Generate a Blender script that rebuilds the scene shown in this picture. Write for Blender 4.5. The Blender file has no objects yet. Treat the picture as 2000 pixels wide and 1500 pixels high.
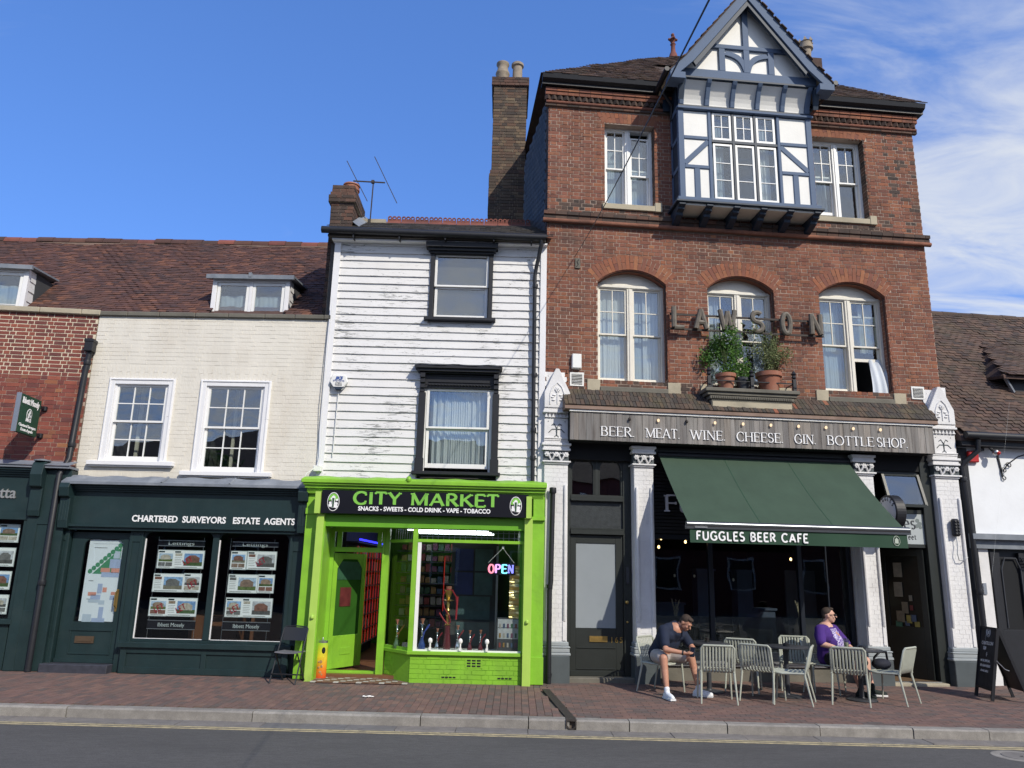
import bpy, math, random
import numpy as np
from mathutils import Vector, Matrix
random.seed(7)
SC = bpy.context.scene
COL = SC.collection
rad = math.radians
# ---------------------------------------------------------------- camera
FOC = 1502.0                                   # focal length in pixels of a 2000 px wide picture
PITCH, ROLL, YAW = rad(13.6), rad(1.36), rad(5.37)
CAM = np.array([0.0, -13.4, 1.78])
def cam_axes():
    cy, sy = math.cos(YAW), math.sin(YAW)
    f0 = np.array([sy, cy, 0.0]); right = np.array([cy, -sy, 0.0])
    fwd = f0*math.cos(PITCH)+np.array([0, 0, 1.0])*math.sin(PITCH)
    up = np.cross(right, fwd)
    c, s = math.cos(ROLL), math.sin(ROLL)
    return right*c+up*s, -right*s+up*c, fwd
AX, AY, AF = cam_axes()
cd = bpy.data.cameras.new('camera'); cam = bpy.data.objects.new('camera', cd); COL.objects.link(cam)
cd.sensor_width = 36.0; cd.lens = 36.0*FOC/2000.0; cd.clip_start = 0.1; cd.clip_end = 3000
cam.matrix_world = Matrix(((AX[0], AY[0], -AF[0], CAM[0]), (AX[1], AY[1], -AF[1], CAM[1]), (AX[2], AY[2], -AF[2], CAM[2]), (0, 0, 0, 1)))
SC.camera = cam
# ---------------------------------------------------------------- light
SUN_TO = Vector((0.58, -1.0, 0.92)).normalized()
sun_el = math.asin(SUN_TO.z); sun_az = math.atan2(SUN_TO.x, SUN_TO.y)
sd = bpy.data.lights.new('sun', 'SUN'); sun = bpy.data.objects.new('sun', sd); COL.objects.link(sun)
sd.energy = 4.2; sd.angle = rad(0.53); sd.color = (1.0, 0.925, 0.80)
sun.rotation_euler = (-SUN_TO).to_track_quat('-Z', 'Y').to_euler()
W = bpy.data.worlds.new('World'); SC.world = W; W.use_nodes = True
nt = W.node_tree; nt.nodes.clear()
def N(nt, t, **k):
    n = nt.nodes.new(t)
    for a, v in k.items():
        if a == 'inp':
            for i, x in v.items(): n.inputs[i].default_value = x
        else: setattr(n, a, v)
    return n
sky = N(nt, 'ShaderNodeTexSky', sky_type='NISHITA', sun_disc=False, sun_elevation=sun_el, sun_rotation=sun_az, altitude=50, air_density=1.0, dust_density=0.35, ozone_density=2.2)
tc = N(nt, 'ShaderNodeTexCoord')
sep = N(nt, 'ShaderNodeSeparateXYZ'); nt.links.new(tc.outputs['Generated'], sep.inputs[0])
# flatten direction onto a cloud ceiling: (x,y)/(z+0.12)
addz = N(nt, 'ShaderNodeMath', operation='ADD', inp={1: 0.12}); nt.links.new(sep.outputs['Z'], addz.inputs[0])
mx = N(nt, 'ShaderNodeMath', operation='MAXIMUM', inp={1: 0.05}); nt.links.new(addz.outputs[0], mx.inputs[0])
dx = N(nt, 'ShaderNodeMath', operation='DIVIDE'); nt.links.new(sep.outputs['X'], dx.inputs[0]); nt.links.new(mx.outputs[0], dx.inputs[1])
dy = N(nt, 'ShaderNodeMath', operation='DIVIDE'); nt.links.new(sep.outputs['Y'], dy.inputs[0]); nt.links.new(mx.outputs[0], dy.inputs[1])
cmb = N(nt, 'ShaderNodeCombineXYZ'); nt.links.new(dx.outputs[0], cmb.inputs[0]); nt.links.new(dy.outputs[0], cmb.inputs[1])
mp = N(nt, 'ShaderNodeMapping'); mp.inputs['Rotation'].default_value = (0, 0, rad(35)); mp.inputs['Scale'].default_value = (0.9, 2.3, 1)
nt.links.new(cmb.outputs[0], mp.inputs[0])
n1 = N(nt, 'ShaderNodeTexNoise', inp={'Scale': 2.1, 'Detail': 8.0, 'Roughness': 0.58, 'Distortion': 0.9}); nt.links.new(mp.outputs[0], n1.inputs['Vector'])
n2 = N(nt, 'ShaderNodeTexNoise', inp={'Scale': 0.42, 'Detail': 3.0, 'Roughness': 0.5}); nt.links.new(cmb.outputs[0], n2.inputs['Vector'])
# more cloud to the east (+X) and over the street behind the camera, as the upper windows mirror it
ex = N(nt, 'ShaderNodeMapRange', inp={1: 0.15, 2: 1.0, 3: -0.12, 4: 0.33}); nt.links.new(dx.outputs[0], ex.inputs[0])
s1 = N(nt, 'ShaderNodeMath', operation='MULTIPLY_ADD', inp={1: 0.45}); nt.links.new(n2.outputs['Fac'], s1.inputs[0]); nt.links.new(n1.outputs['Fac'], s1.inputs[2])
ey = N(nt, 'ShaderNodeMapRange', inp={1: -0.1, 2: -1.2, 3: -0.12, 4: 0.32}); nt.links.new(dy.outputs[0], ey.inputs[0])
exy = N(nt, 'ShaderNodeMath', operation='MAXIMUM'); nt.links.new(ex.outputs[0], exy.inputs[0]); nt.links.new(ey.outputs[0], exy.inputs[1])
s2 = N(nt, 'ShaderNodeMath', operation='ADD'); nt.links.new(s1.outputs[0], s2.inputs[0]); nt.links.new(exy.outputs[0], s2.inputs[1])
cr = N(nt, 'ShaderNodeMapRange', interpolation_type='SMOOTHSTEP', inp={1: 0.68, 2: 1.25, 3: 0.0, 4: 0.85}); nt.links.new(s2.outputs[0], cr.inputs[0])
hs = N(nt, 'ShaderNodeHueSaturation', inp={'Saturation': 1.0, 'Value': 1.0}); nt.links.new(sky.outputs[0], hs.inputs['Color'])
ga = N(nt, 'ShaderNodeGamma', inp={1: 0.65}); nt.links.new(hs.outputs[0], ga.inputs[0])
gm = N(nt, 'ShaderNodeVectorMath', operation='MULTIPLY'); gm.inputs[1].default_value = (0.74, 1.27, 2.36); nt.links.new(ga.outputs[0], gm.inputs[0])
mixc = N(nt, 'ShaderNodeMix', data_type='RGBA'); mixc.inputs[7].default_value = (5.4, 5.6, 5.8, 1)
nt.links.new(cr.outputs[0], mixc.inputs[0]); nt.links.new(gm.outputs[0], mixc.inputs[6])
bg = N(nt, 'ShaderNodeBackground', inp={'Strength': 0.15}); nt.links.new(mixc.outputs[2], bg.inputs[0])
wo = N(nt, 'ShaderNodeOutputWorld'); nt.links.new(bg.outputs[0], wo.inputs[0])
SC.view_settings.view_transform = 'Standard'; SC.view_settings.look = 'None'
SC.view_settings.exposure = 0.0; SC.view_settings.gamma = 1.0; SC.view_settings.use_curve_mapping = False
SC.render.engine = 'CYCLES'
SC.cycles.max_bounces = 6; SC.cycles.transparent_max_bounces = 24
# ---------------------------------------------------------------- surveying helpers
def ray(x, y): return AF*FOC + AX*(x-1000) - AY*(y-750)
def ground(x, y, z=0.0):                        # point of the level z seen at a photo pixel
    r = ray(x, y); return CAM + r*((z-CAM[2])/r[2])
def proj(p):
    d = np.array(p)-CAM; w = max(d@AF, .01); return 1000+FOC*(d@AX)/w, 750-FOC*(d@AY)/w, w
class Frame:                                    # a facade: x along it, -y out to the street, z up
    def __init__(s, ox, oy, yaw):
        s.o = np.array([ox, oy, 0.0]); s.a = rad(yaw)
        s.u = np.array([math.cos(s.a), math.sin(s.a), 0]); s.n = np.array([-math.sin(s.a), math.cos(s.a), 0])
    def w(s, x, y=0, z=0): return s.o+s.u*x+s.n*y+np.array([0, 0, z])
    def p(s, px, py, y=0.0):                    # surveyed point on the plane y=const -> (x, z)
        o = s.o+s.n*y; r = ray(px, py); k = ((o-CAM)@s.n)/(r@s.n); q = CAM+r*k
        return float((q-o)@s.u), float(q[2])
    def side(s, px, py, x):                     # surveyed point on the cross plane x=const -> (y, z)
        o = s.o+s.u*x; r = ray(px, py); k = ((o-CAM)@s.u)/(r@s.u); q = CAM+r*k
        return float((q-o)@s.n), float(q[2])
    def loc(s, q): q = np.array(q)-s.o; return float(q@s.u), float(q@s.n), float(q[2])
    def R(s, a, b, c, d, y=0.0):                # rectangle from top-left and bottom-right pixels -> x0,x1,z0,z1
        p, q = s.p(a, b, y), s.p(c, d, y); return p[0], q[0], q[1], p[1]
FR = Frame(1.86, 0, 0)
FC = Frame(1.86, 0, -5.0)
CW = 3.97
_o = FC.w(-CW); FD = Frame(_o[0], _o[1], -6.5)
DW = 4.28
_o = FD.w(-DW); FA = Frame(_o[0], _o[1], -0.5)
RW = FR.p(1835, 750)[0]
_o = FR.w(RW+.02); FX = Frame(_o[0], _o[1], 1.0)
# ---------------------------------------------------------------- mesh builder
class MB:
    def __init__(s): s.v = []; s.f = []; s.t = []; s.tint = 0.0; s.M = None; s.uv = []
    def _add(s, vs, fs):
        b = len(s.v)
        if s.M is not None: vs = [tuple(s.M @ Vector(q)) for q in vs]
        s.v += [tuple(q) for q in vs]; s.f += [tuple(b+i for i in f) for f in fs]; s.t += [s.tint]*len(fs)
        return s
    def box(s, x0, x1, y0, y1, z0, z1):
        vs = [(x, y, z) for z in (z0, z1) for y in (y0, y1) for x in (x0, x1)]
        return s._add(vs, [(0, 2, 3, 1), (4, 5, 7, 6), (0, 1, 5, 4), (2, 6, 7, 3), (0, 4, 6, 2), (1, 3, 7, 5)])
    def hexa(s, v8): return s._add(v8, [(0, 2, 3, 1), (4, 5, 7, 6), (0, 1, 5, 4), (2, 6, 7, 3), (0, 4, 6, 2), (1, 3, 7, 5)])
    def obox(s, c, u, v, n, a, b, h):           # centre, 3 unit axes, full sizes
        c, u, v, n = map(Vector, (c, u, v, n))
        vs = [c+u*(i*a/2)+v*(j*b/2)+n*(k*h/2) for k in (-1, 1) for j in (-1, 1) for i in (-1, 1)]
        return s.hexa(vs)
    def bar(s, p, q, w, h=None, up=(0, 0, 1)):
        p, q = Vector(p), Vector(q); d = q-p; L = d.length
        if L < 1e-6: return s
        u = d/L; v = Vector(up); v = v-u*v.dot(u)
        if v.length < 1e-4: v = Vector((1, 0, 0))-u*u.x
        v.normalize(); n = u.cross(v)
        return s.obox((p+q)/2, u, v, n, L, h or w, w)
    def prism(s, pts, y0, y1, plane='xz'):      # polygon (x,z) extruded along y ('yz': polygon (y,z) along x; 'xy' along z)
        n = len(pts)
        m = {'xz': lambda a, b, c: (a, c, b), 'yz': lambda a, b, c: (c, a, b), 'xy': lambda a, b, c: (a, b, c)}[plane]
        vs = [m(a, b, y0) for a, b in pts]+[m(a, b, y1) for a, b in pts]
        fs = [tuple(range(n)), tuple(range(2*n-1, n-1, -1))]+[(i, n+i, n+(i+1) % n, (i+1) % n) for i in range(n)]
        return s._add(vs, fs)
    def tube(s, pts, r, n=8, cap=True, flat=None):
        pts = [Vector(p) for p in pts]; k = len(pts); rs = r if hasattr(r, '__len__') else [r]*k
        vs = []; pv = None
        for i, p in enumerate(pts):
            d = (pts[min(i+1, k-1)]-pts[max(i-1, 0)]).normalized()
            if pv is None:
                a = Vector((0, 0, 1)) if abs(d.z) < .9 else Vector((1, 0, 0)); v = (a-d*a.dot(d)).normalized()
            else: v = (pv-d*pv.dot(d)).normalized()
            pv = v; w = d.cross(v)
            for j in range(n):
                t = 2*math.pi*j/n; vs.append(p+(v*math.cos(t)+w*math.sin(t))*rs[i])
        fs = [(i*n+j, i*n+(j+1) % n, (i+1)*n+(j+1) % n, (i+1)*n+j) for i in range(k-1) for j in range(n)]
        if cap: fs += [tuple(range(n-1, -1, -1)), tuple((k-1)*n+j for j in range(n))]
        return s._add(vs, fs)
    def lathe(s, prof, c=(0, 0, 0), n=16, sy=1.0):   # prof: (r,z)
        vs = []; k = len(prof)
        for r, z in prof:
            for j in range(n):
                t = 2*math.pi*j/n; vs.append((c[0]+r*math.cos(t), c[1]+r*math.sin(t)*sy, c[2]+z))
        fs = [(i*n+j, i*n+(j+1) % n, (i+1)*n+(j+1) % n, (i+1)*n+j) for i in range(k-1) for j in range(n)]
        fs += [tuple(range(n-1, -1, -1)), tuple((k-1)*n+j for j in range(n))]
        return s._add(vs, fs)
    def ball(s, c, r, n=8, m=6):
        rx, ry, rz = r if hasattr(r, '__len__') else (r, r, r)
        vs = [(c[0], c[1], c[2]-rz)]
        for i in range(1, m):
            a = -math.pi/2+math.pi*i/m
            for j in range(n):
                t = 2*math.pi*j/n; vs.append((c[0]+rx*math.cos(a)*math.cos(t), c[1]+ry*math.cos(a)*math.sin(t), c[2]+rz*math.sin(a)))
        vs.append((c[0], c[1], c[2]+rz)); e = len(vs)-1
        fs = [(0, 1+(j+1) % n, 1+j) for j in range(n)]+[(e, e-n+j, e-n+(j+1) % n) for j in range(n)]
        for i in range(m-2):
            b = 1+i*n; fs += [(b+j, b+(j+1) % n, b+n+(j+1) % n, b+n+j) for j in range(n)]
        return s._add(vs, fs)
    def sheet(s, P, nu, nv, thick=.004):        # P(u,v)->point, closed thin sheet
        A = [[Vector(P(i/nu, j/nv)) for i in range(nu+1)] for j in range(nv+1)]
        nn = (A[0][nu]-A[0][0]).cross(A[nv][0]-A[0][0]).normalized()*thick
        m = nu+1; k = m*(nv+1)
        vs = [p for r in A for p in r]+[p+nn for r in A for p in r]
        fs = []
        for j in range(nv):
            for i in range(nu):
                a = j*m+i; fs += [(a, a+1, a+m+1, a+m), (k+a, k+a+m, k+a+m+1, k+a+1)]
        for i in range(nu): fs += [(i, k+i, k+i+1, i+1), (nv*m+i, nv*m+i+1, k+nv*m+i+1, k+nv*m+i)]
        for j in range(nv): fs += [(j*m, (j+1)*m, k+(j+1)*m, k+j*m), (j*m+nu, k+j*m+nu, k+(j+1)*m+nu, (j+1)*m+nu)]
        return s._add(vs, fs)
    def build(s, name, mat, parent=None, smooth=False, bevel=0, stuff=False, fix=False):
        me = bpy.data.meshes.new(name); me.from_pydata(s.v, [], s.f); me.materials.append(mat)
        if any(s.t):
            a = me.attributes.new('tint', 'FLOAT', 'FACE'); a.data.foreach_set('value', s.t)
        if smooth:
            me.polygons.foreach_set('use_smooth', [True]*len(me.polygons))
            try: me.set_sharp_from_angle(angle=rad(42))
            except Exception: pass
        me.update()
        o = bpy.data.objects.new(name, me); COL.objects.link(o)
        if parent is not None: o.parent = parent
        if bevel:
            m = o.modifiers.new('bevel', 'BEVEL'); m.width = bevel; m.segments = 1; m.limit_method = 'ANGLE'
        if stuff: o['kind'] = 'stuff'
        return o
def tag(o, label=None, cat=None, group=None, kind=None):
    if label: o['label'] = label
    if cat: o['category'] = cat
    if group: o['group'] = group
    if kind: o['kind'] = kind
    return o
def empty(name, loc=(0, 0, 0), rz=0.0, label=None, cat=None, group=None, fr=None):
    o = bpy.data.objects.new(name, None); COL.objects.link(o); o.empty_display_size = .2
    if fr is not None:
        loc = fr.w(*loc); rz += fr.a
    o.location = Vector(loc); o.rotation_euler = (0, 0, rz)
    return tag(o, label, cat, group)
def copy_tree(o, parent=None):
    c = o.copy(); COL.objects.link(c); c.parent = parent
    for ch in list(o.children): copy_tree(ch, c)
    return c
def text_mesh(s, size, width=None, extrude=.003, offset=0.0, shear=0.0, space=1.0):
    cu = bpy.data.curves.new('t', 'FONT'); cu.body = s; cu.size = size; cu.extrude = extrude; cu.offset = offset; cu.shear = shear; cu.space_character = space
    cu.align_x = 'LEFT'; cu.resolution_u = 3
    o = bpy.data.objects.new('t', cu); COL.objects.link(o)
    dg = bpy.context.evaluated_depsgraph_get(); dg.update()
    me = bpy.data.meshes.new_from_object(o.evaluated_get(dg)); bpy.data.objects.remove(o); 
    V = [tuple(v.co) for v in me.vertices]; Fc = [tuple(p.vertices) for p in me.polygons]
    x0 = min(v[0] for v in V); x1 = max(v[0] for v in V)
    k = (width/(x1-x0)) if width else 1.0
    return [((v[0]-x0)*k, v[1], v[2]) for v in V], Fc, (x1-x0)*k
def put_text(name, s, mat, parent, org, u, v, size, width=None, **kw):   # org = left end of the baseline, u along, v up
    V, Fc, w = text_mesh(s, size, width, **kw)
    org, u, v = Vector(org), Vector(u).normalized(), Vector(v).normalized(); n = u.cross(v)
    m = MB(); m._add([org+u*a+v*b+n*c for a, b, c in V], Fc)
    return m.build(name, mat, parent)
# ---------------------------------------------------------------- materials
def mat(name, col, rough=.75, var=.12, scale=6.0, bump=0.0, bscale=60.0, metal=0.0, ramp=None, spec=.4,
        stain=None, stain_amt=.0, stain_scale=1.2, stretch=(1, 1, 1), fine=.0, emit=None, estr=1.0, alpha=None, trans=0.0, const=True, streak=0.0):
    m = bpy.data.materials.new(name); m.use_nodes = True; t = m.node_tree; t.nodes.clear(); L = t.links.new
    b = N(t, 'ShaderNodeBsdfPrincipled', inp={'Roughness': rough, 'Metallic': metal, 'Specular IOR Level': spec}); o = N(t, 'ShaderNodeOutputMaterial')
    L(b.outputs[0], o.inputs[0])
    g = N(t, 'ShaderNodeNewGeometry'); mp = N(t, 'ShaderNodeMapping'); mp.inputs['Scale'].default_value = stretch; L(g.outputs['Position'], mp.inputs[0])
    def mulc(src, fac_out, lo, hi):             # multiply colour by a 0..1 value remapped
        r = N(t, 'ShaderNodeMapRange', inp={1: .25, 2: .75, 3: lo, 4: hi}); L(fac_out, r.inputs[0])
        v = N(t, 'ShaderNodeVectorMath', operation='SCALE'); L(src, v.inputs[0]); L(r.outputs[0], v.inputs['Scale']); return v.outputs[0]
    if ramp:
        at = N(t, 'ShaderNodeAttribute', attribute_name='tint'); oi = N(t, 'ShaderNodeObjectInfo')
        ad = N(t, 'ShaderNodeMath', operation='ADD'); L(at.outputs['Fac'], ad.inputs[0]); L(oi.outputs['Random'], ad.inputs[1])
        fr = N(t, 'ShaderNodeMath', operation='FRACT'); L(ad.outputs[0], fr.inputs[0])
        cr = N(t, 'ShaderNodeValToRGB'); cr.color_ramp.interpolation = 'LINEAR'; L(fr.outputs[0], cr.inputs[0])
        els = cr.color_ramp.elements
        while len(els) > 1: els.remove(els[-1])
        for i, c in enumerate(ramp):
            p = i/(len(ramp)-1); e = els[0] if i == 0 else els.new(p); e.position = p; e.color = (*c, 1)
        src = cr.outputs[0]
    else:
        rgb = N(t, 'ShaderNodeRGB'); rgb.outputs[0].default_value = (*col, 1); src = rgb.outputs[0]
    if var:
        n = N(t, 'ShaderNodeTexNoise', inp={'Scale': scale, 'Detail': 5.0, 'Roughness': .6}); L(mp.outputs[0], n.inputs['Vector']); src = mulc(src, n.outputs['Fac'], 1-var, 1+var)
    if fine:
        n = N(t, 'ShaderNodeTexNoise', inp={'Scale': 140.0, 'Detail': 3.0, 'Roughness': .7}); L(mp.outputs[0], n.inputs['Vector']); src = mulc(src, n.outputs['Fac'], 1-fine, 1+fine)
    if stain is not None:
        n = N(t, 'ShaderNodeTexNoise', inp={'Scale': stain_scale, 'Detail': 6.0, 'Roughness': .65}); L(mp.outputs[0], n.inputs['Vector'])
        r = N(t, 'ShaderNodeMapRange', inp={1: .48, 2: .72, 3: 0.0, 4: stain_amt}); L(n.outputs['Fac'], r.inputs[0])
        mx = N(t, 'ShaderNodeMix', data_type='RGBA'); mx.inputs[7].default_value = (*stain, 1); L(r.outputs[0], mx.inputs[0]); L(src, mx.inputs[6]); src = mx.outputs[2]
    if streak:                                  # rain and soot streaks running down
        m3 = N(t, 'ShaderNodeMapping'); m3.inputs['Scale'].default_value = (1.6, 1.6, .22); L(g.outputs['Position'], m3.inputs[0])
        n = N(t, 'ShaderNodeTexNoise', inp={'Scale': 1.7, 'Detail': 6.0, 'Roughness': .6}); L(m3.outputs[0], n.inputs['Vector']); src = mulc(src, n.outputs['Fac'], 1-streak, 1+streak*.7)
    L(src, b.inputs['Base Color'])
    if bump:
        n = N(t, 'ShaderNodeTexNoise', inp={'Scale': bscale, 'Detail': 4.0}); L(mp.outputs[0], n.inputs['Vector'])
        bp = N(t, 'ShaderNodeBump', inp={'Strength': bump, 'Distance': .01}); L(n.outputs['Fac'], bp.inputs['Height']); L(bp.outputs[0], b.inputs['Normal'])
    if emit: b.inputs['Emission Color'].default_value = (*emit, 1); b.inputs['Emission Strength'].default_value = estr
    if trans:
        tl = N(t, 'ShaderNodeBsdfTranslucent'); L(src, tl.inputs[0]); ms = N(t, 'ShaderNodeMixShader', inp={0: trans}); L(b.outputs[0], ms.inputs[1]); L(tl.outputs[0], ms.inputs[2]); L(ms.outputs[0], o.inputs[0])
    m['nodes_src'] = 0
    return m
def glass(name, ior=1.5, tint=(.93, .96, .95), rough=0.0, extra=0.0, wob=.0):
    m = bpy.data.materials.new(name); m.use_nodes = True; t = m.node_tree; t.nodes.clear(); L = t.links.new
    o = N(t, 'ShaderNodeOutputMaterial'); tr = N(t, 'ShaderNodeBsdfTransparent', inp={0: (*tint, 1)}); gl = N(t, 'ShaderNodeBsdfGlossy', inp={'Roughness': rough})
    F0 = ((ior-1)/(ior+1))**2+extra                  # Schlick reflection, the same from both sides of the pane
    gg = N(t, 'ShaderNodeNewGeometry'); dt = N(t, 'ShaderNodeVectorMath', operation='DOT_PRODUCT'); L(gg.outputs['Normal'], dt.inputs[0]); L(gg.outputs['Incoming'], dt.inputs[1])
    ab = N(t, 'ShaderNodeMath', operation='ABSOLUTE'); L(dt.outputs['Value'], ab.inputs[0]); om = N(t, 'ShaderNodeMath', operation='SUBTRACT', inp={0: 1.0}); L(ab.outputs[0], om.inputs[1])
    pw = N(t, 'ShaderNodeMath', operation='POWER', inp={1: 5.0}); L(om.outputs[0], pw.inputs[0]); ad = N(t, 'ShaderNodeMath', operation='MULTIPLY_ADD', inp={1: 1-F0, 2: F0}, use_clamp=True); L(pw.outputs[0], ad.inputs[0])
    if wob:
        g = N(t, 'ShaderNodeNewGeometry'); n = N(t, 'ShaderNodeTexNoise', inp={'Scale': 2.2, 'Detail': 1.0}); L(g.outputs['Position'], n.inputs['Vector'])
        bp = N(t, 'ShaderNodeBump', inp={'Strength': wob, 'Distance': .02}); L(n.outputs['Fac'], bp.inputs['Height']); L(bp.outputs[0], gl.inputs['Normal'])
    mx = N(t, 'ShaderNodeMixShader'); L(ad.outputs[0], mx.inputs[0]); L(tr.outputs[0], mx.inputs[1]); L(gl.outputs[0], mx.inputs[2]); L(mx.outputs[0], o.inputs[0])
    return m
def peel(name, paint, wood, amt=.5, stretch=(3, 3, 22), scale=1.6, rough=.6):
    m = mat(name, paint, rough, .05, 3.0, bump=.25, bscale=30, stretch=(1, 1, 1)); t = m.node_tree; L = t.links.new
    b = [n for n in t.nodes if n.type == 'BSDF_PRINCIPLED'][0]; src = b.inputs['Base Color'].links[0].from_socket
    g = N(t, 'ShaderNodeNewGeometry'); mp = N(t, 'ShaderNodeMapping'); mp.inputs['Scale'].default_value = stretch; L(g.outputs['Position'], mp.inputs[0])
    n = N(t, 'ShaderNodeTexNoise', inp={'Scale': scale, 'Detail': 9.0, 'Roughness': .75, 'Distortion': .6}); L(mp.outputs[0], n.inputs['Vector'])
    n2 = N(t, 'ShaderNodeTexNoise', inp={'Scale': 1.1, 'Detail': 2.0}); L(g.outputs['Position'], n2.inputs['Vector'])
    a = N(t, 'ShaderNodeMath', operation='MULTIPLY_ADD', inp={1: .35}); L(n2.outputs['Fac'], a.inputs[0]); L(n.outputs['Fac'], a.inputs[2])
    r = N(t, 'ShaderNodeMapRange', inp={1: 1.0-amt*.34, 2: 1.0-amt*.34+.03, 3: 0, 4: .85}); L(a.outputs[0], r.inputs[0])
    mx = N(t, 'ShaderNodeMix', data_type='RGBA'); mx.inputs[7].default_value = (*wood, 1); L(r.outputs[0], mx.inputs[0]); L(src, mx.inputs[6]); L(mx.outputs[2], b.inputs['Base Color'])
    return m
M = {}
M['brick'] = mat('red_stock_brick', None, .9, .18, 9, .5, 70, ramp=[(.225, .088, .054), (.205, .08, .05), (.235, .098, .062), (.25, .098, .052), (.185, .072, .048), (.215, .088, .058), (.24, .10, .056), (.195, .076, .05), (.145, .062, .046), (.22, .084, .052)], streak=.36, stain=(.075, .048, .040), stain_amt=.9, stain_scale=1.1, fine=.35)
M['brick_or'] = mat('orange_rubbed_brick', None, .9, .15, 9, .4, 70, ramp=[(.27, .10, .052), (.21, .08, .05), (.31, .13, .065), (.18, .072, .052), (.25, .10, .055)], fine=.2, stain=(.10, .055, .04), stain_amt=.4, stain_scale=1.5)
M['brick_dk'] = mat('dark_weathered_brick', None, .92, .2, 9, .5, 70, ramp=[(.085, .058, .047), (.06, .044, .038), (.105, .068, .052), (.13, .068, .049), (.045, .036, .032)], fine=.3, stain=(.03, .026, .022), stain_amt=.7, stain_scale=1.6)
M['brick_old'] = mat('old_yellow_brown_stock_brick', None, .92, .2, 8, .5, 70, ramp=[(.14, .10, .065), (.095, .07, .052), (.07, .055, .044), (.12, .072, .05), (.17, .125, .08), (.055, .044, .038), (.11, .074, .054)], fine=.3, stain=(.05, .045, .04), stain_amt=.5)
M['brick_red'] = mat('dark_red_brick', None, .9, .15, 8, .4, 70, ramp=[(.21, .06, .045), (.16, .05, .042), (.25, .075, .05), (.12, .045, .042), (.19, .055, .042), (.28, .085, .055)], fine=.22)
M['mortar'] = mat('grey_brown_mortar', (.40, .31, .25), .95, .25, 3, .4, 90, stain=(.16, .11, .09), stain_amt=.6, stain_scale=.7)
M['mortar_pale'] = mat('pale_lime_mortar', (.62, .55, .42), .95, .15, 5, .3, 90)
M['mortar_dark'] = mat('dark_mortar', (.20, .14, .11), .95, .25, 4, .3, 90)
M['mortar_mid'] = mat('old_grey_mortar', (.33, .29, .22), .95, .25, 4, .3, 90)
M['cream'] = mat('cream_masonry_paint', (.70, .665, .585), .7, .05, 2.5, .35, 35, stain=(.55, .49, .40), stain_amt=.45, stain_scale=1.3, stretch=(1, 1, .5), fine=.03, streak=.06)
M['roof_tile'] = mat('clay_roof_tile', None, .85, .25, 5, .4, 60, ramp=[(.095, .046, .036), (.078, .04, .034), (.11, .052, .038), (.062, .037, .033), (.13, .06, .042), (.09, .044, .035), (.17, .075, .045), (.07, .038, .034)], fine=.25, stain=(.045, .035, .033), stain_amt=.65, stain_scale=.8)
M['roof_tile_dk'] = mat('dark_mossy_roof_tile', None, .9, .3, 5, .4, 60, ramp=[(.07, .05, .042), (.10, .065, .05), (.05, .038, .035), (.085, .052, .042), (.12, .075, .055), (.06, .045, .038)], fine=.3, stain=(.10, .09, .05), stain_amt=.35, stain_scale=1.8)
M['ridge'] = mat('red_clay_ridge', None, .85, .2, 6, .3, 60, ramp=[(.20, .07, .05), (.15, .055, .045), (.24, .08, .055)], stain=(.06, .04, .035), stain_amt=.5, fine=.2)
M['slate'] = mat('dark_slate', None, .6, .2, 5, .3, 60, ramp=[(.05, .047, .045), (.07, .062, .055), (.04, .038, .038), (.085, .075, .062)], fine=.2)
M['lead'] = mat('grey_lead_sheet', (.17, .19, .22), .55, .2, 5, .3, 14, stain=(.30, .32, .34), stain_amt=.5, stain_scale=3)
M['white'] = mat('white_gloss_paint', (.78, .78, .76), .45, .06, 4, .1, 30, stain=(.5, .48, .43), stain_amt=.25, stain_scale=4)
M['offwhite'] = mat('yellowed_window_paint', (.70, .67, .59), .55, .08, 4, .15, 30, stain=(.42, .38, .30), stain_amt=.35, stain_scale=4)
M['wboard'] = peel('peeling_white_weatherboard', (.67, .665, .655), (.22, .225, .215), .74)
M['white_wood'] = peel('chipped_white_trim', (.74, .74, .75), (.25, .23, .21), .45)
M['black'] = mat('black_gloss_paint', (.014, .015, .019), .5, .15, 6, .1, 20)
M['dkgreen'] = mat('dark_green_shopfront_paint', (.012, .029, .031), .48, .15, 4, .14, 22, fine=.05, streak=.15, stain=(.025, .04, .04), stain_amt=.4, stain_scale=3)
M['lime'] = mat('lime_green_gloss_paint', (.225, .48, .035), .45, .1, 2.5, .3, 18, fine=.05, stain=(.14, .27, .04), stain_amt=.45, stain_scale=2.2, streak=.14)
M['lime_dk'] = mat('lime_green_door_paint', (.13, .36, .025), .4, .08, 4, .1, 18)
M['lime_yel'] = mat('yellow_green_post_paint', (.38, .58, .10), .45, .06, 4, .1, 18)
M['whitebrick'] = mat('white_painted_masonry', (.70, .695, .69), .65, .06, 3, .35, 30, streak=.06, stain=(.45, .44, .43), stain_amt=.4, stain_scale=2, fine=.03)
M['greypaint'] = mat('dark_grey_plinth_paint', (.075, .09, .095), .5, .12, 4, .2, 20)
M['frontdark'] = mat('dark_olive_grey_door_paint', (.022, .026, .024), .4, .12, 4, .1, 20)
M['blue'] = peel('slate_blue_timber_paint', (.085, .125, .20), (.34, .33, .31), .30, (2, 2, 5), 2.2, .7)
M['blue_dk'] = mat('dark_blue_gloss_paint', (.016, .030, .052), .55, .1, 5)
M['render'] = peel('white_render_panel', (.74, .73, .69), (.30, .28, .25), .30, (2, 2, 6), 2.5)
M['stone'] = mat('buff_stone', (.42, .37, .27), .9, .15, 5, .4, 50, stain=(.16, .15, .12), stain_amt=.6, stain_scale=2.5)
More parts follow.
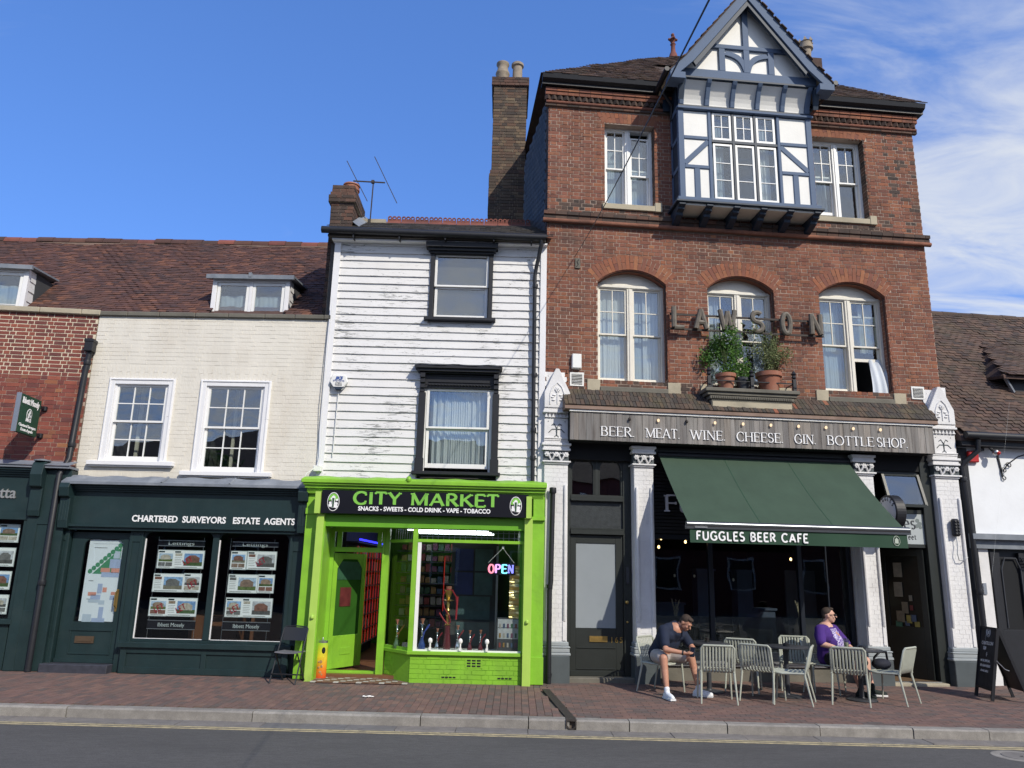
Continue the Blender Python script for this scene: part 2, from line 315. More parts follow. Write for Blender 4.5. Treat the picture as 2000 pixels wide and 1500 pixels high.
M['stone_dk'] = mat('weathered_dark_stone', (.15, .14, .115), .92, .2, 6, .4, 50, stain=(.06, .06, .05), stain_amt=.6, stain_scale=3)
M['glass'] = glass('window_glass', 1.62, extra=.12, wob=.12)
M['shopglass'] = glass('shop_window_glass', 1.5, wob=.06)
M['curtain'] = mat('white_net_curtain', (.72, .76, .80), .9, .05, 3, trans=.25)
M['curtain_blue'] = mat('pale_blue_lining', (.42, .50, .58), .9, .06, 3, trans=.2)
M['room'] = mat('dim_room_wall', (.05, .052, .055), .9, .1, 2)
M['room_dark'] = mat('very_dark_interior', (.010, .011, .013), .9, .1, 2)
M['timber'] = None
M['awning'] = mat('dark_green_awning_canvas', (.046, .080, .054), .85, .07, 1.5, .35, 5, streak=.12, trans=.12)
M['valance'] = mat('dark_green_valance', (.022, .062, .036), .8, .05, 2, trans=.1)
M['signblack'] = mat('black_sign_panel', (.006, .006, .010), .35, .05, 3)
M['lettergreen'] = mat('green_vinyl_lettering', (.20, .50, .07), .5, 0)
M['letterwhite'] = mat('white_vinyl_lettering', (.82, .82, .82), .5, 0)
M['chairpl'] = mat('pale_grey_green_plastic', (.40, .42, .355), .5, .06, 4)
M['tablemet'] = mat('anthracite_table_metal', (.045, .048, .055), .45, .08, 6)
M['terracotta'] = mat('terracotta', (.30, .12, .075), .85, .15, 8, .2, 50, stain=(.36, .26, .2), stain_amt=.4, stain_scale=6)
M['soil'] = mat('soil', (.03, .022, .016), .95, .3, 20)
M['leaf'] = mat('green_leaf', None, .6, .1, 4, ramp=[(.08, .19, .035), (.13, .27, .05), (.06, .14, .03), (.17, .32, .07)], trans=.35)
M['leaf_dry'] = mat('olive_dry_leaf', None, .7, .1, 4, ramp=[(.14, .20, .07), (.22, .24, .11), (.10, .15, .05), (.27, .26, .14)], trans=.2)
M['leaf_tree'] = mat('tree_leaf', None, .7, .1, 4, ramp=[(.04, .09, .02), (.06, .12, .03), (.03, .07, .018)], trans=.2)
M['bark'] = mat('bark', (.09, .07, .05), .95, .3, 12, .5, 30)
M['asphalt'] = mat('worn_asphalt', (.088, .086, .084), .9, .22, 26, .6, 160, stretch=(.35, 1.3, 1), stain=(.058, .057, .056), stain_amt=.8, stain_scale=.8, fine=.45)
M['kerb'] = mat('granite_kerb', None, .85, .18, 9, .4, 60, ramp=[(.27, .255, .23), (.235, .22, .20), (.30, .28, .25)], stain=(.12, .11, .10), stain_amt=.55, stain_scale=3, fine=.3)
M['channel'] = mat('channel_block', None, .85, .18, 9, .4, 60, ramp=[(.17, .16, .15), (.20, .18, .16), (.14, .14, .14)], stain=(.09, .085, .08), stain_amt=.5, stain_scale=3, fine=.25)
M['paver'] = mat('clay_paver', None, .85, .15, 7, .35, 60, ramp=[(.165, .098, .082), (.15, .095, .082), (.185, .11, .09), (.13, .092, .082), (.115, .09, .082), (.17, .10, .082), (.195, .12, .095), (.14, .088, .078), (.10, .086, .08)], stain=(.12, .09, .075), stain_amt=.6, stain_scale=1.1, fine=.2)
M['joint'] = mat('sand_joint', (.13, .105, .085), .95, .2, 6)
M['yellowline'] = mat('faded_yellow_road_paint', (.42, .36, .22), .8, .3, 14, stain=(.16, .15, .13), stain_amt=.85, stain_scale=9)
M['iron'] = mat('dark_iron', (.05, .042, .038), .7, .2, 15, .3, 80, metal=.3)
M['metal'] = mat('grey_metal', (.45, .46, .47), .35, .05, 5, metal=.9)
M['brass'] = mat('brass', (.62, .42, .14), .3, .1, 12, metal=.9)
M['terr_pot'] = mat('buff_chimney_pot', (.30, .25, .19), .85, .2, 6, .2, 30, stain=(.14, .12, .10), stain_amt=.5, stain_scale=5)
M['redplastic'] = mat('red_plastic', (.42, .02, .02), .4, .05)
M['whiteplastic'] = mat('white_plastic', (.75, .75, .72), .45, .03)
M['letterbronze'] = mat('weathered_bronze_letter', (.13, .112, .088), .6, .25, 14, .2, 40, stain=(.2, .19, .165), stain_amt=.5, stain_scale=8)
def em(name, c, s):
    m = bpy.data.materials.new(name); m.use_nodes = True; t = m.node_tree; t.nodes.clear()
    e = N(t, 'ShaderNodeEmission', inp={0: (*c, 1), 1: s}); o = N(t, 'ShaderNodeOutputMaterial'); t.links.new(e.outputs[0], o.inputs[0]); return m
M['led_white'] = em('white_led_tube', (.9, .97, 1.0), 6); M['led_blue'] = em('blue_led', (.03, .03, 1.0), 4); M['led_red'] = em('red_led_strip', (1, .06, .04), .35)
M['bulb'] = em('warm_bulb', (1, .62, .25), 6); M['bulbglow'] = em('fascia_bulb', (1, .75, .5), 1.3)
# weathered timber planks: tint per plank plus vertical grain
M['timber'] = mat('weathered_grey_timber', None, .9, .3, 3.0, .4, 30, ramp=[(.21, .20, .19), (.28, .265, .245), (.17, .16, .155), (.31, .29, .27), (.23, .205, .18), (.19, .185, .18), (.27, .24, .21)], stretch=(16, 16, 1.0), stain=(.05, .035, .028), stain_amt=.75, stain_scale=1.5)

M['canopy'] = mat('mossy_canopy_brick', None, .95, .2, 8, .5, 60, ramp=[(.062, .052, .045), (.048, .042, .038), (.075, .06, .048), (.09, .06, .045), (.04, .036, .033)], fine=.3, stain=(.14, .12, .05), stain_amt=.35, stain_scale=3)
# ---------------------------------------------------------------- generators
_unit = {}
def unit_mesh(name, m):
    k = (name, m.name)
    if k not in _unit:
        b = MB().box(-.5, .5, -.5, .5, -.5, .5); me = bpy.data.meshes.new(name); me.from_pydata(b.v, [], b.f); me.materials.append(m); _unit[k] = me
    return _unit[k]
def unit_obj(name, m, parent, c, u, v, n, a, b, h):
    o = bpy.data.objects.new(name, unit_mesh(name, m)); COL.objects.link(o); o.parent = parent
    u, v, n = Vector(u)*a, Vector(v)*b, Vector(n)*h
    o.matrix_basis = Matrix(((u.x, v.x, n.x, c[0]), (u.y, v.y, n.y, c[1]), (u.z, v.z, n.z, c[2]), (0, 0, 0, 1)))
    return o
def emit_pieces(items, name, m, parent, fr, indiv, mats=None, off=(0, 0, 0)):
    """items: (centre,u,v,n,a,b,h[,matkey]); the largest in view become objects, the rest one joined mesh"""
    sc = []
    for i, it in enumerate(items):
        c = it[0]; w = fr.w(c[0]+off[0], c[1]+off[1], c[2]+off[2]); x, y, d = proj(w)
        vis = -30 < x < 2030 and -30 < y < 1530
        sc.append((it[4]*max(it[5], it[6])/d**2 if vis else 0, i))
    sc.sort(reverse=True)
    big = {i for s, i in sc[:indiv] if s > 0}
    rest = {}
    for i, it in enumerate(items):
        mm = it[7] if len(it) > 7 else m
        if i in big: unit_obj(name, mm, parent, *it[:7])
        else:
            k = rest.setdefault(mm.name, (mm, MB()))[1]; k.tint = random.random()*.98+.01; k.obox(*it[:7])
    for k, (mm, b) in rest.items(): b.build(name+('_work' if name == 'brick' else '_field'), mm, parent, stuff=True)
def rect_hole(x0, x1, z0, z1): return lambda z: (x0, x1) if z0 < z < z1 else None
def arch_hole(x0, x1, z0, zs, rise, pad=0.0):
    h = (x1-x0)/2; R = (h*h+rise*rise)/(2*rise); xc = (x0+x1)/2; zc = zs+rise-R
    def f(z):
        if z < z0 or z > zs+rise+pad: return None
        if z <= zs: return (x0, x1) if not pad else (x0, x1)
        q = (R+pad)**2-(z-zc)**2
        if q <= 0: return None
        w = math.sqrt(q)
        if pad: w = min(w, (z-zc)*math.tan(math.asin(h/R))-.02)
        return (xc-w, xc+w)
    return f
def spans(x0, x1, z, holes):
    iv = [(x0, x1)]
    for h in holes:
        r = h(z)
        if r is None: continue
        nv = []
        for a, b in iv:
            if r[1] <= a or r[0] >= b: nv.append((a, b)); continue
            if r[0] > a+.005: nv.append((a, r[0]))
            if r[1] < b-.005: nv.append((r[1], b))
        iv = nv
    return iv
def brick_items(x0, x1, z0, z1, holes, m, org=(0, 0, 0), u=(1, 0, 0), n=(0, -1, 0), course=.075, bl=.225, joint=.010, proud=.006, jit=.003, depth=.04, odd=None, odd_p=0, bond='flemish'):
    org, u, n = Vector(org), Vector(u), Vector(n); up = Vector((0, 0, 1)); it = []
    nr = max(1, round((z1-z0)/course)); ch = (z1-z0)/nr
    for r in range(nr):
        zc = z0+(r+.5)*ch
        for a, b in spans(x0, x1, zc, holes):
            x = x0-bl*(.75 if r % 2 else 0)-random.random()*.02; k = r % 2
            if bond == 'english': x = x0-(bl*.25 if r % 2 else 0)
            while x < b:
                L = bl if k % 2 == 0 else bl*.5
                if bond == 'english': L = bl*.5 if r % 2 else bl
                xa, xb = max(x, a), min(x+L, b)
                if xb-xa > .035:
                    j = joint*random.uniform(.7, 1.3); w = xb-xa-(j if xb < b-.001 else 0); pr = proud+random.uniform(-jit, jit)
                    c = org+u*((xa+xa+w)/2)+up*(zc+random.uniform(-.0015, .0015))+n*(pr-depth/2)
                    ang = random.uniform(-.006, .006)
                    uu = (u*math.cos(ang)+up*math.sin(ang)); vv = u.cross(n)*(-1)
                    mm = odd if odd and random.random() < odd_p else m
                    it.append((c, uu, n, up, w, depth, (ch-joint)*random.uniform(.95, 1.03), mm))
                x += L; k += 1
    return it
def wall_back(root, name, m, x0, x1, z0, z1, holes, y=0.0, thick=.3, ch=.075):
    b = MB(); nr = max(1, round((z1-z0)/ch)); h = (z1-z0)/nr; run = {}
    for r in range(nr+1):
        cur = set(spans(x0, x1, z0+(r+.5)*h, holes)) if r < nr else set()
        cur = {(round(a, 4), round(c, 4)) for a, c in cur}
        for k in list(run):
            if k not in cur: b.box(k[0], k[1], y, y+thick, run.pop(k), z0+r*h)
        for k in cur:
            if k not in run: run[k] = z0+r*h
    return b.build(name, m, root)
def arch_ring(it, x0, x1, zs, rise, t, m, y=0.0, nb=None, proud=.008, radial=None):
    h = (x1-x0)/2; R = (h*h+rise*rise)/(2*rise); xc = (x0+x1)/2; zc = zs+rise-R
    a = math.asin(h/R); n = nb or int(2*a*(R+t/2)/.078); half = t/2
    for i in range(n):
        th = -a+(i+.5)*2*a/n; d = Vector((math.sin(th), 0, math.cos(th))); tg = Vector((math.cos(th), 0, -math.sin(th)))
        w0 = 2*a*(R+half)/n-.008
        parts = [(0, t)] if i % 2 else [(0, t*.5), (t*.5, t)]
        for p, q in parts:
            c = Vector((xc, y-proud+.03+random.uniform(-.002, .002), zc))+d*(R+(p+q)/2)
            it.append((c, tg, (0, -1, 0), d, w0*(R+(p+q)/2)/(R+half), .06, q-p-.008, m))
def flat_arch(it, x0, x1, z0, z1, m, splay=.12, n=14, y=0.0, proud=.008):
    xc = (x0+x1)/2
    for i in range(n):
        t = (i+.5)/n*2-1; bx = xc+t*(x1-x0)/2; tx = xc+t*((x1-x0)/2+splay)
        for p, q in ([(0, 1)] if i % 2 else [(0, .5), (.5, 1)]):
            a = Vector((bx+(tx-bx)*p, 0, z0+(z1-z0)*p)); b = Vector((bx+(tx-bx)*q, 0, z0+(z1-z0)*q)); d = (b-a); L = d.length; d.normalize()
            tg = Vector((d.z, 0, -d.x)); c = (a+b)/2; c.y = y-proud+.03
            it.append((c, tg, (0, -1, 0), d, (x1-x0+splay*(p+q))/n-.007, .06, L-.007, m))
def tile_items(org, u, s, W_, L_, m, clip=None, tw=.165, gauge=.1, sag=.012, rough=1.0, lift=.03):
    org, u, s = Vector(org), Vector(u).normalized(), Vector(s).normalized(); n = u.cross(s).normalized()
    if n.z < 0: n = -n
    it = []; R = int(L_/gauge)
    ph = random.random()*6
    for r in range(R):
        b = (r+.5)*gauge; off = (r % 2)*tw/2
        for k in range(int(W_/tw)+2):
            a = k*tw-off+random.uniform(-.008, .008)
            if a+tw/2 < 0 or a-tw/2 > W_: continue
            if clip and not clip(a, b): continue
            h = lift+sag*(math.sin(a*1.3+ph+b*.7)+.6*math.sin(a*3.1+b*2.3))+random.uniform(-.004, .004)*rough
            g = random.uniform(-.02, .02)*rough; t = rad(6)+random.uniform(-.02, .03)*rough
            uu = (u*math.cos(g)+n*math.sin(g)); ss = (s*math.cos(t)-n*math.sin(t)); nn = uu.cross(ss).normalized()
            c = org+u*a+s*(b+random.uniform(-.006, .006)*rough)+n*h
            it.append((c, uu, ss, nn, tw-.006, gauge*1.5, .014, m))
    return it
def glazed(mb, panes, x0, x1, z0, z1, y, t, cols, rows, st, bar, bot=None, top=None):
    bot = st if bot is None else bot; top = st if top is None else top
    mb.box(x0, x0+st, y, y+t, z0, z1); mb.box(x1-st, x1, y, y+t, z0, z1)
    mb.box(x0+st, x1-st, y+.001, y+t, z0, z0+bot); mb.box(x0+st, x1-st, y+.001, y+t, z1-top, z1)
    a, b, c, d = x0+st, x1-st, z0+bot, z1-top
    for i in range(1, cols):
        x = a+(b-a)*i/cols; mb.box(x-bar/2, x+bar/2, y+.006, y+t-.006, c, d)
    for j in range(1, rows):
        z = c+(d-c)*j/rows; mb.box(a, b, y+.008, y+t-.008, z-bar/2, z+bar/2)
    for i in range(cols):
        for j in range(rows):
            panes.append((a+(b-a)*i/cols, a+(b-a)*(i+1)/cols, c+(d-c)*j/rows, c+(d-c)*(j+1)/rows, y+t/2))
def put_panes(panes, parent, m, t=.004, name='pane'):
    for x0, x1, z0, z1, y in panes:
        g = random.uniform(-.006, .006); g2 = random.uniform(-.006, .006)
        u = Vector((1, g, 0)).normalized(); v = Vector((0, g2, 1)).normalized(); n = u.cross(v).normalized()
        unit_obj(name, m, parent, ((x0+x1)/2, y, (z0+z1)/2), u, n, v, x1-x0, t, z1-z0)
def interior(parent, x0, x1, z0, z1, y0, y1, m, name='interior', floor=True):
    b = MB(); t = .03
    b.box(x0, x1, y1, y1+t, z0, z1); b.box(x0-t, x0, y0, y1+t, z0, z1); b.box(x1, x1+t, y0, y1+t, z0, z1)
    b.box(x0-t, x1+t, y0, y1+t, z1, z1+t); b.box(x0-t, x1+t, y0, y1+t, z0-t, z0)
    return b.build(name, m, parent)
def curtain(parent, x0, x1, z0, z1, y, m, folds=6, amp=.03, lean=0.0, name='curtain', pinch=0.0):
    ph = random.random()*6
    def P(u, v):
        w = 1-pinch*(1-v)*u
        x = x0+(x1-x0)*u*w+lean*(1-v)
        return (x, y+amp*(.6+.5*math.sin(u*7+ph*2))*math.sin(u*folds*6.283+ph+1.1*math.sin(u*6+ph)+.7*math.sin(v*3+u*4))+.35*amp*math.sin(u*folds*2.7*6.283+1+v*2), z0+(z1-z0)*v)
    return MB().sheet(P, max(24, folds*10), 6, .003).build(name, m, parent, smooth=True)
def pipe(parent, pts, r, m, collars=(), name='drainpipe'):
    b = MB().tube(pts, r, 12)
    for z0, x, y in collars: b.lathe([(r+.012, -.04), (r+.014, -.03), (r+.014, .03), (r+.012, .04)], (x, y, z0), 12)
    return b.build(name, m, parent, smooth=True)
# ---- stroke lettering --------------------------------------------------------
def arc(cx, cy, rx, ry, a0, a1, n=12): return [(cx+rx*math.cos(rad(a0+(a1-a0)*i/n)), cy+ry*math.sin(rad(a0+(a1-a0)*i/n))) for i in range(n+1)]
GL = {  # width, strokes, serif feet (x,y,dir) ; unit cap height
 'A': (.78, [[(.06, 0), (.39, 1)], [(.39, 1), (.72, 0)], [(.18, .33), (.60, .33)]], [(.06, 0), (.72, 0)]),
 'B': (.62, [[(.1, 0), (.1, 1)], [(.1, 1), (.30, 1)]+arc(.30, .76, .22, .24, 90, -90), [(.1, .52), (.30, .52)], [(.30, .52)]+arc(.31, .26, .26, .26, 90, -90)+[(.1, 0)]], [(.02, 0, 1), (.02, 1, 1)]),
 'C': (.72, [arc(.42, .5, .36, .5, 48, 312, 18)], []),
 'D': (.74, [[(.1, 0), (.1, 1)], [(.1, 1), (.30, 1)]+arc(.30, .5, .38, .5, 90, -90, 16)+[(.1, 0)]], []),
 'E': (.58, [[(.1, 0), (.1, 1)], [(.1, 1), (.54, 1)], [(.1, .52), (.46, .52)], [(.1, 0), (.56, 0)]], []),
 'F': (.54, [[(.1, 0), (.1, 1)], [(.1, 1), (.52, 1)], [(.1, .52), (.44, .52)]], [(.1, 0)]),
 'G': (.78, [arc(.42, .5, .36, .5, 48, 330, 18), [(.46, .46), (.74, .46)], [(.70, .46), (.70, .12)]], []),
 'H': (.76, [[(.1, 0), (.1, 1)], [(.66, 0), (.66, 1)], [(.1, .52), (.66, .52)]], [(.1, 0), (.1, 1), (.66, 0), (.66, 1)]),
 'I': (.26, [[(.13, 0), (.13, 1)]], [(.13, 0), (.13, 1)]),
 'K': (.70, [[(.1, 0), (.1, 1)], [(.1, .4), (.60, 1)], [(.26, .58), (.66, 0)]], [(.1, 0), (.1, 1), (.62, 1), (.66, 0)]),
 'L': (.56, [[(.1, 0), (.1, 1)], [(.1, 0), (.54, 0)]], [(.1, 1)]),
 'M': (.92, [[(.1, 0), (.1, 1)], [(.1, 1), (.46, .05)], [(.46, .05), (.82, 1)], [(.82, 1), (.82, 0)]], [(.1, 0), (.82, 0), (.06, 1), (.86, 1)]),
 'N': (.78, [[(.1, 0), (.1, 1)], [(.1, 1), (.68, 0)], [(.68, 0), (.68, 1)]], [(.1, 0), (.1, 1), (.68, 1)]),
 'O': (.82, [arc(.41, .5, .36, .5, 0, 360, 26)], []),
 'P': (.58, [[(.1, 0), (.1, 1)], [(.1, 1), (.28, 1)]+arc(.28, .74, .26, .26, 90, -90)+[(.1, .48)]], [(.1, 0)]),
 'R': (.66, [[(.1, 0), (.1, 1)], [(.1, 1), (.28, 1)]+arc(.28, .75, .25, .25, 90, -90)+[(.1, .5)], [(.30, .5), (.62, 0)]], [(.1, 0), (.62, 0)]),
 'S': (.56, [arc(.29, .75, .21, .25, 40, 270, 12)+arc(.28, .25, .23, .25, 90, -140, 12)], []),
 'T': (.62, [[(.31, 0), (.31, 1)], [(.03, 1), (.59, 1)]], [(.31, 0)]),
 'U': (.74, [[(.1, 1), (.1, .34)]+arc(.37, .34, .27, .34, 180, 360, 12)+[(.64, 1)]], [(.1, 1), (.64, 1)]),
 'V': (.74, [[(.05, 1), (.37, 0)], [(.37, 0), (.69, 1)]], [(.05, 1), (.69, 1)]),
 'W': (1.06, [[(.05, 1), (.30, 0)], [(.30, 0), (.53, .92)], [(.53, .92), (.76, 0)], [(.76, 0), (1.01, 1)]], [(.05, 1), (1.01, 1), (.53, .95)]),
 'X': (.70, [[(.06, 0), (.62, 1)], [(.06, 1), (.64, 0)]], [(.06, 0), (.62, 1), (.06, 1), (.64, 0)]),
 'Y': (.68, [[(.05, 1), (.34, .46)], [(.63, 1), (.34, .46)], [(.34, .46), (.34, 0)]], [(.05, 1), (.63, 1), (.34, 0)]),
 '.': (.22, [[(.08, .0), (.08, .07)]], []), '-': (.40, [[(.06, .40), (.34, .40)]], []), ' ': (.36, [], []),
 'u': (.62, [[(.1, .66), (.1, .2)]+arc(.28, .2, .18, .2, 180, 300, 8)+[(.5, .2)], [(.5, 0), (.5, .66)]], [(.06, .66), (.46, .66), (.54, 0)]),
 'g': (.56, [arc(.25, .46, .17, .2, 0, 360, 16), [(.14, .28), (.12, .14), (.30, .10), (.42, .08)]+arc(.28, -.08, .19, .14, 40, -200, 12), [(.36, .60), (.50, .66)]], []),
 'l': (.28, [[(.13, 0), (.13, 1.05)]], [(.13, 0), (.10, 1.05)]),
 'e': (.54, [[(.08, .36), (.46, .36)]+arc(.27, .33, .19, .33, 10, 310, 18)], []),
 's': (.44, [arc(.22, .49, .14, .16, 40, 270, 8)+arc(.22, .17, .16, .17, 90, -140, 8)], []),
 't': (.38, [[(.16, .86), (.16, .12), (.22, .02), (.34, .03)], [(.04, .64), (.34, .64)]], []),
 'r': (.42, [[(.12, 0), (.12, .66)], [(.12, .44), (.22, .62), (.36, .64)]], [(.12, 0), (.08, .66)]),
 'a': (.52, [arc(.24, .46, .17, .19, 130, 10, 8)+[(.42, .04)], arc(.24, .19, .16, .19, 60, 330, 12)], []),
}
def stroke_text(mb, s, org, u, h, thick=.13, thin=.05, serif=.16, d=.012, gap=.08, width=None, nib=True, n=(0, -1, 0), up=(0, 0, 1), serif_t=None):
    org, u, n, up = Vector(org), Vector(u).normalized(), Vector(n).normalized(), Vector(up).normalized()
    tot = sum(GL[c][0]+gap for c in s)-gap; kx = (width/h/tot) if width else 1.0; x = 0; k = 0
    serif_t = thin if serif_t is None else serif_t
    def P(a, b, dd): return org+u*((x+a)*kx*h)+up*(b*h)+n*dd
    for c in s:
        w, st, sf = GL[c]
        for S in st:
            for i in range(len(S)-1):
                a, b = Vector((S[i][0]*kx, S[i][1])), Vector((S[i+1][0]*kx, S[i+1][1])); t = (b-a)
                if t.length < 1e-5: continue
                L = t.length; t.normalize(); nm = Vector((-t.y, t.x))
                if nib:
                    vert = abs(t.y); sl = t.x*t.y
                    wt = thin+(thick-thin)*max(0, vert)*(1.0 if sl <= .05 else .45 if abs(t.x) > .2 and len(S) == 2 else 1.0)
                    if c in 'NM' and abs(t.x) < .02 and len(S) == 2: wt = thin*1.3 if (c == 'N' or S[0][0] < .2) else thick
                else: wt = thick
                e = 0 if len(S) == 2 else .012
                a2, b2 = a-t*e, b+t*e; k += 1; dd = d+(k % 7)*.0004
                q = [a2-nm*wt/2, b2-nm*wt/2, b2+nm*wt/2, a2+nm*wt/2]
                f = lambda p, D: org+u*((x*kx+p.x)*h)+up*(p.y*h)+n*D
                vs = [f(q[0], dd), f(q[1], dd), f(q[3], dd), f(q[2], dd), f(q[0], 0), f(q[1], 0), f(q[3], 0), f(q[2], 0)]
                mb.hexa(vs)
        if serif:
            ends = [(q[0], q[1]) for q in sf]
            if c in 'BDE': ends = [(.1, 0), (.1, 1)]
            if c == 'L': ends = [(.1, 1), (.1, 0)]
            if c == 'F': ends = [(.1, 0), (.1, 1)]
            if c in 'PR': ends = ends+[(.1, 1)]
            for (a, b) in ends:
                k += 1; dd = d+(k % 5)*.0005+.003; bb = b-serif_t/2 if b > .5 else b+serif_t/2
                ce = org+u*((x+a)*kx*h)+up*(bb*h)+n*(dd/2); mb.obox(ce, u, up, n, serif*2*h, serif_t*h, dd)
            vt = {'E': [(.54, 1, -1), (.56, 0, 1), (.46, .52, 0)], 'F': [(.52, 1, -1), (.44, .52, 0)], 'L': [(.54, 0, 1)], 'T': [(.03, 1, -1), (.59, 1, -1)], 'C': [(.66, .87, -1), (.66, .13, 1)], 'G': [(.66, .87, -1)], 'S': [(.45, .91, -1), (.10, .09, 1)]}.get(c, [])
            for a, b, s_ in vt:
                k += 1; dd = d+(k % 5)*.0005+.0035; L = serif*1.15*h
                ce = org+u*((x+a)*kx*h)+up*(b*h+s_*L/2)+n*(dd/2); mb.obox(ce, u, up, n, thin*h*1.1, L*(1 if s_ else .8), dd)
        x += w+gap
    return mb
# ================================================================ ground
ZK = -0.055                                     # kerb top, pavement falls to it
kl, kr = ground(0, 1373, ZK), ground(2000, 1424, ZK)
ky = math.degrees(math.atan2(kr[1]-kl[1], kr[0]-kl[0]))
FK = Frame(kl[0], kl[1], ky)                    # back edge of the kerb
def pave_z(y): return ZK + min(max(y, 0), 3.2)*0.019
KW, KF = 0.17, 0.125                            # kerb width and upstand
ROADZ = ZK-KF
root = MB().box(-150, 150, -.42, -0.32, ROADZ-.3, ROADZ-.012)
road = MB().box(-300, 300, -420, -KW-.30, ROADZ-.3, ROADZ).build('road', M['asphalt']); road.location = Vector(FK.w(0, 0, 0)); road.rotation_euler = (0, 0, FK.a); tag(road, kind='structure')
FK0 = FK
def in_fk(o, kind=None):
    o.location = Vector(FK.w(0, 0, 0)); o.rotation_euler = (0, 0, FK.a)
    if kind: o['kind'] = kind
    return o
earth = in_fk(MB().box(-300, 300, -.9, 420, -.9, ROADZ-.02).build('ground', M['joint']), 'structure')
def slab(x0, x1):
    return MB().hexa([(x0, 0, -.3), (x1, 0, -.3), (x0, 6, -.3), (x1, 6, -.3), (x0, 0, pave_z(0)-.010), (x1, 0, pave_z(0)-.010), (x0, 6, pave_z(3.2)-.010), (x1, 6, pave_z(3.2)-.010)])
pavement = in_fk(slab(-40, 45).build('pavement', M['joint']), 'structure')
# drain channel line
dc0, dc1 = FK.loc(ground(1066, 1346, -.01)), FK.loc(ground(1113, 1400, ZK))
DCX = dc1[0]
def dchan(y): t = y/dc0[1]; return DCX+(dc0[0]-DCX)*t
items = []; slope = math.atan(.019)
vS = Vector((0, math.cos(slope), math.sin(slope))); nS = Vector((0, -math.sin(slope), math.cos(slope)))
def facade_y(wx, wy):                           # is the world point in front of the facades
    for F, a, b, off in ((FR, 0, RW+.2, .15), (FX, -.2, 30, .4), (FC, -CW, 0, .45), (FD, -DW, 0, .2), (FA, -30, 0, .2)):
        l = F.loc((wx, wy, 0))
        if a <= l[0] <= b: return l[1] < .35
    return True
def add_pv(cx, cy, a, b, rot):
    if cy < .04 or cy > 3.9: return
    w = FK.w(cx, cy)
    if not facade_y(w[0], w[1]): return
    if cy < dc0[1]:
        lim = dchan(cy)+(.064 if cx > dchan(cy) or not rot else -.064)
        if rot and abs(cx-dchan(cy)) < .10: return
        if not rot:
            if cx+a/2 < lim+.03: return
            if cx-a/2 < lim: x1_ = cx+a/2; a = x1_-lim; cx = (x1_+lim)/2
    u = Vector((math.cos(rot), math.sin(rot)*math.cos(slope), math.sin(rot)*math.sin(slope))); v = nS.cross(u)
    g = random.uniform(-.004, .004); nn = (nS+u*g+v*random.uniform(-.004, .004)).normalized(); vv = nn.cross(u).normalized()
    items.append((Vector((cx, cy, pave_z(cy)-.03+random.uniform(-.0012, .0012))), u, vv, nn, a-.006, b-.006, .06, M['paver']))
x = -3.0
while x < 15.5:                                 # running bond, courses square to the kerb; a different lay right of the drain
    y = .0; k = int(round(x/.1))
    if x < DCX+.9:
        yy = .02-(.1 if k % 2 else 0)-random.random()*.01
        while yy < 4.1: add_pv(x+.05, yy+.1, .2, .1, math.pi/2); yy += .2
    x += .1
for r in range(40):
    yy = .02+r*.1+.05; xx = DCX-.6+(.1 if r % 2 else 0)
    while xx < 15.5:
        if xx+.2 > dchan(yy)+.09: add_pv(xx+.1, yy, .2, .1, 0)
        xx += .2
items = [i for i in items if not (i[1].y > .5 and i[0].x > dchan(i[0].y)+.02)]
class FOff:                                     # frame adapter
    pass
emit_pieces(items, 'paver', M['paver'], pavement, FK, 300)
# kerb stones
kerb = in_fk(MB().box(-40, 45, -.14, -.02, ROADZ-.2, ZK-.02).build('kerb', M['joint']), 'structure')
kx = [FK.loc(ground(*p, ZK))[0] for p in ((135, 1380), (818, 1404), (1033, 1410), (1115, 1412), (1127, 1412), (1236, 1418), (1434, 1424), (1627, 1432), (1825, 1440), (1975, 1442))]
xs = [-7.5, -5.9, -4.5, -3.1, -1.6]+[]
xs = [kx[0]-k*1.35 for k in range(6, 0, -1)]+[kx[0], (kx[0]+kx[1])/2+.12]+kx[1:]+[kx[-1]+k*1.3 for k in range(1, 6)]
def bev_block(name, m, parent, x0, x1, y0, y1, z0, z1, bev=.012, tint=0):
    b = MB(); b.tint = tint or random.random(); j = lambda s=.004: random.uniform(-s, s)
    p = [(y0+j(), z0), (y1, z0), (y1, z1+j(.003)), (y0+bev*1.8+j(), z1+j(.003)), (y0+j(), z1-bev*1.6)]
    n = 7; vs = []; prof = []
    for i in range(n+1):
        X = x0+(x1-x0)*i/n
        vs += [(X, a+(j(.003) if 0 < i < n else 0), c+(j(.002) if 0 < i < n else 0)) for a, c in p]
    fs = [tuple(range(4, -1, -1)), tuple(range(5*n, 5*n+5))]+[(5*i+k, 5*i+(k+1) % 5, 5*(i+1)+(k+1) % 5, 5*(i+1)+k) for i in range(n) for k in range(5)]
    b._add(vs, fs); return b.build(name, m, parent)
for a, b_ in zip(xs, xs[1:]):
    if b_-a < .14: continue                       # the drain outlet sits here
    o = bev_block('kerb_stone', M['kerb'], kerb, a+.006, b_-.006, -KW-random.uniform(0, .012), 0, ROADZ-.1, ZK+.003)
chan = in_fk(MB().box(-40, 45, -KW-.30, -KW+.02, ROADZ-.2, ROADZ-.02).build('gutter', M['joint']), 'structure')
X = -9.0
while X < 16:
    w = random.choice([.62, .9, .75, 1.05]); bev_block('channel_block', M['channel'], chan, X+.004, X+w-.004, -KW-.30, -KW-.001, ROADZ-.1, ROADZ+.006+random.uniform(0, .004), .004); X += w
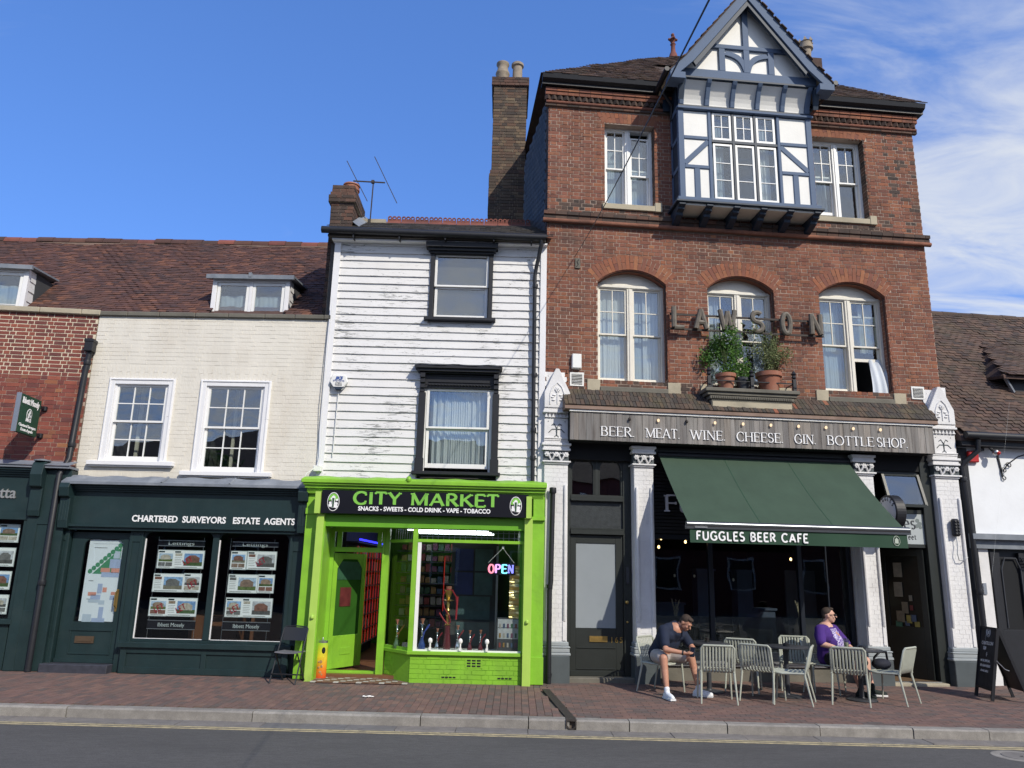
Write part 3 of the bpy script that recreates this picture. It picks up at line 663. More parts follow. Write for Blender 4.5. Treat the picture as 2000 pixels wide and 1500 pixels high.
# double yellow line
yl = MB()
for off in (0.0, .095):
    X = -40
    while X < 45:
        w = random.uniform(2, 4); yl.box(X, X+w, -KW-.35-off-.042, -KW-.35-off, ROADZ+.001, ROADZ+.005+random.uniform(0, .0008)); X += w+.004
yl = in_fk(yl.build('yellow_line', M['yellowline']), 'structure')
# drain channel cover and outlet
dr = empty('drain_channel', tuple(FK.w(DCX, 0, 0)), FK.a, 'narrow dark iron drainage channel crossing the brick pavement from the black downpipe to the kerb', 'drain')
L = math.hypot(dc0[0]-DCX, dc0[1]); dv = Vector((dc0[0]-DCX, dc0[1], pave_z(dc0[1])-ZK)).normalized(); du = Vector((dv.y, -dv.x, 0)).normalized(); dn = du.cross(dv).normalized()
b = MB(); b.obox(Vector((0, 0, ZK-.001))+dv*(L/2+.0), du, dv, dn, .115, L, .016); b.build('cover', M['iron'], dr)
b = MB(); b.obox((0, -KW/2-.01, ZK-.002), (1, 0, 0), (0, 1, 0), (0, 0, 1), .135, KW+.035, .02); b.box(-.068, -.05, -KW-.028, -.0, ROADZ+.03, ZK-.012); b.box(.05, .068, -KW-.028, -.0, ROADZ+.03, ZK-.012)
b.tube([(-.05, -KW-.01, ROADZ+.05), (-.03, -KW-.01, ROADZ+.02), (0, -KW-.01, ROADZ+.012), (.03, -KW-.01, ROADZ+.02), (.05, -KW-.01, ROADZ+.05)], .014, 6)
b.box(-.05, .05, -.06, -.04, ROADZ, ZK-.01)
b.build('outlet', M['iron'], dr)
# round cover in the road, right edge
mc = ground(1995, 1478, ROADZ); mh = empty('manhole_cover', tuple(mc), 0, 'round concrete and iron cover set in the asphalt at the right edge of the road', 'manhole cover')
b = MB().lathe([(.02, .002), (.30, .004), (.31, .002)], (0, 0, 0), 28); b.build('surround', M['kerb'], mh)
b = MB().lathe([(.02, .004), (.20, .010), (.21, .004)], (0, 0, 0), 24); b.build('lid', M['channel'], mh)
# crumpled tissue on the bricks
tp = ground(718, 1357, .0); ti = MB(); random.seed(3)
for k in range(5): ti.ball((tp[0]+k*.028-.05+random.uniform(-.01, .01), tp[1]+random.uniform(-.02, .02), pave_z(1.2)+.012), (random.uniform(.015, .035), random.uniform(.012, .02), random.uniform(.006, .016)), 7, 4)
o = ti.build('crumpled_tissue', M['whiteplastic']); tag(o, 'small crumpled white tissue lying on the pavement bricks below the green shop', 'litter')
random.seed(11)
# ================================================================ white weatherboarded house with the lime green shop
def frame_root(name, fr, label, cat): return empty(name, (0, 0, 0), 0, label, cat, fr=fr)
city = frame_root('weatherboarded_house', FC, 'narrow white weatherboarded house with peeling paint above a lime green shopfront', 'house')
CZ0, CZ1 = 3.27, 7.70
ub = (-2.17, -1.0, 6.20, 7.60); lb = (-2.25, -.84, 3.40, 5.22)
holes_c = [rect_hole(ub[0], ub[1], ub[2], 9), rect_hole(lb[0], lb[1], 3, lb[3])]
wb = wall_back(city, 'wall', M['white'], -CW, -.02, CZ0, CZ1, holes_c, y=.03, thick=.22, ch=.05)
wl = MB().box(-CW, -CW+.1, .25, 7, 0, CZ1).box(-.12, -.02, .25, 3.2, 0, CZ1); wl.build('side_wall', M['brick_dk'], city)
gz = .1517; z = CZ0; k = 0
while z < CZ1-.02:
    for a, b_ in spans(-CW+.10, -.10, z+gz/2, holes_c):
        o = MB(); j = random.uniform(-.004, .004); n = 6; vs = []
        for i in range(n+1):
            X = a+(b_-a)*i/n; d = random.uniform(-.0025, .0025)+j; dz = random.uniform(-.003, .003)
            vs += [(X, .03, z-.009+dz), (X, -.019+d, z-.009+dz), (X, .010+d*.5, z+gz+.01), (X, .03, z+gz+.01)]
        fs = [(3, 2, 1, 0), tuple(4*n+i for i in range(4))]+[(4*i+q, 4*i+(q+1) % 4, 4*(i+1)+(q+1) % 4, 4*(i+1)+q) for i in range(n) for q in range(4)]
        o._add(vs, fs); o.build('weatherboard', M['wboard'], wb)
    z += gz
MB().box(-CW-.015, -CW+.10, -.045, .03, CZ0-.02, CZ1).build('corner_board', M['white_wood'], wb); MB().box(-.11, -.0, -.04, .03, CZ0, CZ1).build('corner_board', M['white_wood'], wb)
MB().box(-CW-.05, .0, -.16, .03, CZ1+.0, CZ1+.03).build('soffit', M['white_wood'], city)
# -- upper sash window
def trim_window(name, hole, sash, hood=None):
    x0, x1, z0, z1 = hole; b = MB()
    b.box(x0, x0+.075, -.055, .12, z0+.05, z1); b.box(x1-.075, x1, -.055, .12, z0+.05, z1)
    b.box(x0+.075, x1-.075, -.045, .12, z1-.06, z1); b.box(x0-.07, x1+.07, -.12, .10, z0-.0, z0+.055)
    w = b.build(name, M['black'], city, bevel=.004)
    sx0, sx1, sz0, sz1 = sash; pn = []; s_ = MB(); mid = sz0+(sz1-sz0)*.49
    glazed(s_, pn, sx0, sx1, mid, sz1, .0, .045, 1, 1, .045, .02, bot=.035); glazed(s_, pn, sx0+.01, sx1-.01, sz0, mid+.01, .046, .045, 1, 1, .05, .02, bot=.08, top=.04)
    b2 = s_; b2.box(x0+.076, sx0, .01, .1, z0+.055, z1-.061) if sx0 > x0+.08 else None; b2.box(sx1, x1-.076, .01, .1, z0+.055, z1-.061) if sx1 < x1-.08 else None
    s_.build('sash', M['white'], w, bevel=.003); put_panes(pn, w, M['glass'])
    interior(w, x0+.02, x1-.02, z0, z1, .2, 1.2, M['room']); return w
w1 = trim_window('window', ub, (-2.09, -1.08, 6.26, 7.53))
curtain(w1, -2.03, -1.13, 6.3, 7.5, .17, M['curtain'], 4, .02); curtain(w1, -2.02, -1.6, 6.3, 6.88, .15, M['curtain'], 3, .015, lean=.12)
b = MB().box(-2.26, -.92, -.20, .03, 7.60, 7.70).box(-2.22, -.96, -.15, .03, 7.55, 7.60).box(-2.19, -.99, -.10, .03, 7.51, 7.55); b.build('hood', M['black'], w1, bevel=.004)
w2 = trim_window('window', (lb[0], lb[1], lb[2]-.03, 4.99), (-2.12, -.99, 3.50, 4.93))
curtain(w2, -2.06, -1.05, 3.52, 4.9, .17, M['curtain'], 9, .035); 
h = MB(); h.box(-2.34, -.78, -.22, .03, 5.26, 5.31); h.box(-2.30, -.82, -.18, .03, 5.21, 5.26); h.box(-2.26, -.86, -.12, .03, 5.185, 5.21)
h.box(-2.16, -.92, -.05, .03, 4.99, 5.185); h.box(-2.10, -.98, -.07, -.05, 5.03, 5.045); h.box(-2.10, -.98, -.07, -.05, 5.15, 5.165)
for i in range(20): h.lathe([(.026, 0), (.026, .012)], (-2.08+i*1.08/19, -.066, 4.975), 8)
h.build('hood', M['black'], w2, bevel=.003)
for xx in (-2.20, -.88):
    c = MB(); 
    for i, (dz, r) in enumerate(((5.15, .05), (5.06, .042), (4.97, .036), (4.90, .03))): c.box(xx-.045, xx+.045, -.16+i*.03, -.05, dz-.05, dz+.03)
    c.box(xx-.06, xx+.06, -.075, .0, 3.45, 4.84); c.box(xx-.075, xx+.075, -.09, .0, 3.40, 3.66); c.build('pilaster', M['black'], w2, bevel=.004)
MB().sheet(lambda u, v: (-2.36+1.6*u, -.02-.22*(1-v), 5.318+.05*v+.01*math.sin(u*17)), 16, 3, .006).build('flashing', M['lead'], w2)
# -- roof
pr = rad(33); GZ = 7.80
def ridge_r():
    for i in range(400):
        r = .3+i*.02; w = FC.w(-1.6, r, GZ+(r+.2)*math.tan(pr)); 
        if proj(w)[1] < 441: return r
    return 1.2
RR = ridge_r(); RZ = GZ+(RR+.2)*math.tan(pr); print('city ridge', RR, RZ)
rf = MB().prism([(-.22, GZ-.02), (RR, RZ-.03), (RR+3, RZ-.03-3*math.tan(pr)), (RR+3, GZ-2.5), (.1, GZ-2.5), (.1, GZ-.06), (-.22, GZ-.06)], -CW-.12, -.03, 'yz').build('roof', M['slate'], city)
sv = (0, math.cos(pr), math.sin(pr)); L = (RR+.2)/math.cos(pr)
it = tile_items((-CW-.12, -.24, GZ), (1, 0, 0), sv, CW+.08, L, M['slate'], tw=.20, gauge=.11, sag=.006, rough=.8, lift=.01)
emit_pieces(it, 'slate', M['slate'], rf, FC, 300)
x = -3.22; 
def ridge_tile_mesh():
    b = MB().prism([(0, 0), (.275, 0), (.275, .075), (0, .075)], -.012, .012)
    for i in range(3):
        cx = .047+i*.09; n = 14; vs = []
        for r in (.045, .022):
            for yy in (-.012, .012):
                for j in range(n):
                    t = 2*math.pi*j/n; vs.append((cx+r*math.cos(t), yy, .108+r*math.sin(t)))
        fs = []
        for j in range(n):
            k2 = (j+1) % n; fs += [(j, k2, n+k2, n+j), (2*n+j, 3*n+j, 3*n+k2, 2*n+k2), (j, 2*n+j, 2*n+k2, k2), (n+j, n+k2, 3*n+k2, 3*n+j)]
        b._add(vs, fs)
    b._add([(0, -.09, -.05), (.275, -.09, -.05), (0, 0, .05), (.275, 0, .05), (0, .09, -.05), (.275, .09, -.05)], [(0, 1, 3, 2), (2, 3, 5, 4), (0, 2, 4), (1, 5, 3), (0, 4, 5, 1)])
    me = bpy.data.meshes.new('ridge_tile'); me.from_pydata(b.v, [], b.f); me.materials.append(M['ridge']); return me
rme = ridge_tile_mesh(); k = 0
while x < -.25:
    o = bpy.data.objects.new('ridge_tile', rme); COL.objects.link(o); o.parent = rf; o.location = (x, RR+.01, RZ+.02-.0*k); o.rotation_euler = (random.uniform(-.03, .03), random.uniform(-.012, .012), 0); x += .283; k += 1
MB().box(-CW+.1, -3.24, RR-.1, RR+.12, RZ-.03, RZ+.05).build('ridge_mortar', M['mortar_mid'], rf)
g = MB(); gp = [(-CW-.22, -.30, GZ+.03), (-.03, -.30, GZ-.02)]
g.tube(gp, .065, 12); g.build('gutter', M['black'], city, smooth=True)
for xx in (-3.6, -2.75, -1.9, -1.0, -.3): MB().box(xx-.012, xx+.012, -.30, -.12, GZ-.11, GZ-.03).build('gutter_bracket', M['black'], city)
pipe(city, [(-.12, -.30, GZ-.06), (-.12, -.28, GZ-.16), (-.20, -.10, GZ-.55), (-.22, -.09, GZ-.7), (-.20, -.09, 3.30)], .036, M['black'], [(6.9, -.21, -.09), (5.2, -.20, -.09), (4.2, -.20, -.09), (3.7, -.2, -.09)])
# -- left chimney
def chimney(root, fr, x0, x1, y0, y1, z0, z1, m, mm, caps, indiv=60, name='chimney', mortar=None):
    c = MB().box(x0+.008, x1-.008, y0+.008, y1-.008, z0, z1).build(name, mortar or M['mortar_mid'], root); it = []
    it += brick_items(x0, x1, z0, z1, [], m, (0, y0, 0)); it += brick_items(0, y1-y0, z0, z1, [], m, (x1, y0, 0), (0, 1, 0), (1, 0, 0)); it += brick_items(0, y1-y0, z0, z1, [], m, (x0, y1, 0), (0, -1, 0), (-1, 0, 0))
    for (a, h, e) in caps:
        MB().box(x0-e+.01, x1+e-.01, y0-e+.01, y1+e, a, a+h).build('corbel_core', mortar or M['mortar_dark'], c)
        it += brick_items(x0-e, x1+e, a, a+h, [], mm, (0, y0-e, 0)); it += brick_items(0, y1-y0+2*e, a, a+h, [], mm, (x1+e, y0-e, 0), (0, 1, 0), (1, 0, 0)); it += brick_items(0, y1-y0+2*e, a, a+h, [], mm, (x0-e, y1+e, 0), (0, -1, 0), (-1, 0, 0))
    emit_pieces(it, 'brick', m, c, fr, indiv); return c
a, t = FC.p(638.7, 500, .35), FC.p(655, 361, .35); r_ = FC.p(690, 400, .35)
c1 = chimney(city, FC, a[0], r_[0], .35, 1.5, 6.0, t[1], M['brick_dk'], M['brick_dk'], [(t[1]-.38, .15, .05), (t[1]-.23, .075, .025)], 120, mortar=M['mortar_mid'])
MB().lathe([(.02, 0), (.15, .0), (.15, .07), (.17, .075), (.17, .12), (.15, .13), (.15, .17), (.17, .18), (.16, .21), (.02, .2)], ((a[0]+r_[0])/2+.06, .75, t[1]), 18).build('chimney_pot', M['terracotta'], c1, smooth=True)
MB().sheet(lambda u, v: (r_[0]+.01+.16*u, .35+.9*v, GZ+.38+.9*v*math.tan(pr)+.12*(1-u)), 4, 3, .01).build('flashing', M['lead'], c1)
# -- tall chimney behind the ridge
Y2 = 2.6; a0, t0, b0 = FC.p(961, 300, Y2), FC.p(960, 152, Y2), FC.p(1026, 300, Y2)
bnd = FC.p(980, 340, Y2)[1]
c2 = chimney(city, FC, a0[0], b0[0], Y2, Y2+1.3, 6.5, t0[1], M['brick_old'], M['brick_dk'], [(t0[1]-.22, .225, .05), (bnd, .09, .03)], 250)
sb = chimney(city, FC, a0[0]-.05, b0[0]+.03, Y2-.03, Y2+1.33, 6.5, bnd, M['brick_old'], M['brick_dk'], [], 80, mortar=M['mortar_mid'])
cx = (a0[0]+b0[0])/2
MB().lathe([(.02, -.1), (.155, -.1), (.15, .27), (.17, .30), (.17, .33), (.13, .42), (.125, .52), (.155, .56), (.155, .60), (.12, .62), (.02, .60)], (cx-.20, Y2+.3, t0[1]), 18).build('chimney_pot', M['terr_pot'], c2, smooth=True)
MB().lathe([(.02, -.1), (.125, -.1), (.115, .50), (.15, .53), (.15, .59), (.13, .61), (.02, .59)], (cx+.16, Y2+.3, t0[1]), 18).build('chimney_pot', M['terr_pot'], c2, smooth=True)
# -- shopfront --------------------------------------------------------------
Y = -.40; sf = MB()
sf.box(-CW-.10, .02, Y-.12, .0, 3.10, 3.16); sf.box(-CW-.08, .0, Y-.08, .0, 3.05, 3.10)
for i in range(5): sf.box(-CW-.05, -.02, Y-.06+i*.012, .0, 3.045-i*.02, 3.065-i*.02)
sf.box(-CW+.02, -.08, Y+.08, .0, 2.50, 2.97)
shop = sf.build('shopfront', M['lime'], city, bevel=.004)
MB().sheet(lambda u, v: (-CW-.11+(CW+.14)*u, Y-.135+(.42)*v*v, 3.165+.11*v+.006*math.sin(u*23)+.006*math.sin(u*57+v*4)), 60, 5, .012).build('lead_capping', M['lime'], shop, smooth=True)
b = MB(); b.box(-CW-.13, .03, Y-.15, Y-.12, 3.13, 3.20); b.ball((-2.3, Y-.13, 3.22), (.05, .05, .06)); b.build('capping_edge', M['lime'], shop, bevel=.01)
MB().box(-CW, -.0, -.06, .02, 3.23, 3.29).build('flashing', M['lead'], shop)
# pilasters & yellow-green posts
MB().box(-CW-.05, -CW+.14, Y+.05, -.0, 0, 3.0).box(-CW-.06, -CW+.15, Y+.03, Y+.05, 2.62, 2.72).build('pilaster', M['lime'], shop, bevel=.004)
MB().box(-.20, .0, Y+.03, -.0, 0, 3.0).box(-.21, .01, Y+.0, Y+.03, .0, .42).box(-.215, .01, Y-.03, Y+.03, 2.60, 2.66).box(-.19, -.01, Y+.0, Y+.03, 2.66, 3.0).build('pilaster', M['lime'], shop, bevel=.004)
for x0, x1 in ((-3.80, -3.68), (-.335, -.20)):
    MB().box(x0, x1, Y-.10, Y+.06, -.02, 2.62).build('post', M['lime_yel'], shop, bevel=.004)
    MB().lathe([(.03, 0), (.03, .03), (.015, .05)], (0, 0, 0), 8).build('post_stop', M['lime_yel'], shop).location = ((x0+x1)/2, Y-.115, .95)
for x0 in (-3.83, -.315): MB().box(x0, x0+.09, Y-.20, Y-.06, 2.62, 2.98).build('sign_end_block', M['lime_yel'], shop, bevel=.003)
MB().box(-3.74, -.30, Y-.02, Y+.3, 2.42, 2.62).build('awning_box', M['lime_dk'], shop, bevel=.006)
# stall riser of painted bricks: straight run and the splay to the door
gp1, gp0 = (-2.14, Y+.02), (-2.62, Y+.50)
it = brick_items(-2.14, -.34, -.02, .42, [rect_hole(-1.24, -.98, .24, .38)], M['lime'], (0, Y+.0, 0), proud=.003, jit=.002)
dspl = Vector((gp0[0]-gp1[0], gp0[1]-gp1[1], 0)); LS = dspl.length; dspl.normalize(); nsp = Vector((dspl.y, -dspl.x, 0)); nsp = -nsp if nsp.y > 0 else nsp
it += brick_items(0, LS, -.02, .42, [], M['lime'], (gp0[0], gp0[1], 0), -dspl, nsp, proud=.003, jit=.002)
rs = MB().prism([(-2.14, Y+.004), (-.34, Y+.004), (-.34, .1), (-2.62, .1), (gp0[0]+.003, gp0[1]+.003)], -.05, .42, 'xy').build('stall_riser', M['lime'], city)
emit_pieces(it, 'brick', M['lime'], rs, FC, 120)
b = MB()
for i in range(3):
    for j in range(3): b.box(-1.22+i*.08, -1.16+i*.08, Y-.008, Y+.01, .25+j*.042, .275+j*.042)
for cxx in (-1.62, -.72):
    for i in range(4): b.box(cxx+i*.06, cxx+.045+i*.06, Y-.009, Y+.01, .075, .095)
b.build('air_brick', M['room_dark'], rs)
MB().box(-1.25, -.97, Y-.006, Y+.01, .235, .385).build('air_brick_frame', M['lime'], rs)
# sill and window frames
MB().prism([(-2.19, Y-.05), (-.34, Y-.05), (-.34, Y+.1), (-2.10, Y+.1), (-2.60, Y+.62), (-2.69, Y+.53)], .42, .475, 'xy').build('sill', M['lime'], shop, bevel=.006)
pn = []; b = MB(); TZ = 2.22
b.box(-2.19, -2.11, Y-.01, Y+.07, .475, 2.50)                                  # corner post
b.box(-2.11, -.335, Y-.0, Y+.06, TZ-.02, TZ+.03); b.box(-2.11, -.335, Y, Y+.06, 2.46, 2.50)
b.build('window_frame', M['lime'], shop, bevel=.003)
b = MB(); b.box(-2.105, -2.045, Y+.01, Y+.05, .475, TZ-.02); b.box(-2.045, -.36, Y+.01, Y+.05, .475, .50); b.build('white_bead', M['white'], shop)
win = MB().box(-.36, -.335, Y+.01, Y+.06, .475, TZ-.02).build('window', M['lime'], shop)
def pane_at(parent, p, q, z0, z1, m, name='pane'):
    p, q = Vector((*p, 0)), Vector((*q, 0)); u = (q-p); L = u.length; u.normalize(); n = u.cross(Vector((0, 0, 1)))
    return unit_obj(name, m, parent, (p+q)/2+Vector((0, 0, (z0+z1)/2)), u, n, (0, 0, 1), L, .006, z1-z0)
pane_at(shop, (-2.04, Y+.03), (-.36, Y+.03), .50, TZ-.02, M['shopglass']); pane_at(shop, (-2.11, Y+.03), (-.36, Y+.03), TZ+.03, 2.46, M['shopglass'])
pane_at(shop, (-2.58, Y+.47), (-2.18, Y+.06), .475, TZ-.02, M['shopglass']); pane_at(shop, (-2.58, Y+.47), (-2.18, Y+.06), TZ+.03, 2.46, M['shopglass'])
b = MB(); 
for z in (.475, TZ-.02, 2.46): b.bar((-2.62, Y+.50, z+.02), (-2.17, Y+.05, z+.02), .05, .05)
b.build('splay_rail', M['lime'], shop)
DP = -2.64                                                                    # post between door and window
MB().box(DP-.10, DP, Y+.44, Y+.58, .0, 2.50).box(DP-.115, DP-.08, Y+.42, Y+.46, .0, 2.4).build('door_post', M['lime'], shop, bevel=.004)
# lattice grille behind the transom lights
b = MB()
for i in range(19): x = -2.06+i*.092; b.bar((x, Y+.16, TZ+.03), (x, Y+.16, 2.47), .008)
for z in (2.30, 2.38): b.bar((-2.08, Y+.168, z), (-.38, Y+.168, z), .008)
for i in range(10): x = -2.56+i*.045; y = Y+.60-i*.045; b.bar((x, y, TZ+.03), (x, y, 2.47), .007)
b.build('lattice_grille', M['metal'], shop)
# doorway: frame, transom light, open door, step
YD = Y+.50
b = MB(); b.box(-3.68, -3.60, YD, YD+.1, .05, 2.42); b.box(-3.60, DP-.10, YD+.0, YD+.09, 2.02, 2.10); b.box(-3.60, DP-.10, YD+.0, YD+.09, 2.36, 2.46)
b.box(-3.56, -3.48, YD+.01, YD+.08, 2.10, 2.36); b.box(-2.86, -2.79, YD+.01, YD+.08, 2.10, 2.36); b.build('door_frame', M['lime'], shop, bevel=.003)
pane_at(shop, (-3.5, YD+.05), (-2.8, YD+.05), 2.10, 2.36, M['shopglass'])
MB().box(-3.70, -3.66, Y-.06, YD, .0, 2.5).build('porch_side', M['lime'], shop)
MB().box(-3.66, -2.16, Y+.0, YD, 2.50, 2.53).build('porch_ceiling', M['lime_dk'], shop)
MB().box(-3.66, DP-.02, YD-.03, YD+.12, -.03, .085).build('door_step', M['lime'], shop, bevel=.006)
dr_ = empty('door', (-3.59, YD+.05, 0), rad(60)); dr_.parent = city
b = MB(); W_ = .86; b.box(0, .10, 0, .045, .09, 2.0); b.box(W_-.10, W_, 0, .045, .09, 2.0); b.box(.10, W_-.10, .001, .045, .09, .62); b.box(.10, W_-.10, .001, .045, 1.90, 2.0)
b.box(.30, .56, -.008, 0, .30, .42); b.prism([(.10, 1.9), (.24, 1.9), (.10, 1.74)], .002, .043); b.prism([(W_-.10, 1.9), (W_-.10, 1.74), (W_-.24, 1.9)], .002, .043)
b.build('door_leaf', M['lime'], dr_, bevel=.004)
MB().box(.10, W_-.10, .018, .026, .62, 1.90).build('door_glass', mat('dark_green_tinted_film', (.03, .10, .015), .15, .1, 3), dr_)
MB().box(.22, .50, .008, .017, 1.10, 1.42).build('notice', mat('dark_red_notice', (.10, .02, .02), .5, .5, 6), dr_)
MB().box(.12, W_-.12, .010, .017, 1.55, 1.86).build('sticker', mat('grey_green_sticker', (.03, .09, .05), .4, .3, 9), dr_)
# tiled threshold: small pale and brown squares
b1, b2 = MB(), MB()
for i in range(17):
    for j in range(8):
        x, y = -3.62+i*.09, Y+.42-j*.09
        if x > -2.72+max(0, (Y+.42-y))*.95: continue
        (b1 if (i+j) % 2 and (i//2+j//2) % 2 else b2).obox((x, y, .004), (1, 0, 0), (0, 1, 0), (0, 0, 1), .084, .084, .012)
th = b1.build('threshold_tiles', mat('pale_threshold_tile', (.45, .43, .38), .7, .15, 12), shop, stuff=True); b2.build('threshold_tiles', mat('brown_threshold_tile', (.16, .09, .06), .7, .2, 12), shop, stuff=True)
# -- shop interior
IN = interior(shop, -3.9, -.06, .02, 2.75, Y+.62, 5.5, mat('lime_interior_wall', (.055, .17, .02), .8, .1, 2), 'interior')
MB().box(-3.9, -.06, Y+.3, 5.4, 0, .05).build('floor_boards', mat('brown_laminate', (.16, .07, .035), .5, .2, 8, stretch=(1, 6, 1)), shop)
b = MB(); b.prism([(-2.09, Y+.07), (-.36, Y+.07), (-.36, Y+.6), (-2.55, Y+.6), (-2.55, Y+.52)], .43, .47, 'xy'); b.build('display_shelf', M['whiteplastic'], shop)
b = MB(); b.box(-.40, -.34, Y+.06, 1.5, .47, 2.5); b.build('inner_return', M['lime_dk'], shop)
# shelves with packets (left wall seen through the door, back wall through the window)
pk = [mat('packet_colour', c, .5, .1, 6) for c in ((.20, .04, .035), (.22, .13, .04), (.28, .26, .24), (.04, .07, .13), (.12, .04, .08), (.03, .09, .05))]
pb = [MB() for _ in pk]
for s_ in range(7):
    z = .35+s_*.27
    for k in range(26):
        y = .95+k*.13; random.choice(pb).box(-3.55, -3.40+random.uniform(-.03, .03), y, y+.10, z, z+random.uniform(.12, .2))
for s_ in range(8):
    z = .5+s_*.24
    for k in range(16):
        x = -3.0+k*.14; random.choice(pb).box(x, x+.11, 4.6, 4.8, z, z+random.uniform(.10, .19))
for p_, m_ in zip(pb, pk): p_.build('shelf_goods', m_, shop, stuff=True)
b = MB()
for s_ in range(8): b.box(-3.6, -3.35, .9, 4.4, .32+s_*.27, .34+s_*.27); b.box(-3.1, -.8, 4.55, 4.9, .46+s_*.24, .48+s_*.24)
b.box(-3.9, -3.56, .9, 4.4, 0, 2.6); b.build('shelving', M['room'], shop)
for k in range(10): MB().box(-3.36, -3.35, 1.0+k*.34, 1.010+k*.34, .35, 2.15).build('red_light_strip', M['led_red'], shop)
for x in (-3.33,): MB().box(x, x+.03, .95, 4.4, 2.25, 2.28).build('blue_light_strip', M['led_blue'], shop)
for x, z0 in ((-2.42, 1.3), (-1.8, 1.0)): MB().box(x, x+.014, 1.6, 1.614, z0, 2.0).build('red_light_strip', M['led_red'], shop)
for k in range(6): MB().box(-2.85+k*.05, -1.15+k*.05, .8+k*.7, .86+k*.7, 2.54, 2.57).build('ceiling_tube', M['led_white'], shop)
# posters inside on a tall cabinet
pm1, pm2 = mat('navy_poster', (.02, .03, .12), .5, .3, 4), mat('grey_teal_poster', (.05, .09, .10), .5, .3, 5)
for i in range(2):
    for j in range(2): MB().box(-1.55+i*.36, -1.22+i*.36, .95, .965, 1.75-j*.42, 2.14-j*.42).build('poster', pm1 if i == 0 else pm2, shop)
for j in range(2): MB().box(-1.5, -.9, .96, .975, .75-j*.45+.15, 1.15-j*.45+.15).build('poster', pm2, shop)
b = MB().box(-1.62, -.78, .98, 1.3, .05, 2.25).build('cabinet', M['room'], shop); MB().box(-.80, -.76, .90, .94, .05, 2.2).build('cabinet_post', M['metal'], shop)
# -- sign ------------------------------------------------------------------
sg = empty('shop_sign', (-2.0, Y-.1, 2.82), 0, 'black fascia sign reading CITY MARKET in green capitals above the lime green shop', 'sign', fr=FC)
def SG(m, n, mt, **k): return m.build(n, mt, sg, **k)
sx, sw = -1.72, 3.42
SG(MB().box(-1.73, 1.72, -.06, 0, -.19, .19), 'panel', M['signblack'], bevel=.002)
t = MB(); stroke_text(t, 'CITY MARKET', (-1.20, -.062, -.028), (1, 0, 0), .198, thick=.27, thin=.16, serif=.13, d=.004, gap=.09, width=2.42, serif_t=.11); SG(t, 'lettering', M['lettergreen'])
put_text('lettering', 'SNACKS - SWEETS - COLD DRINK - VAPE - TOBACCO', M['letterwhite'], sg, (-1.11, -.065, -.135), (1, 0, 0), (0, 0, 1), .10, 2.20, offset=.003)
for cx_ in (-1.53, 1.51):
    e = MB(); e.prism([(cx_+.10*math.cos(t_), .03*0+.155*math.sin(t_)) for t_ in [i*math.pi/14 for i in range(28)]], -.064, -.06); eo = SG(e, 'emblem_rim', M['letterwhite'])
    e = MB(); e.prism([(cx_+.09*math.cos(t_), .143*math.sin(t_)) for t_ in [i*math.pi/14 for i in range(28)]], -.067, -.0635); SG(e, 'emblem_field', M['signblack'])
    e = MB(); e.prism([(cx_+.082*math.cos(t_), .02+.115*math.sin(t_)) for t_ in [i*math.pi/14 for i in range(15)]], -.069, -.0665); SG(e, 'emblem_top', M['lettergreen'])
    e = MB(); e.prism([(cx_-.02, -.10), (cx_+.025, -.10), (cx_+.03, .08), (cx_+.0, .105), (cx_-.03, .08)], -.072, -.0685)
    for (a_, b2_, r1) in ((.05, -.03, .026), (.045, -.075, .03), (-.045, -.06, .03), (-.05, -.02, .02), (.06, .03, .02), (-.03, .05, .018)): e.lathe([(r1, 0), (r1, .001)], (0, 0, 0), 3) if 0 else e.prism([(cx_+a_+r1*math.cos(t_), b2_+r1*math.sin(t_)) for t_ in [i*math.pi/6 for i in range(12)]], -.0715+a_*.01, -.068)
    SG(e, 'emblem_figure', M['letterwhite'])
    e = MB(); e.prism([(cx_-.012, -.095), (cx_+.012, -.095), (cx_+.018, .06), (cx_-.02, .06)], -.0745, -.0715); SG(e, 'emblem_cup', mat('dark_emblem_green', (.02, .07, .03), .5, 0))
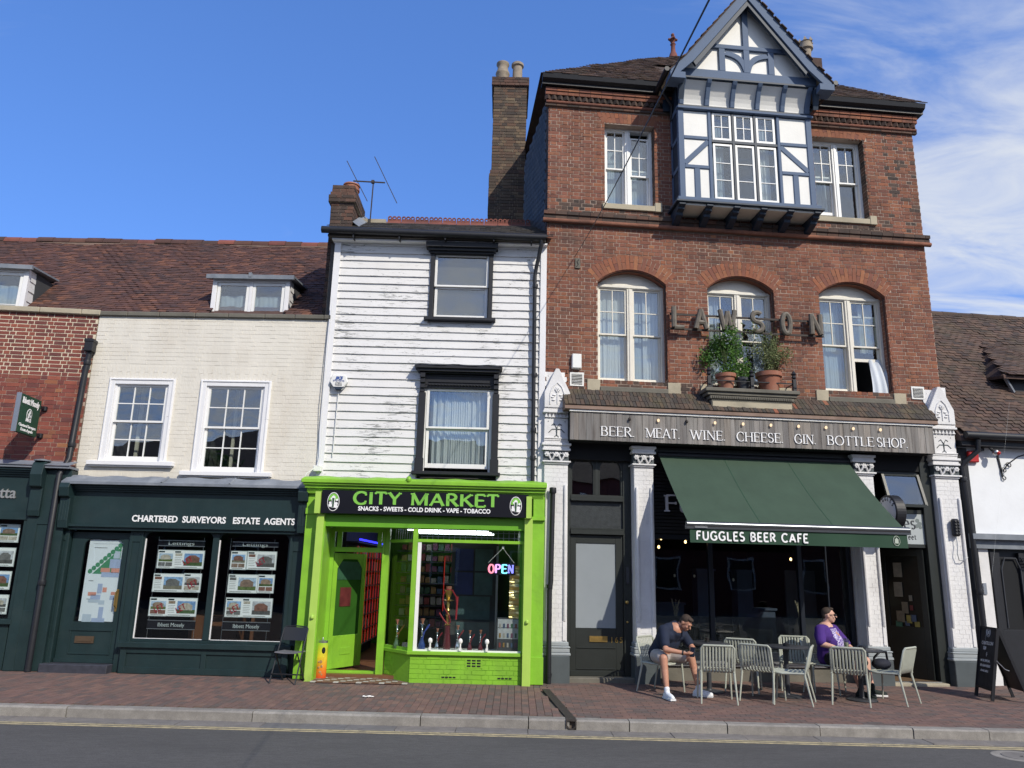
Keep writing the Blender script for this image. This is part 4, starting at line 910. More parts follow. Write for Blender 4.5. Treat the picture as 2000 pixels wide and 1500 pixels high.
# -- objects in the window --------------------------------------------------
HB = Y+.30
hm = {'gold': M['brass'], 'silver': mat('chrome', (.7, .7, .72), .2, .05, metal=1.0), 'red': mat('dark_red_glass', (.10, .015, .02), .15, .1, spec=.8), 'green': mat('green_glass_vase', (.05, .10, .04), .15, .2, spec=.8), 'blue': mat('blue_glass', (.02, .05, .2), .15, .1, spec=.8), 'hred': mat('red_hose', (.28, .02, .03), .5, .1), 'hblue': mat('blue_hose', (.05, .09, .4), .5, .1), 'horange': mat('orange_hose', (.45, .14, .06), .5, .1)}
def hookah(px, h, vase, stem, hose, label, big=False):
    X, Z = FC.p(px, 1265, HB); o = empty('hookah', (X, HB, .47), 0, label, 'hookah', 'hookahs on the shop window shelf', fr=FC); s = h/.5; r = .9 if big else 1
    r = .55 if big else 1; MB().lathe([(.01, 0), (.05*s*r, .0), (.06*s*r, .03*s), (.05*s*r, .09*s), (.022*s, .17*s), (.025*s, .19*s)], (0, 0, 0), 14).build('vase', hm[vase], o, smooth=True)
    pr_ = [(.012*s, .19*s), (.03*s, .195*s), (.012*s, .21*s), (.012*s, .26*s), (.022*s, .275*s), (.012*s, .29*s), (.02*s, .31*s), (.011*s, .33*s), (.016*s, .36*s), (.010*s, .38*s)]
    MB().lathe([(a_, b_) for a_, b_ in pr_], (0, 0, 0), 12).build('stem', hm[stem], o, smooth=True)
    MB().lathe([(.008*s, .38*s), (.045*s, .385*s), (.05*s, .39*s), (.01*s, .395*s)], (0, 0, 0), 14).build('tray', hm[stem], o, smooth=True)
    MB().lathe([(.012*s, .39*s), (.02*s, .42*s), (.036*s, .46*s), (.038*s, .47*s), (.01*s, .465*s)], (0, 0, 0), 12).build('bowl', hm['gold'] if big else M['terracotta'], o, smooth=True)
    if big: MB().lathe([(.012*s, .465*s), (.022*s, .48*s), (.024*s, .5*s), (.016*s, .5*s)], (0, 0, 0), 10).build('burner', M['terracotta'], o)
    P = []
    for i in range(26):
        t_ = i/25; P.append((.012*s+.09*s*math.sin(t_*3.2)+(.03*s*math.sin(t_*6.28)), -.03*s-.02*math.sin(t_*5), (.24+.17*math.sin(t_*3.6)-.06*t_)*s))
    if big: P = [(.01, -.02, .10*s*2), (.05, -.03, .22*s), (.03, -.04, .26*s), (-.06, -.05, .33*s), (-.09, -.05, .39*s), (-.08, -.05, .44*s), (-.02, -.05, .475*s), (.06, -.05, .47*s), (.13, -.05, .42*s), (.15, -.05, .33*s), (.14, -.05, .24*s)]
    MB().tube(P, .007*s if not big else .010, 6).build('hose', hm[hose], o, smooth=True)
    if big: MB().tube([(.155, -.05, .42*s), (.14, -.05, .24*s)], .016, 8).build('mouthpiece', hm['hred'], o); MB().tube([(.0, -.02, .2*s), (-.07, -.03, .24*s), (-.14, -.04, .29*s)], .013, 8).build('second_mouthpiece', hm['hred'], o)
    return o
hookah(872, 1.02, 'red', 'gold', 'hred', 'tall brass hookah with a looping red hose, largest in the shop window', True)
hookah(774, .50, 'green', 'silver', 'horange', 'green-based hookah with an orange hose in the splayed window by the door')
hookah(823, .52, 'blue', 'silver', 'hblue', 'hookah with a blue hose just behind the corner post of the shop window')
hookah(853, .36, 'silver', 'silver', 'hred', 'squat silver hookah with red hose immediately left of the tall brass one')
hookah(893, .42, 'silver', 'silver', 'hred', 'slim silver hookah just right of the tall brass one')
hookah(917, .34, 'red', 'silver', 'hred', 'small dark red hookah with red hose, left one of the pair right of the centre')
hookah(938, .35, 'red', 'silver', 'hred', 'small dark red hookah, right one of the pair, nearest the OPEN sign')
for i, (px, lb_) in enumerate(((840, 'white plastic suction hook on the shop glass left of the brass hookah'), (899, 'white plastic suction hook on the shop glass in the middle of the window'), (951, 'white plastic suction hook on the shop glass right of the small red hookahs'))):
    X, Z = FC.p(px, 1262, Y); o = empty('suction_hook', (X, Y-.005, .53), 0, lb_, 'hook', 'white hooks on the window glass', fr=FC)
    MB().ball((0, -.01, .11), (.035, .02, .045), 12, 8).build('cap', M['whiteplastic'], o, smooth=True); MB().lathe([(.012, .0), (.014, .05), (.010, .09)], (0, -.01, 0), 8).build('arm', M['whiteplastic'], o); MB().box(-.02, .02, -.02, 0, -.04, .01).build('foot', M['whiteplastic'], o)
# cartons low in the window
for i, (px, w_, c_, l_) in enumerate(((793, .12, (.5, .35, .35), 'small pale carton on the shelf of the splayed shop window'), (806, .1, (.6, .6, .62), 'small white carton on the window shelf beside the corner post'))):
    X, Z = FC.p(px, 1262, HB+.02); o = MB().box(-w_/2, w_/2, -.04, .04, 0, .10).build('carton', mat('carton_print', c_, .6, .5, 18)); o.location = Vector(FC.w(X, HB, .47)); o.rotation_euler = (0, 0, FC.a); tag(o, l_, 'carton')
# vape display box at right, gold film strip, OPEN sign
X, Z = FC.p(992, 1180, Y+.1)
o = empty('display_box', (-.56, Y+.14, .49), 0, 'grey display rack of small vape packs in the right corner of the shop window', 'display box', fr=FC)
MB().box(-.19, .19, 0, .12, 0, .52).build('rack', M['tablemet'], o); MB().box(-.18, .18, -.004, 0, .19, .36).box(-.18, .18, -.004, 0, .37, .50).build('card', mat('grey_card', (.35, .36, .38), .6, .2, 20), o)
for j in range(3):
    for i in range(5): MB().box(-.155+i*.065, -.125+i*.065, -.012, -.004, .06+j*.15, .13+j*.15).build('pack', pk[(i+j) % 6], o)
X0, X1, Z0, Z1 = FC.R(996, 1105, 1014, 1208, Y+.12)
o = MB().sheet(lambda u, v: (X0+(X1-X0)*u, Y+.12+.02*math.sin(v*26+u*2)+.01*math.sin(v*61), Z0+(Z1-Z0)*v), 6, 60, .003).build('gold_foil_strip', mat('gold_foil', (.75, .6, .28), .32, .1, 8, metal=.85, bump=.4, bscale=25), smooth=True); o.location = Vector(FC.w(0, 0, 0)); o.rotation_euler = (0, 0, FC.a); tag(o, 'crinkled gold foil strip hanging inside the right side of the shop window', 'foil strip')
X0, X1, Z0, Z1 = FC.R(954, 1101, 1004, 1122, Y+.06)
o = empty('open_sign', ((X0+X1)/2, Y+.06, (Z0+Z1)/2), 0, 'small lit LED sign reading OPEN hanging in the shop window', 'sign', fr=FC); hw, hh = (X1-X0)/2, (Z1-Z0)/2
MB().box(-hw-.02, hw+.02, 0, .02, -hh-.01, hh+.02).build('panel', M['signblack'], o)
w_ = 2*hw/4
for i, (c_, col_) in enumerate(zip('OPEN', ((1, .25, .35), (.75, .35, 1), (.25, .85, 1), (.25, .25, 1)))):
    t = MB(); stroke_text(t, c_, (-hw+.004+i*w_, -.002, -hh+.018), (1, 0, 0), 2*hh-.03, thick=.24, thin=.14, serif=.12, d=.003, width=w_*.86); t.build('letter', em('lit_letter_'+'abcd'[i], col_, 2.2), o)
MB().bar((-hw, .01, hh+.02), (.02, .01, hh+.26), .004).bar((hw, .01, hh+.02), (.02, .01, hh+.26), .004).box(.005, .04, 0, .02, hh+.25, hh+.29).build('hanging_wire', M['whiteplastic'], o)
# -- alarm box on the boards
X0, X1, Z0, Z1 = FC.R(645, 732, 680, 769, -.05)
o = empty('alarm_box', ((X0+X1)/2, -.04, (Z0+Z1)/2), 0, 'hexagonal white burglar alarm box lettered JKS SYSTEMS on the weatherboards', 'alarm box', fr=FC)
MB().prism([(-.165, .03), (-.12, .16), (.12, .16), (.165, .03), (.06, -.11), (-.06, -.11)], -.07, 0).build('cover', M['whiteplastic'], o, bevel=.012)
MB().prism([(-.05, -.11), (.05, -.11), (.10, -.06), (-.10, -.06)], -.074, 0).build('lamp_base', M['blue_dk'], o)
put_text('lettering', 'JKS', mat('blue_print', (.03, .08, .30), .5, 0), o, (-.075, -.072, .075), (1, 0, 0), (0, 0, 1), .075, .15, shear=.25, offset=.004)
put_text('lettering', 'SYSTEMS', mat('blue_print', (.03, .08, .30), .5, 0), o, (-.10, -.072, .035), (1, 0, 0), (0, 0, 1), .04, .20); put_text('lettering', '07894', M['tablemet'], o, (-.055, -.072, -.005), (1, 0, 0), (0, 0, 1), .035, .11); put_text('lettering', '903838', M['tablemet'], o, (-.06, -.072, -.04), (1, 0, 0), (0, 0, 1), .035, .12)
MB().bar((0, -.0, -.11), (-.02, .0, -1.30), .012).build('cable', M['whiteplastic'], o)
o = empty('junction_box', (-CW+.02, -.10, 3.42), 0, 'small white cable junction box at the foot of the weatherboards beside the cream house', 'junction box', fr=FC); MB().box(-.07, .07, -.04, .05, -.05, .05).build('box', M['whiteplastic'], o, bevel=.008); MB().tube([(-.05, -.04, 0), (-.16, -.1, -.10), (-.20, -.12, -.3), (-.1, -.28, -.5)], .008, 6).tube([(.02, -.05, .05), (.05, -.04, .3), (.0, -.04, 1.2), (.03, -.03, 3.0)], .007, 6).build('cable', M['whiteplastic'], o, smooth=True)
# -- TV aerial
X, Z = FC.p(722, 430, .9); o = empty('tv_aerial', (X, .9, 8.2), 0, 'old tv aerial with two slanting rods on a thin mast beside the small chimney', 'aerial', fr=FC)
zb = FC.p(722, 356, .9)[1]-8.2; b = MB().bar((0, 0, -.4), (.02, 0, zb), .022); b.build('mast', M['iron'], o)
xl, xr = FC.p(693, 352, .9)[0]-X, FC.p(752, 357, .9)[0]-X; MB().bar((xl-.03, 0, zb+.02), (xr, 0, zb), .022).box(-.02, .04, -.03, .03, zb-.02, zb+.04).build('boom', M['iron'], o)
for (a1, a2, bx) in (((678, 315), (717, 392), 0), ((732, 307), (775, 396), 0)):
    p, q = FC.p(*a1, .9), FC.p(*a2, .9); MB().bar((p[0]-X, -.02, p[1]-8.2), (q[0]-X, .02, q[1]-8.2), .014).build('rod', M['iron'], o)
# black downpipe beside the green shop
o = empty('downpipe', (.06, -.10, 0), 0, 'free-standing black downpipe between the green shop and the white pilaster', 'downpipe', fr=FC)
MB().tube([(.05, -.12, 0), (.05, -.12, 1.45), (.07, -.10, 1.6), (.09, -.10, 3.12)], .042, 12).lathe([(.055, 0), (.06, .02), (.06, .08), (.055, .1)], (.09, -.10, 3.08), 12).lathe([(.05, 0), (.052, .06)], (.05, -.12, 1.5), 12).lathe([(.05, 0), (.052, .06)], (.05, -.12, .1), 12).build('pipe', M['black'], o, smooth=True)
# ================================================================ cream painted brick house
cream = frame_root('cream_house', FD, 'cream painted brick house with tiled roof, dormer and a dark green estate agent shopfront', 'house')
def rz(fr, a, b, c, d, y=0): return fr.R(a, b, c, d, y)
wins = []
L0 = FD.R(216, 738, 324, 903); R0 = FD.R(394, 742, 514, 924)
L0 = (L0[0], L0[1], L0[2]+.0, L0[3]); CT = 6.17
hC = [rect_hole(L0[0], L0[1], L0[2], L0[3]), rect_hole(R0[0], R0[1], R0[2], R0[3])]
cw = wall_back(cream, 'wall', M['cream'], -DW, -.0, 3.0, CT, hC, y=.0, thick=.3)
def pad(h, dx, dz): return (h[0]-dx, h[1]+dx, h[3], h[3]+dz)
itc = brick_items(-DW, .0, 3.0, CT, hC+[rect_hole(*pad(L0, .10, .24)), rect_hole(*pad(R0, .10, .24))], M['cream'], proud=.003, jit=.002, joint=.009)
flat_arch(itc, L0[0]-.02, L0[1]+.02, L0[3], L0[3]+.23, M['cream'], .08, 16, proud=.004); flat_arch(itc, R0[0]-.02, R0[1]+.02, R0[3], R0[3]+.23, M['cream'], .08, 17, proud=.004)
emit_pieces(itc, 'brick', M['cream'], cw, FD, 300)
b = MB(); x = -DW
while x < .0:
    w = min(random.uniform(.5, .7), .02-x); MB().box(x+.003, x+w-.003, -.055, .36, CT, CT+.085).build('coping_stone', M['stone_dk'], cream, bevel=.012); x += w
def georgian(root, fr, o, sash, name='window'):
    x0, x1, z0, z1 = o; b = MB(); f = .115
    b.box(x0, x0+f, -.03, .1, z0, z1); b.box(x1-f, x1, -.03, .1, z0, z1); b.box(x0+f, x1-f, -.029, .1, z1-f, z1)
    b.box(x0+.012, x0+.04, -.045, -.03, z0, z1-.012); b.box(x1-.04, x1-.012, -.045, -.03, z0, z1-.012); b.box(x0+.04, x1-.04, -.045, -.03, z1-.04, z1-.012)
    b.box(x0+f, x0+f+.03, .0, .1, z0, z1-f); b.box(x1-f-.03, x1-f, .0, .1, z0, z1-f)
    w = b.build(name, M['white_wood'], root, bevel=.005)
    a, c = x0+f+.03, x1-f-.03; zt = z1-f; mid = (z0+zt)/2+.03; pn = []; s = MB()
    glazed(s, pn, a, c, mid-.02, zt, .02, .04, 3, 2, .04, .018, bot=.035); glazed(s, pn, a, c, z0+.02, mid+.01, .062, .04, 3, 2, .04, .018, bot=.08, top=.035)
    s.build('sash', M['white'], w); put_panes(pn, w, M['glass'])
    MB().box(x0-.16, x1+.16, -.10, .12, z0-.075, z0-.0).box(x0-.13, x1+.13, -.07, .1, z0-.10, z0-.075).build('sill', M['white_wood'], w, bevel=.006)
    interior(w, x0, x1, z0-.1, z1, .35, 2.2, M['room']); return w
w = georgian(cream, FD, L0, None); b = MB().box(L0[0]+.2, L0[0]+.26, .8, .84, L0[2], L0[3]).box(L0[0]+.5, L0[0]+.54, 1.2, 1.24, L0[2], L0[3]).build('blind_rail', M['offwhite'], w)
w = georgian(cream, FD, R0, None); b = MB().box(R0[0]+.35, R0[0]+.4, .8, .84, R0[2], R0[3]).box(R0[0]+.8, R0[0]+.84, 1.2, 1.24, R0[2], R0[3]).build('blind_rail', M['offwhite'], w)
# roof: one tiled slope running on over the red house next door
PT = rad(43); EZ = 6.20
def find_r():
    for i in range(600):
        r = 1.0+i*.01; w = FD.w(-1.8, r, EZ+(r-.35)*math.tan(PT))
        if proj(w)[1] < 480: return r
    return 3.5
RX = find_r(); RZ2 = EZ+(RX-.35)*math.tan(PT); print('cream ridge', RX, RZ2)
rc = MB().prism([(.30, EZ-.06), (RX, RZ2-.05), (RX+3, RZ2-3), (.30, 5.0)], -11.5, .0, 'yz').build('roof', M['roof_tile'], cream)
LS2 = (RX-.35)/math.cos(PT)
d2 = dict(x0=FD.p(415, 560, .75)[0], x1=FD.p(566, 560, .75)[0], z1=FD.p(500, 545, .75)[1]); d1 = dict(x0=-6.9, x1=FD.p(52, 560, .75)[0], z1=FD.p(20, 524, .75)[1])
def clipd(a, b):
    x = -11.5+a; y = .35+b*math.cos(PT); z = EZ+b*math.sin(PT)
    for d in (d1, d2):
        if d['x0']+.05 < x < d['x1']+.02 and z < d['z1']+.12 and y > .6: return False
    return True
it = tile_items((-11.5, .33, EZ+.0), (1, 0, 0), (0, math.cos(PT), math.sin(PT)), 11.45, LS2, M['roof_tile'], clip=clipd, sag=.018, rough=1.1, lift=.01, gauge=.098, tw=.155)
emit_pieces(it, 'roof_tile', M['roof_tile'], rc, FD, 300)
x = -11.2; k = 0
while x < -.1:
    w = random.uniform(.36, .42); b = MB(); dz = random.uniform(-.02, .02)
    n = 8; vs = []
    for X in (x, x+w-.01):
        for j in range(n+1):
            t = math.pi*j/n; vs.append((X, RX-.14*math.cos(t), RZ2-.06+dz+.15*math.sin(t)))
    b._add(vs, [(j, j+1, n+2+j, n+1+j) for j in range(n)]+[tuple(range(n, -1, -1)), tuple(range(n+1, 2*n+2))]+[(0, n+1, 2*n+1, n)]); b.build('ridge_tile', M['roof_tile'] if random.random() < .7 else M['ridge'], rc); x += w
MB().box(-11.3, -.1, RX-.14, RX+.1, RZ2-.2, RZ2-.07).build('ridge_mortar', M['mortar_dark'], rc)
def dormer(root, d, label):
    x0, x1, z1 = d['x0'], d['x1'], d['z1']; y = .75; zb = EZ+.05; dm = MB()
    dm.box(x0, x0+.09, y, y+.08, zb, z1); dm.box(x1-.09, x1, y, y+.08, zb, z1); dm.box(x0+.09, x1-.09, y+.001, y+.08, z1-.07, z1); dm.box((x0+x1)/2-.03, (x0+x1)/2+.03, y+.01, y+.08, zb, z1-.07)
    w = dm.build('dormer', M['white_wood'], root, bevel=.004); s = MB(); pn = []; xm = (x0+x1)/2
    glazed(s, pn, x0+.10, xm-.035, zb, z1-.08, y+.02, .045, 1, 1, .055, .02); glazed(s, pn, xm+.035, x1-.10, zb, z1-.08, y+.02, .045, 1, 1, .055, .02)
    s.box(x0+.155, xm-.09, y+.03, y+.05, zb+.30, zb+.315); s.box(xm+.09, x1-.155, y+.03, y+.05, zb+.30, zb+.315)
    s.build('casement', M['white'], w); put_panes(pn, w, M['glass'])
    yb = .35+(z1-EZ)/math.tan(PT)+.2
    for xx, s_ in ((x1-.03, 1), (x0+.03, -1)):
        for k in range(5):
            z = zb+k*(z1-zb)/5; h = (z1-zb)/5; ya = .35+(z-EZ)/math.tan(PT)
            MB().hexa([(xx, y+.08, z), (xx+s_*.028, y+.08, z), (xx, ya+.25, z), (xx+s_*.028, ya+.25, z), (xx, y+.08, z+h+.01), (xx+s_*.012, y+.08, z+h+.01), (xx, ya+.25+h, z+h+.01), (xx+s_*.012, ya+.25+h, z+h+.01)]).build('cheek_board', M['wboard'], w)
    MB().sheet(lambda u, v: (x0-.09+(x1-x0+.18)*u, y-.10+(yb-y+.1)*v, z1+.015+.10*v+.006*math.sin(u*19)), 14, 4, .035).box(x0-.10, x1+.10, y-.11, y-.06, z1-.035, z1+.05).box(xm-.03, xm+.03, y-.12, y-.05, z1-.0, z1+.09).build('lead_roof', M['lead'], w)
    curtain(w, x0+.12, x1-.12, zb, z1-.3, y+.18, M['curtain_blue'], 5, .02)
    interior(w, x0+.03, x1-.03, zb-.1, z1, y+.3, y+1.0, M['room']); return w
dormer(cream, d2, ''); 
# -- estate agent shopfront
Y = -.10; YF = -.22
b = MB(); b.box(-DW+.02, -.06, YF+.02, .0, 2.375, 2.98); b.box(-DW+.02, -.06, YF-.04, .0, 2.33, 2.375)
for i in range(4): b.box(-DW+.15, -.18, YF-.02-i*.035, YF+.02, 2.93+i*.033, 2.93+(i+1)*.033)
b.box(-DW+.02, -.06, YF-.0, .0, 2.28, 2.33)
shopd = b.build('shopfront', M['dkgreen'], cream, bevel=.004)
MB().sheet(lambda u, v: (-DW+.01+(DW-.03)*u, YF-.16+.20*v, 3.07+.12*v*(1+.1*math.sin(u*40))), 50, 3, .012).box(-DW+.01, -.02, YF-.172, YF-.16, 3.04, 3.085).build('lead_capping', M['lead'], shopd)
for xx in (-2.55, -1.38): MB().tube([(xx, YF-.16, 3.085), (xx+.02, YF+.03, 3.20)], .022, 8).build('lead_roll', M['lead'], shopd)
def console(root, x0, x1, zt=3.14, yf=YF):
    b = MB(); b.prism([(yf+.05, 2.30), (yf-.08, 2.30), (yf-.10, 2.42), (yf-.10, 2.80), (yf-.17, 2.83), (yf-.20, 2.98), (yf-.17, zt-.08), (yf-.10, zt-.02), (yf+.05, zt)], x0, x1, 'yz')
    for i in range(3): b.box(x0+.025+i*(x1-x0-.03)/3, x0+.04+i*(x1-x0-.03)/3, yf-.112, yf-.10, 2.42, 2.75)
    return b.build('console', M['dkgreen'], root, bevel=.01)
console(shopd, -DW-.0, -DW+.17); console(shopd, -.19, -.02)
put_text('lettering', 'CHARTERED  SURVEYORS   ESTATE  AGENTS', M['letterwhite'], shopd, (FD.p(255, 1026, YF)[0], YF+.016, 2.44), (1, 0, 0), (0, 0, 1), .15, FD.p(575, 1026, YF)[0]-FD.p(255, 1026, YF)[0], offset=.004)
def px(x, y, d=Y): return FD.p(x, y, d)
zs = px(400, 1250)[1]; zt = 2.28
xa, xb, xc, xd = px(272, 1150)[0], px(407, 1150)[0], px(419, 1150)[0], px(557, 1150)[0]
dx0, dx1 = px(125, 1150)[0], px(240, 1150)[0]
b = MB(); b.box(xb, xc, Y-.03, Y+.05, zs, zt); b.box(xa-.03, xa, Y-.02, Y+.05, zs, zt); b.box(xd, xd+.03, Y-.02, Y+.05, zs, zt); b.box(xa-.03, xd+.03, Y-.02, Y+.05, zs-.05, zs)
for (p, q) in ((xa, xb), (xc, xd)):
    r = .12
    for s_, x in ((1, p), (-1, q)):
        b.prism([(x, zt)]+[(x+s_*(r-r*math.cos(t)), zt-r+r*math.sin(t)) for t in [i*math.pi/12 for i in range(7)]][::1], Y-.015, Y+.045)
b.build('window_frame', M['dkgreen'], shopd, bevel=.004)
b = MB(); 
for (p, q) in ((xa, xb), (xc, xd)): b.box(p, p+.018, Y-.005, Y+.01, zs, zt-.12); b.box(p, q, Y-.005, Y+.01, zs, zs+.008)
b.build('worn_bead', M['white_wood'], shopd)
for (p, q) in ((xa, xb), (xc, xd)): pane_at(shopd, (p, Y+.02), (q, Y+.02), zs, zt, M['shopglass'])
# pilasters with recessed panels, stall riser with two panels
def panel_post(root, x0, x1, z0, z1, y, pz0, pz1, m, fr=.05):
    b = MB(); b.box(x0, x1, y+.015, .02, z0, z1); b.box(x0, x0+fr, y, y+.015, z0, z1); b.box(x1-fr, x1, y, y+.015, z0, z1); b.box(x0+fr, x1-fr, y+.001, y+.015, z0, pz0); b.box(x0+fr, x1-fr, y+.001, y+.015, pz1, z1)
    return b.build('pilaster', m, root, bevel=.004)
panel_post(shopd, xd+.03, -.04, 0, 2.28, Y-.06, .5, 2.0, M['dkgreen'], .06); panel_post(shopd, dx1+.02, xa-.03, 0, 2.28, Y-.04, .5, 2.1, M['dkgreen'], .05); panel_post(shopd, -DW+.02, dx0-.02, 0, 2.28, Y-.06, .5, 2.1, M['dkgreen'], .05)
b = MB(); x0, x1 = xa-.12, -.18; b.box(x0, x1, Y-.10, .0, .0, zs-.09); b.box(x0-.04, x1+.05, Y-.17, Y, zs-.13, zs-.05)
xm = (x0+x1)/2
for p, q in ((x0, x0+.10), (xm-.04, xm+.04), (x1-.1, x1)): b.box(p, q, Y-.125, Y-.10, .0, zs-.13)
for p, q in ((x0+.10, xm-.04), (xm+.04, x1-.10)): b.box(p, q, Y-.124, Y-.10, .0, .10); b.box(p, q, Y-.124, Y-.10, zs-.22, zs-.13)
b.build('stall_riser', M['dkgreen'], shopd, bevel=.004)
# door
def pd(x, y): return FD.p(x, y, Y+.03)
W_ = dx1-dx0; b = MB(); yd = Y+.03; gx0, gx1 = pd(152, 1150)[0], pd(229, 1150)[0]; gz0, gz1 = pd(180, 1215)[1], pd(180, 1052)[1]
b.box(dx0, gx0, yd, yd+.05, .13, 2.25); b.box(gx1, dx1, yd, yd+.05, .13, 2.25); b.box(gx0, gx1, yd+.001, yd+.05, .13, gz0); b.box(gx0, gx1, yd+.001, yd+.05, gz1, 2.25)
for s_, x in ((1, gx0), (-1, gx1)): b.prism([(x, gz1)]+[(x+s_*(.13-.13*math.cos(t)), gz1-.13+.13*math.sin(t)) for t in [i*math.pi/12 for i in range(7)]], yd+.002, yd+.048)
b.box(gx0-.03, gx1+.03, yd-.015, yd, gz0-.14, gz0-.10); b.box(gx0-.02, gx1+.02, yd-.012, yd, .26, .28); b.box(gx0-.02, gx0, yd-.012, yd, .28, gz0-.14); b.box(gx1, gx1+.02, yd-.012, yd, .28, gz0-.14); b.box(dx0, dx1, yd-.03, yd, .13, .19)
dd = b.build('door', M['dkgreen'], cream, bevel=.003)
pane_at(dd, (gx0, yd+.02), (gx1, yd+.02), gz0, gz1, M['shopglass'])
lbx, lbz = pd(165, 1249); MB().box(lbx-.16, lbx+.16, yd-.014, yd, lbz-.055, lbz+.055).box(lbx-.12, lbx+.12, yd-.022, yd-.014, lbz-.03, lbz+.03).build('letterbox', mat('dull_bronze', (.16, .11, .07), .4, .15, metal=.6), dd)
hx, hz_ = pd(228, 1170); MB().tube([(hx, yd-.01, hz_-.14), (hx, yd-.06, hz_-.10), (hx, yd-.06, hz_+.10), (hx, yd-.01, hz_+.14)], .014, 8).box(hx-.02, hx+.02, yd-.008, yd, hz_-.2, hz_+.16).build('handle', M['brass'], dd, smooth=True)
MB().box(dx0-.1, dx1+.02, Y-.22, Y+.08, -.02, .125).build('door_step', mat('black_worn_step', (.04, .042, .055), .6, .3, 9), cream, bevel=.01)
# site plan poster behind the door glass
o = empty('site_plan_poster', ((gx0+gx1)/2+.03, yd+.035, (gz0+gz1)/2), 0, 'tall white site plan poster with green trees and coloured floor plans behind door glass', 'poster', fr=FD)
hw, hh = (gx1-gx0)/2-.04, (gz1-gz0)/2-.01
MB().box(-hw, hw+.0, 0, .003, -hh, hh).build('sheet', mat('poster_paper', (.62, .66, .72), .6, .03), o)
pg, pb_, pr2, pk2 = mat('plan_green', (.06, .22, .12), .6, .1), mat('plan_blue', (.32, .38, .55), .6, .1), mat('plan_pink', (.55, .25, .20), .6, .1), mat('plan_pale', (.40, .46, .55), .6, .1)
g = MB(); g.prism([(-.18, .10), (.27, .56), (.27, .10)], -.0012, 0)
for i in range(9): g.lathe([(.001, 0), (.001, .001)], (0, 0, 0), 3) if 0 else g.prism([(-.22+i*.058+.04*math.cos(t), .14+i*.055+.04*math.sin(t)) for t in [k*math.pi/5 for k in range(10)]], -.0018-i*.0003, -.0012)
g.build('tree_print', pg, o)
for (m_, L_) in ((pb_, ((-.02, .05, .28, .13), (.10, .2, .30, .35), (-.05, -.22, .03, -.06), (-.15, -.32, .02, -.24), (.02, -.62, .10, -.44), (-.08, -.72, .14, -.62), (.18, -.32, .29, -.25))), (pr2, ((-.04, .131, .12, .20), (.14, .12, .28, .198), (-.2, -.26, -.06, -.2), (.04, -.2, .11, -.12), (.19, -.24, .29, -.19))), (pk2, ((.15, .36, .26, .48), (-.18, -.37, .0, -.325), (-.24, -.72, -.09, -.56), (.0, -.4, .1, -.33)))):
    g = MB()
    for (a, c, e, f_) in L_: g.box(a, e, -.0026, -.0006, c, f_)
    g.build('plan_print', m_, o)
g = MB(); g.box(-.1, .22, -.002, 0, .665, .675); g.box(-.22, .24, -.002, 0, .60, .603); g.box(-.2, .02, -.002, 0, .53, .538)
for i in range(4): g.box(-.22+i*.01, -.14, -.002, 0, -.02-i*.3, -.012-i*.3)
g.build('small_print', M['tablemet'], o)
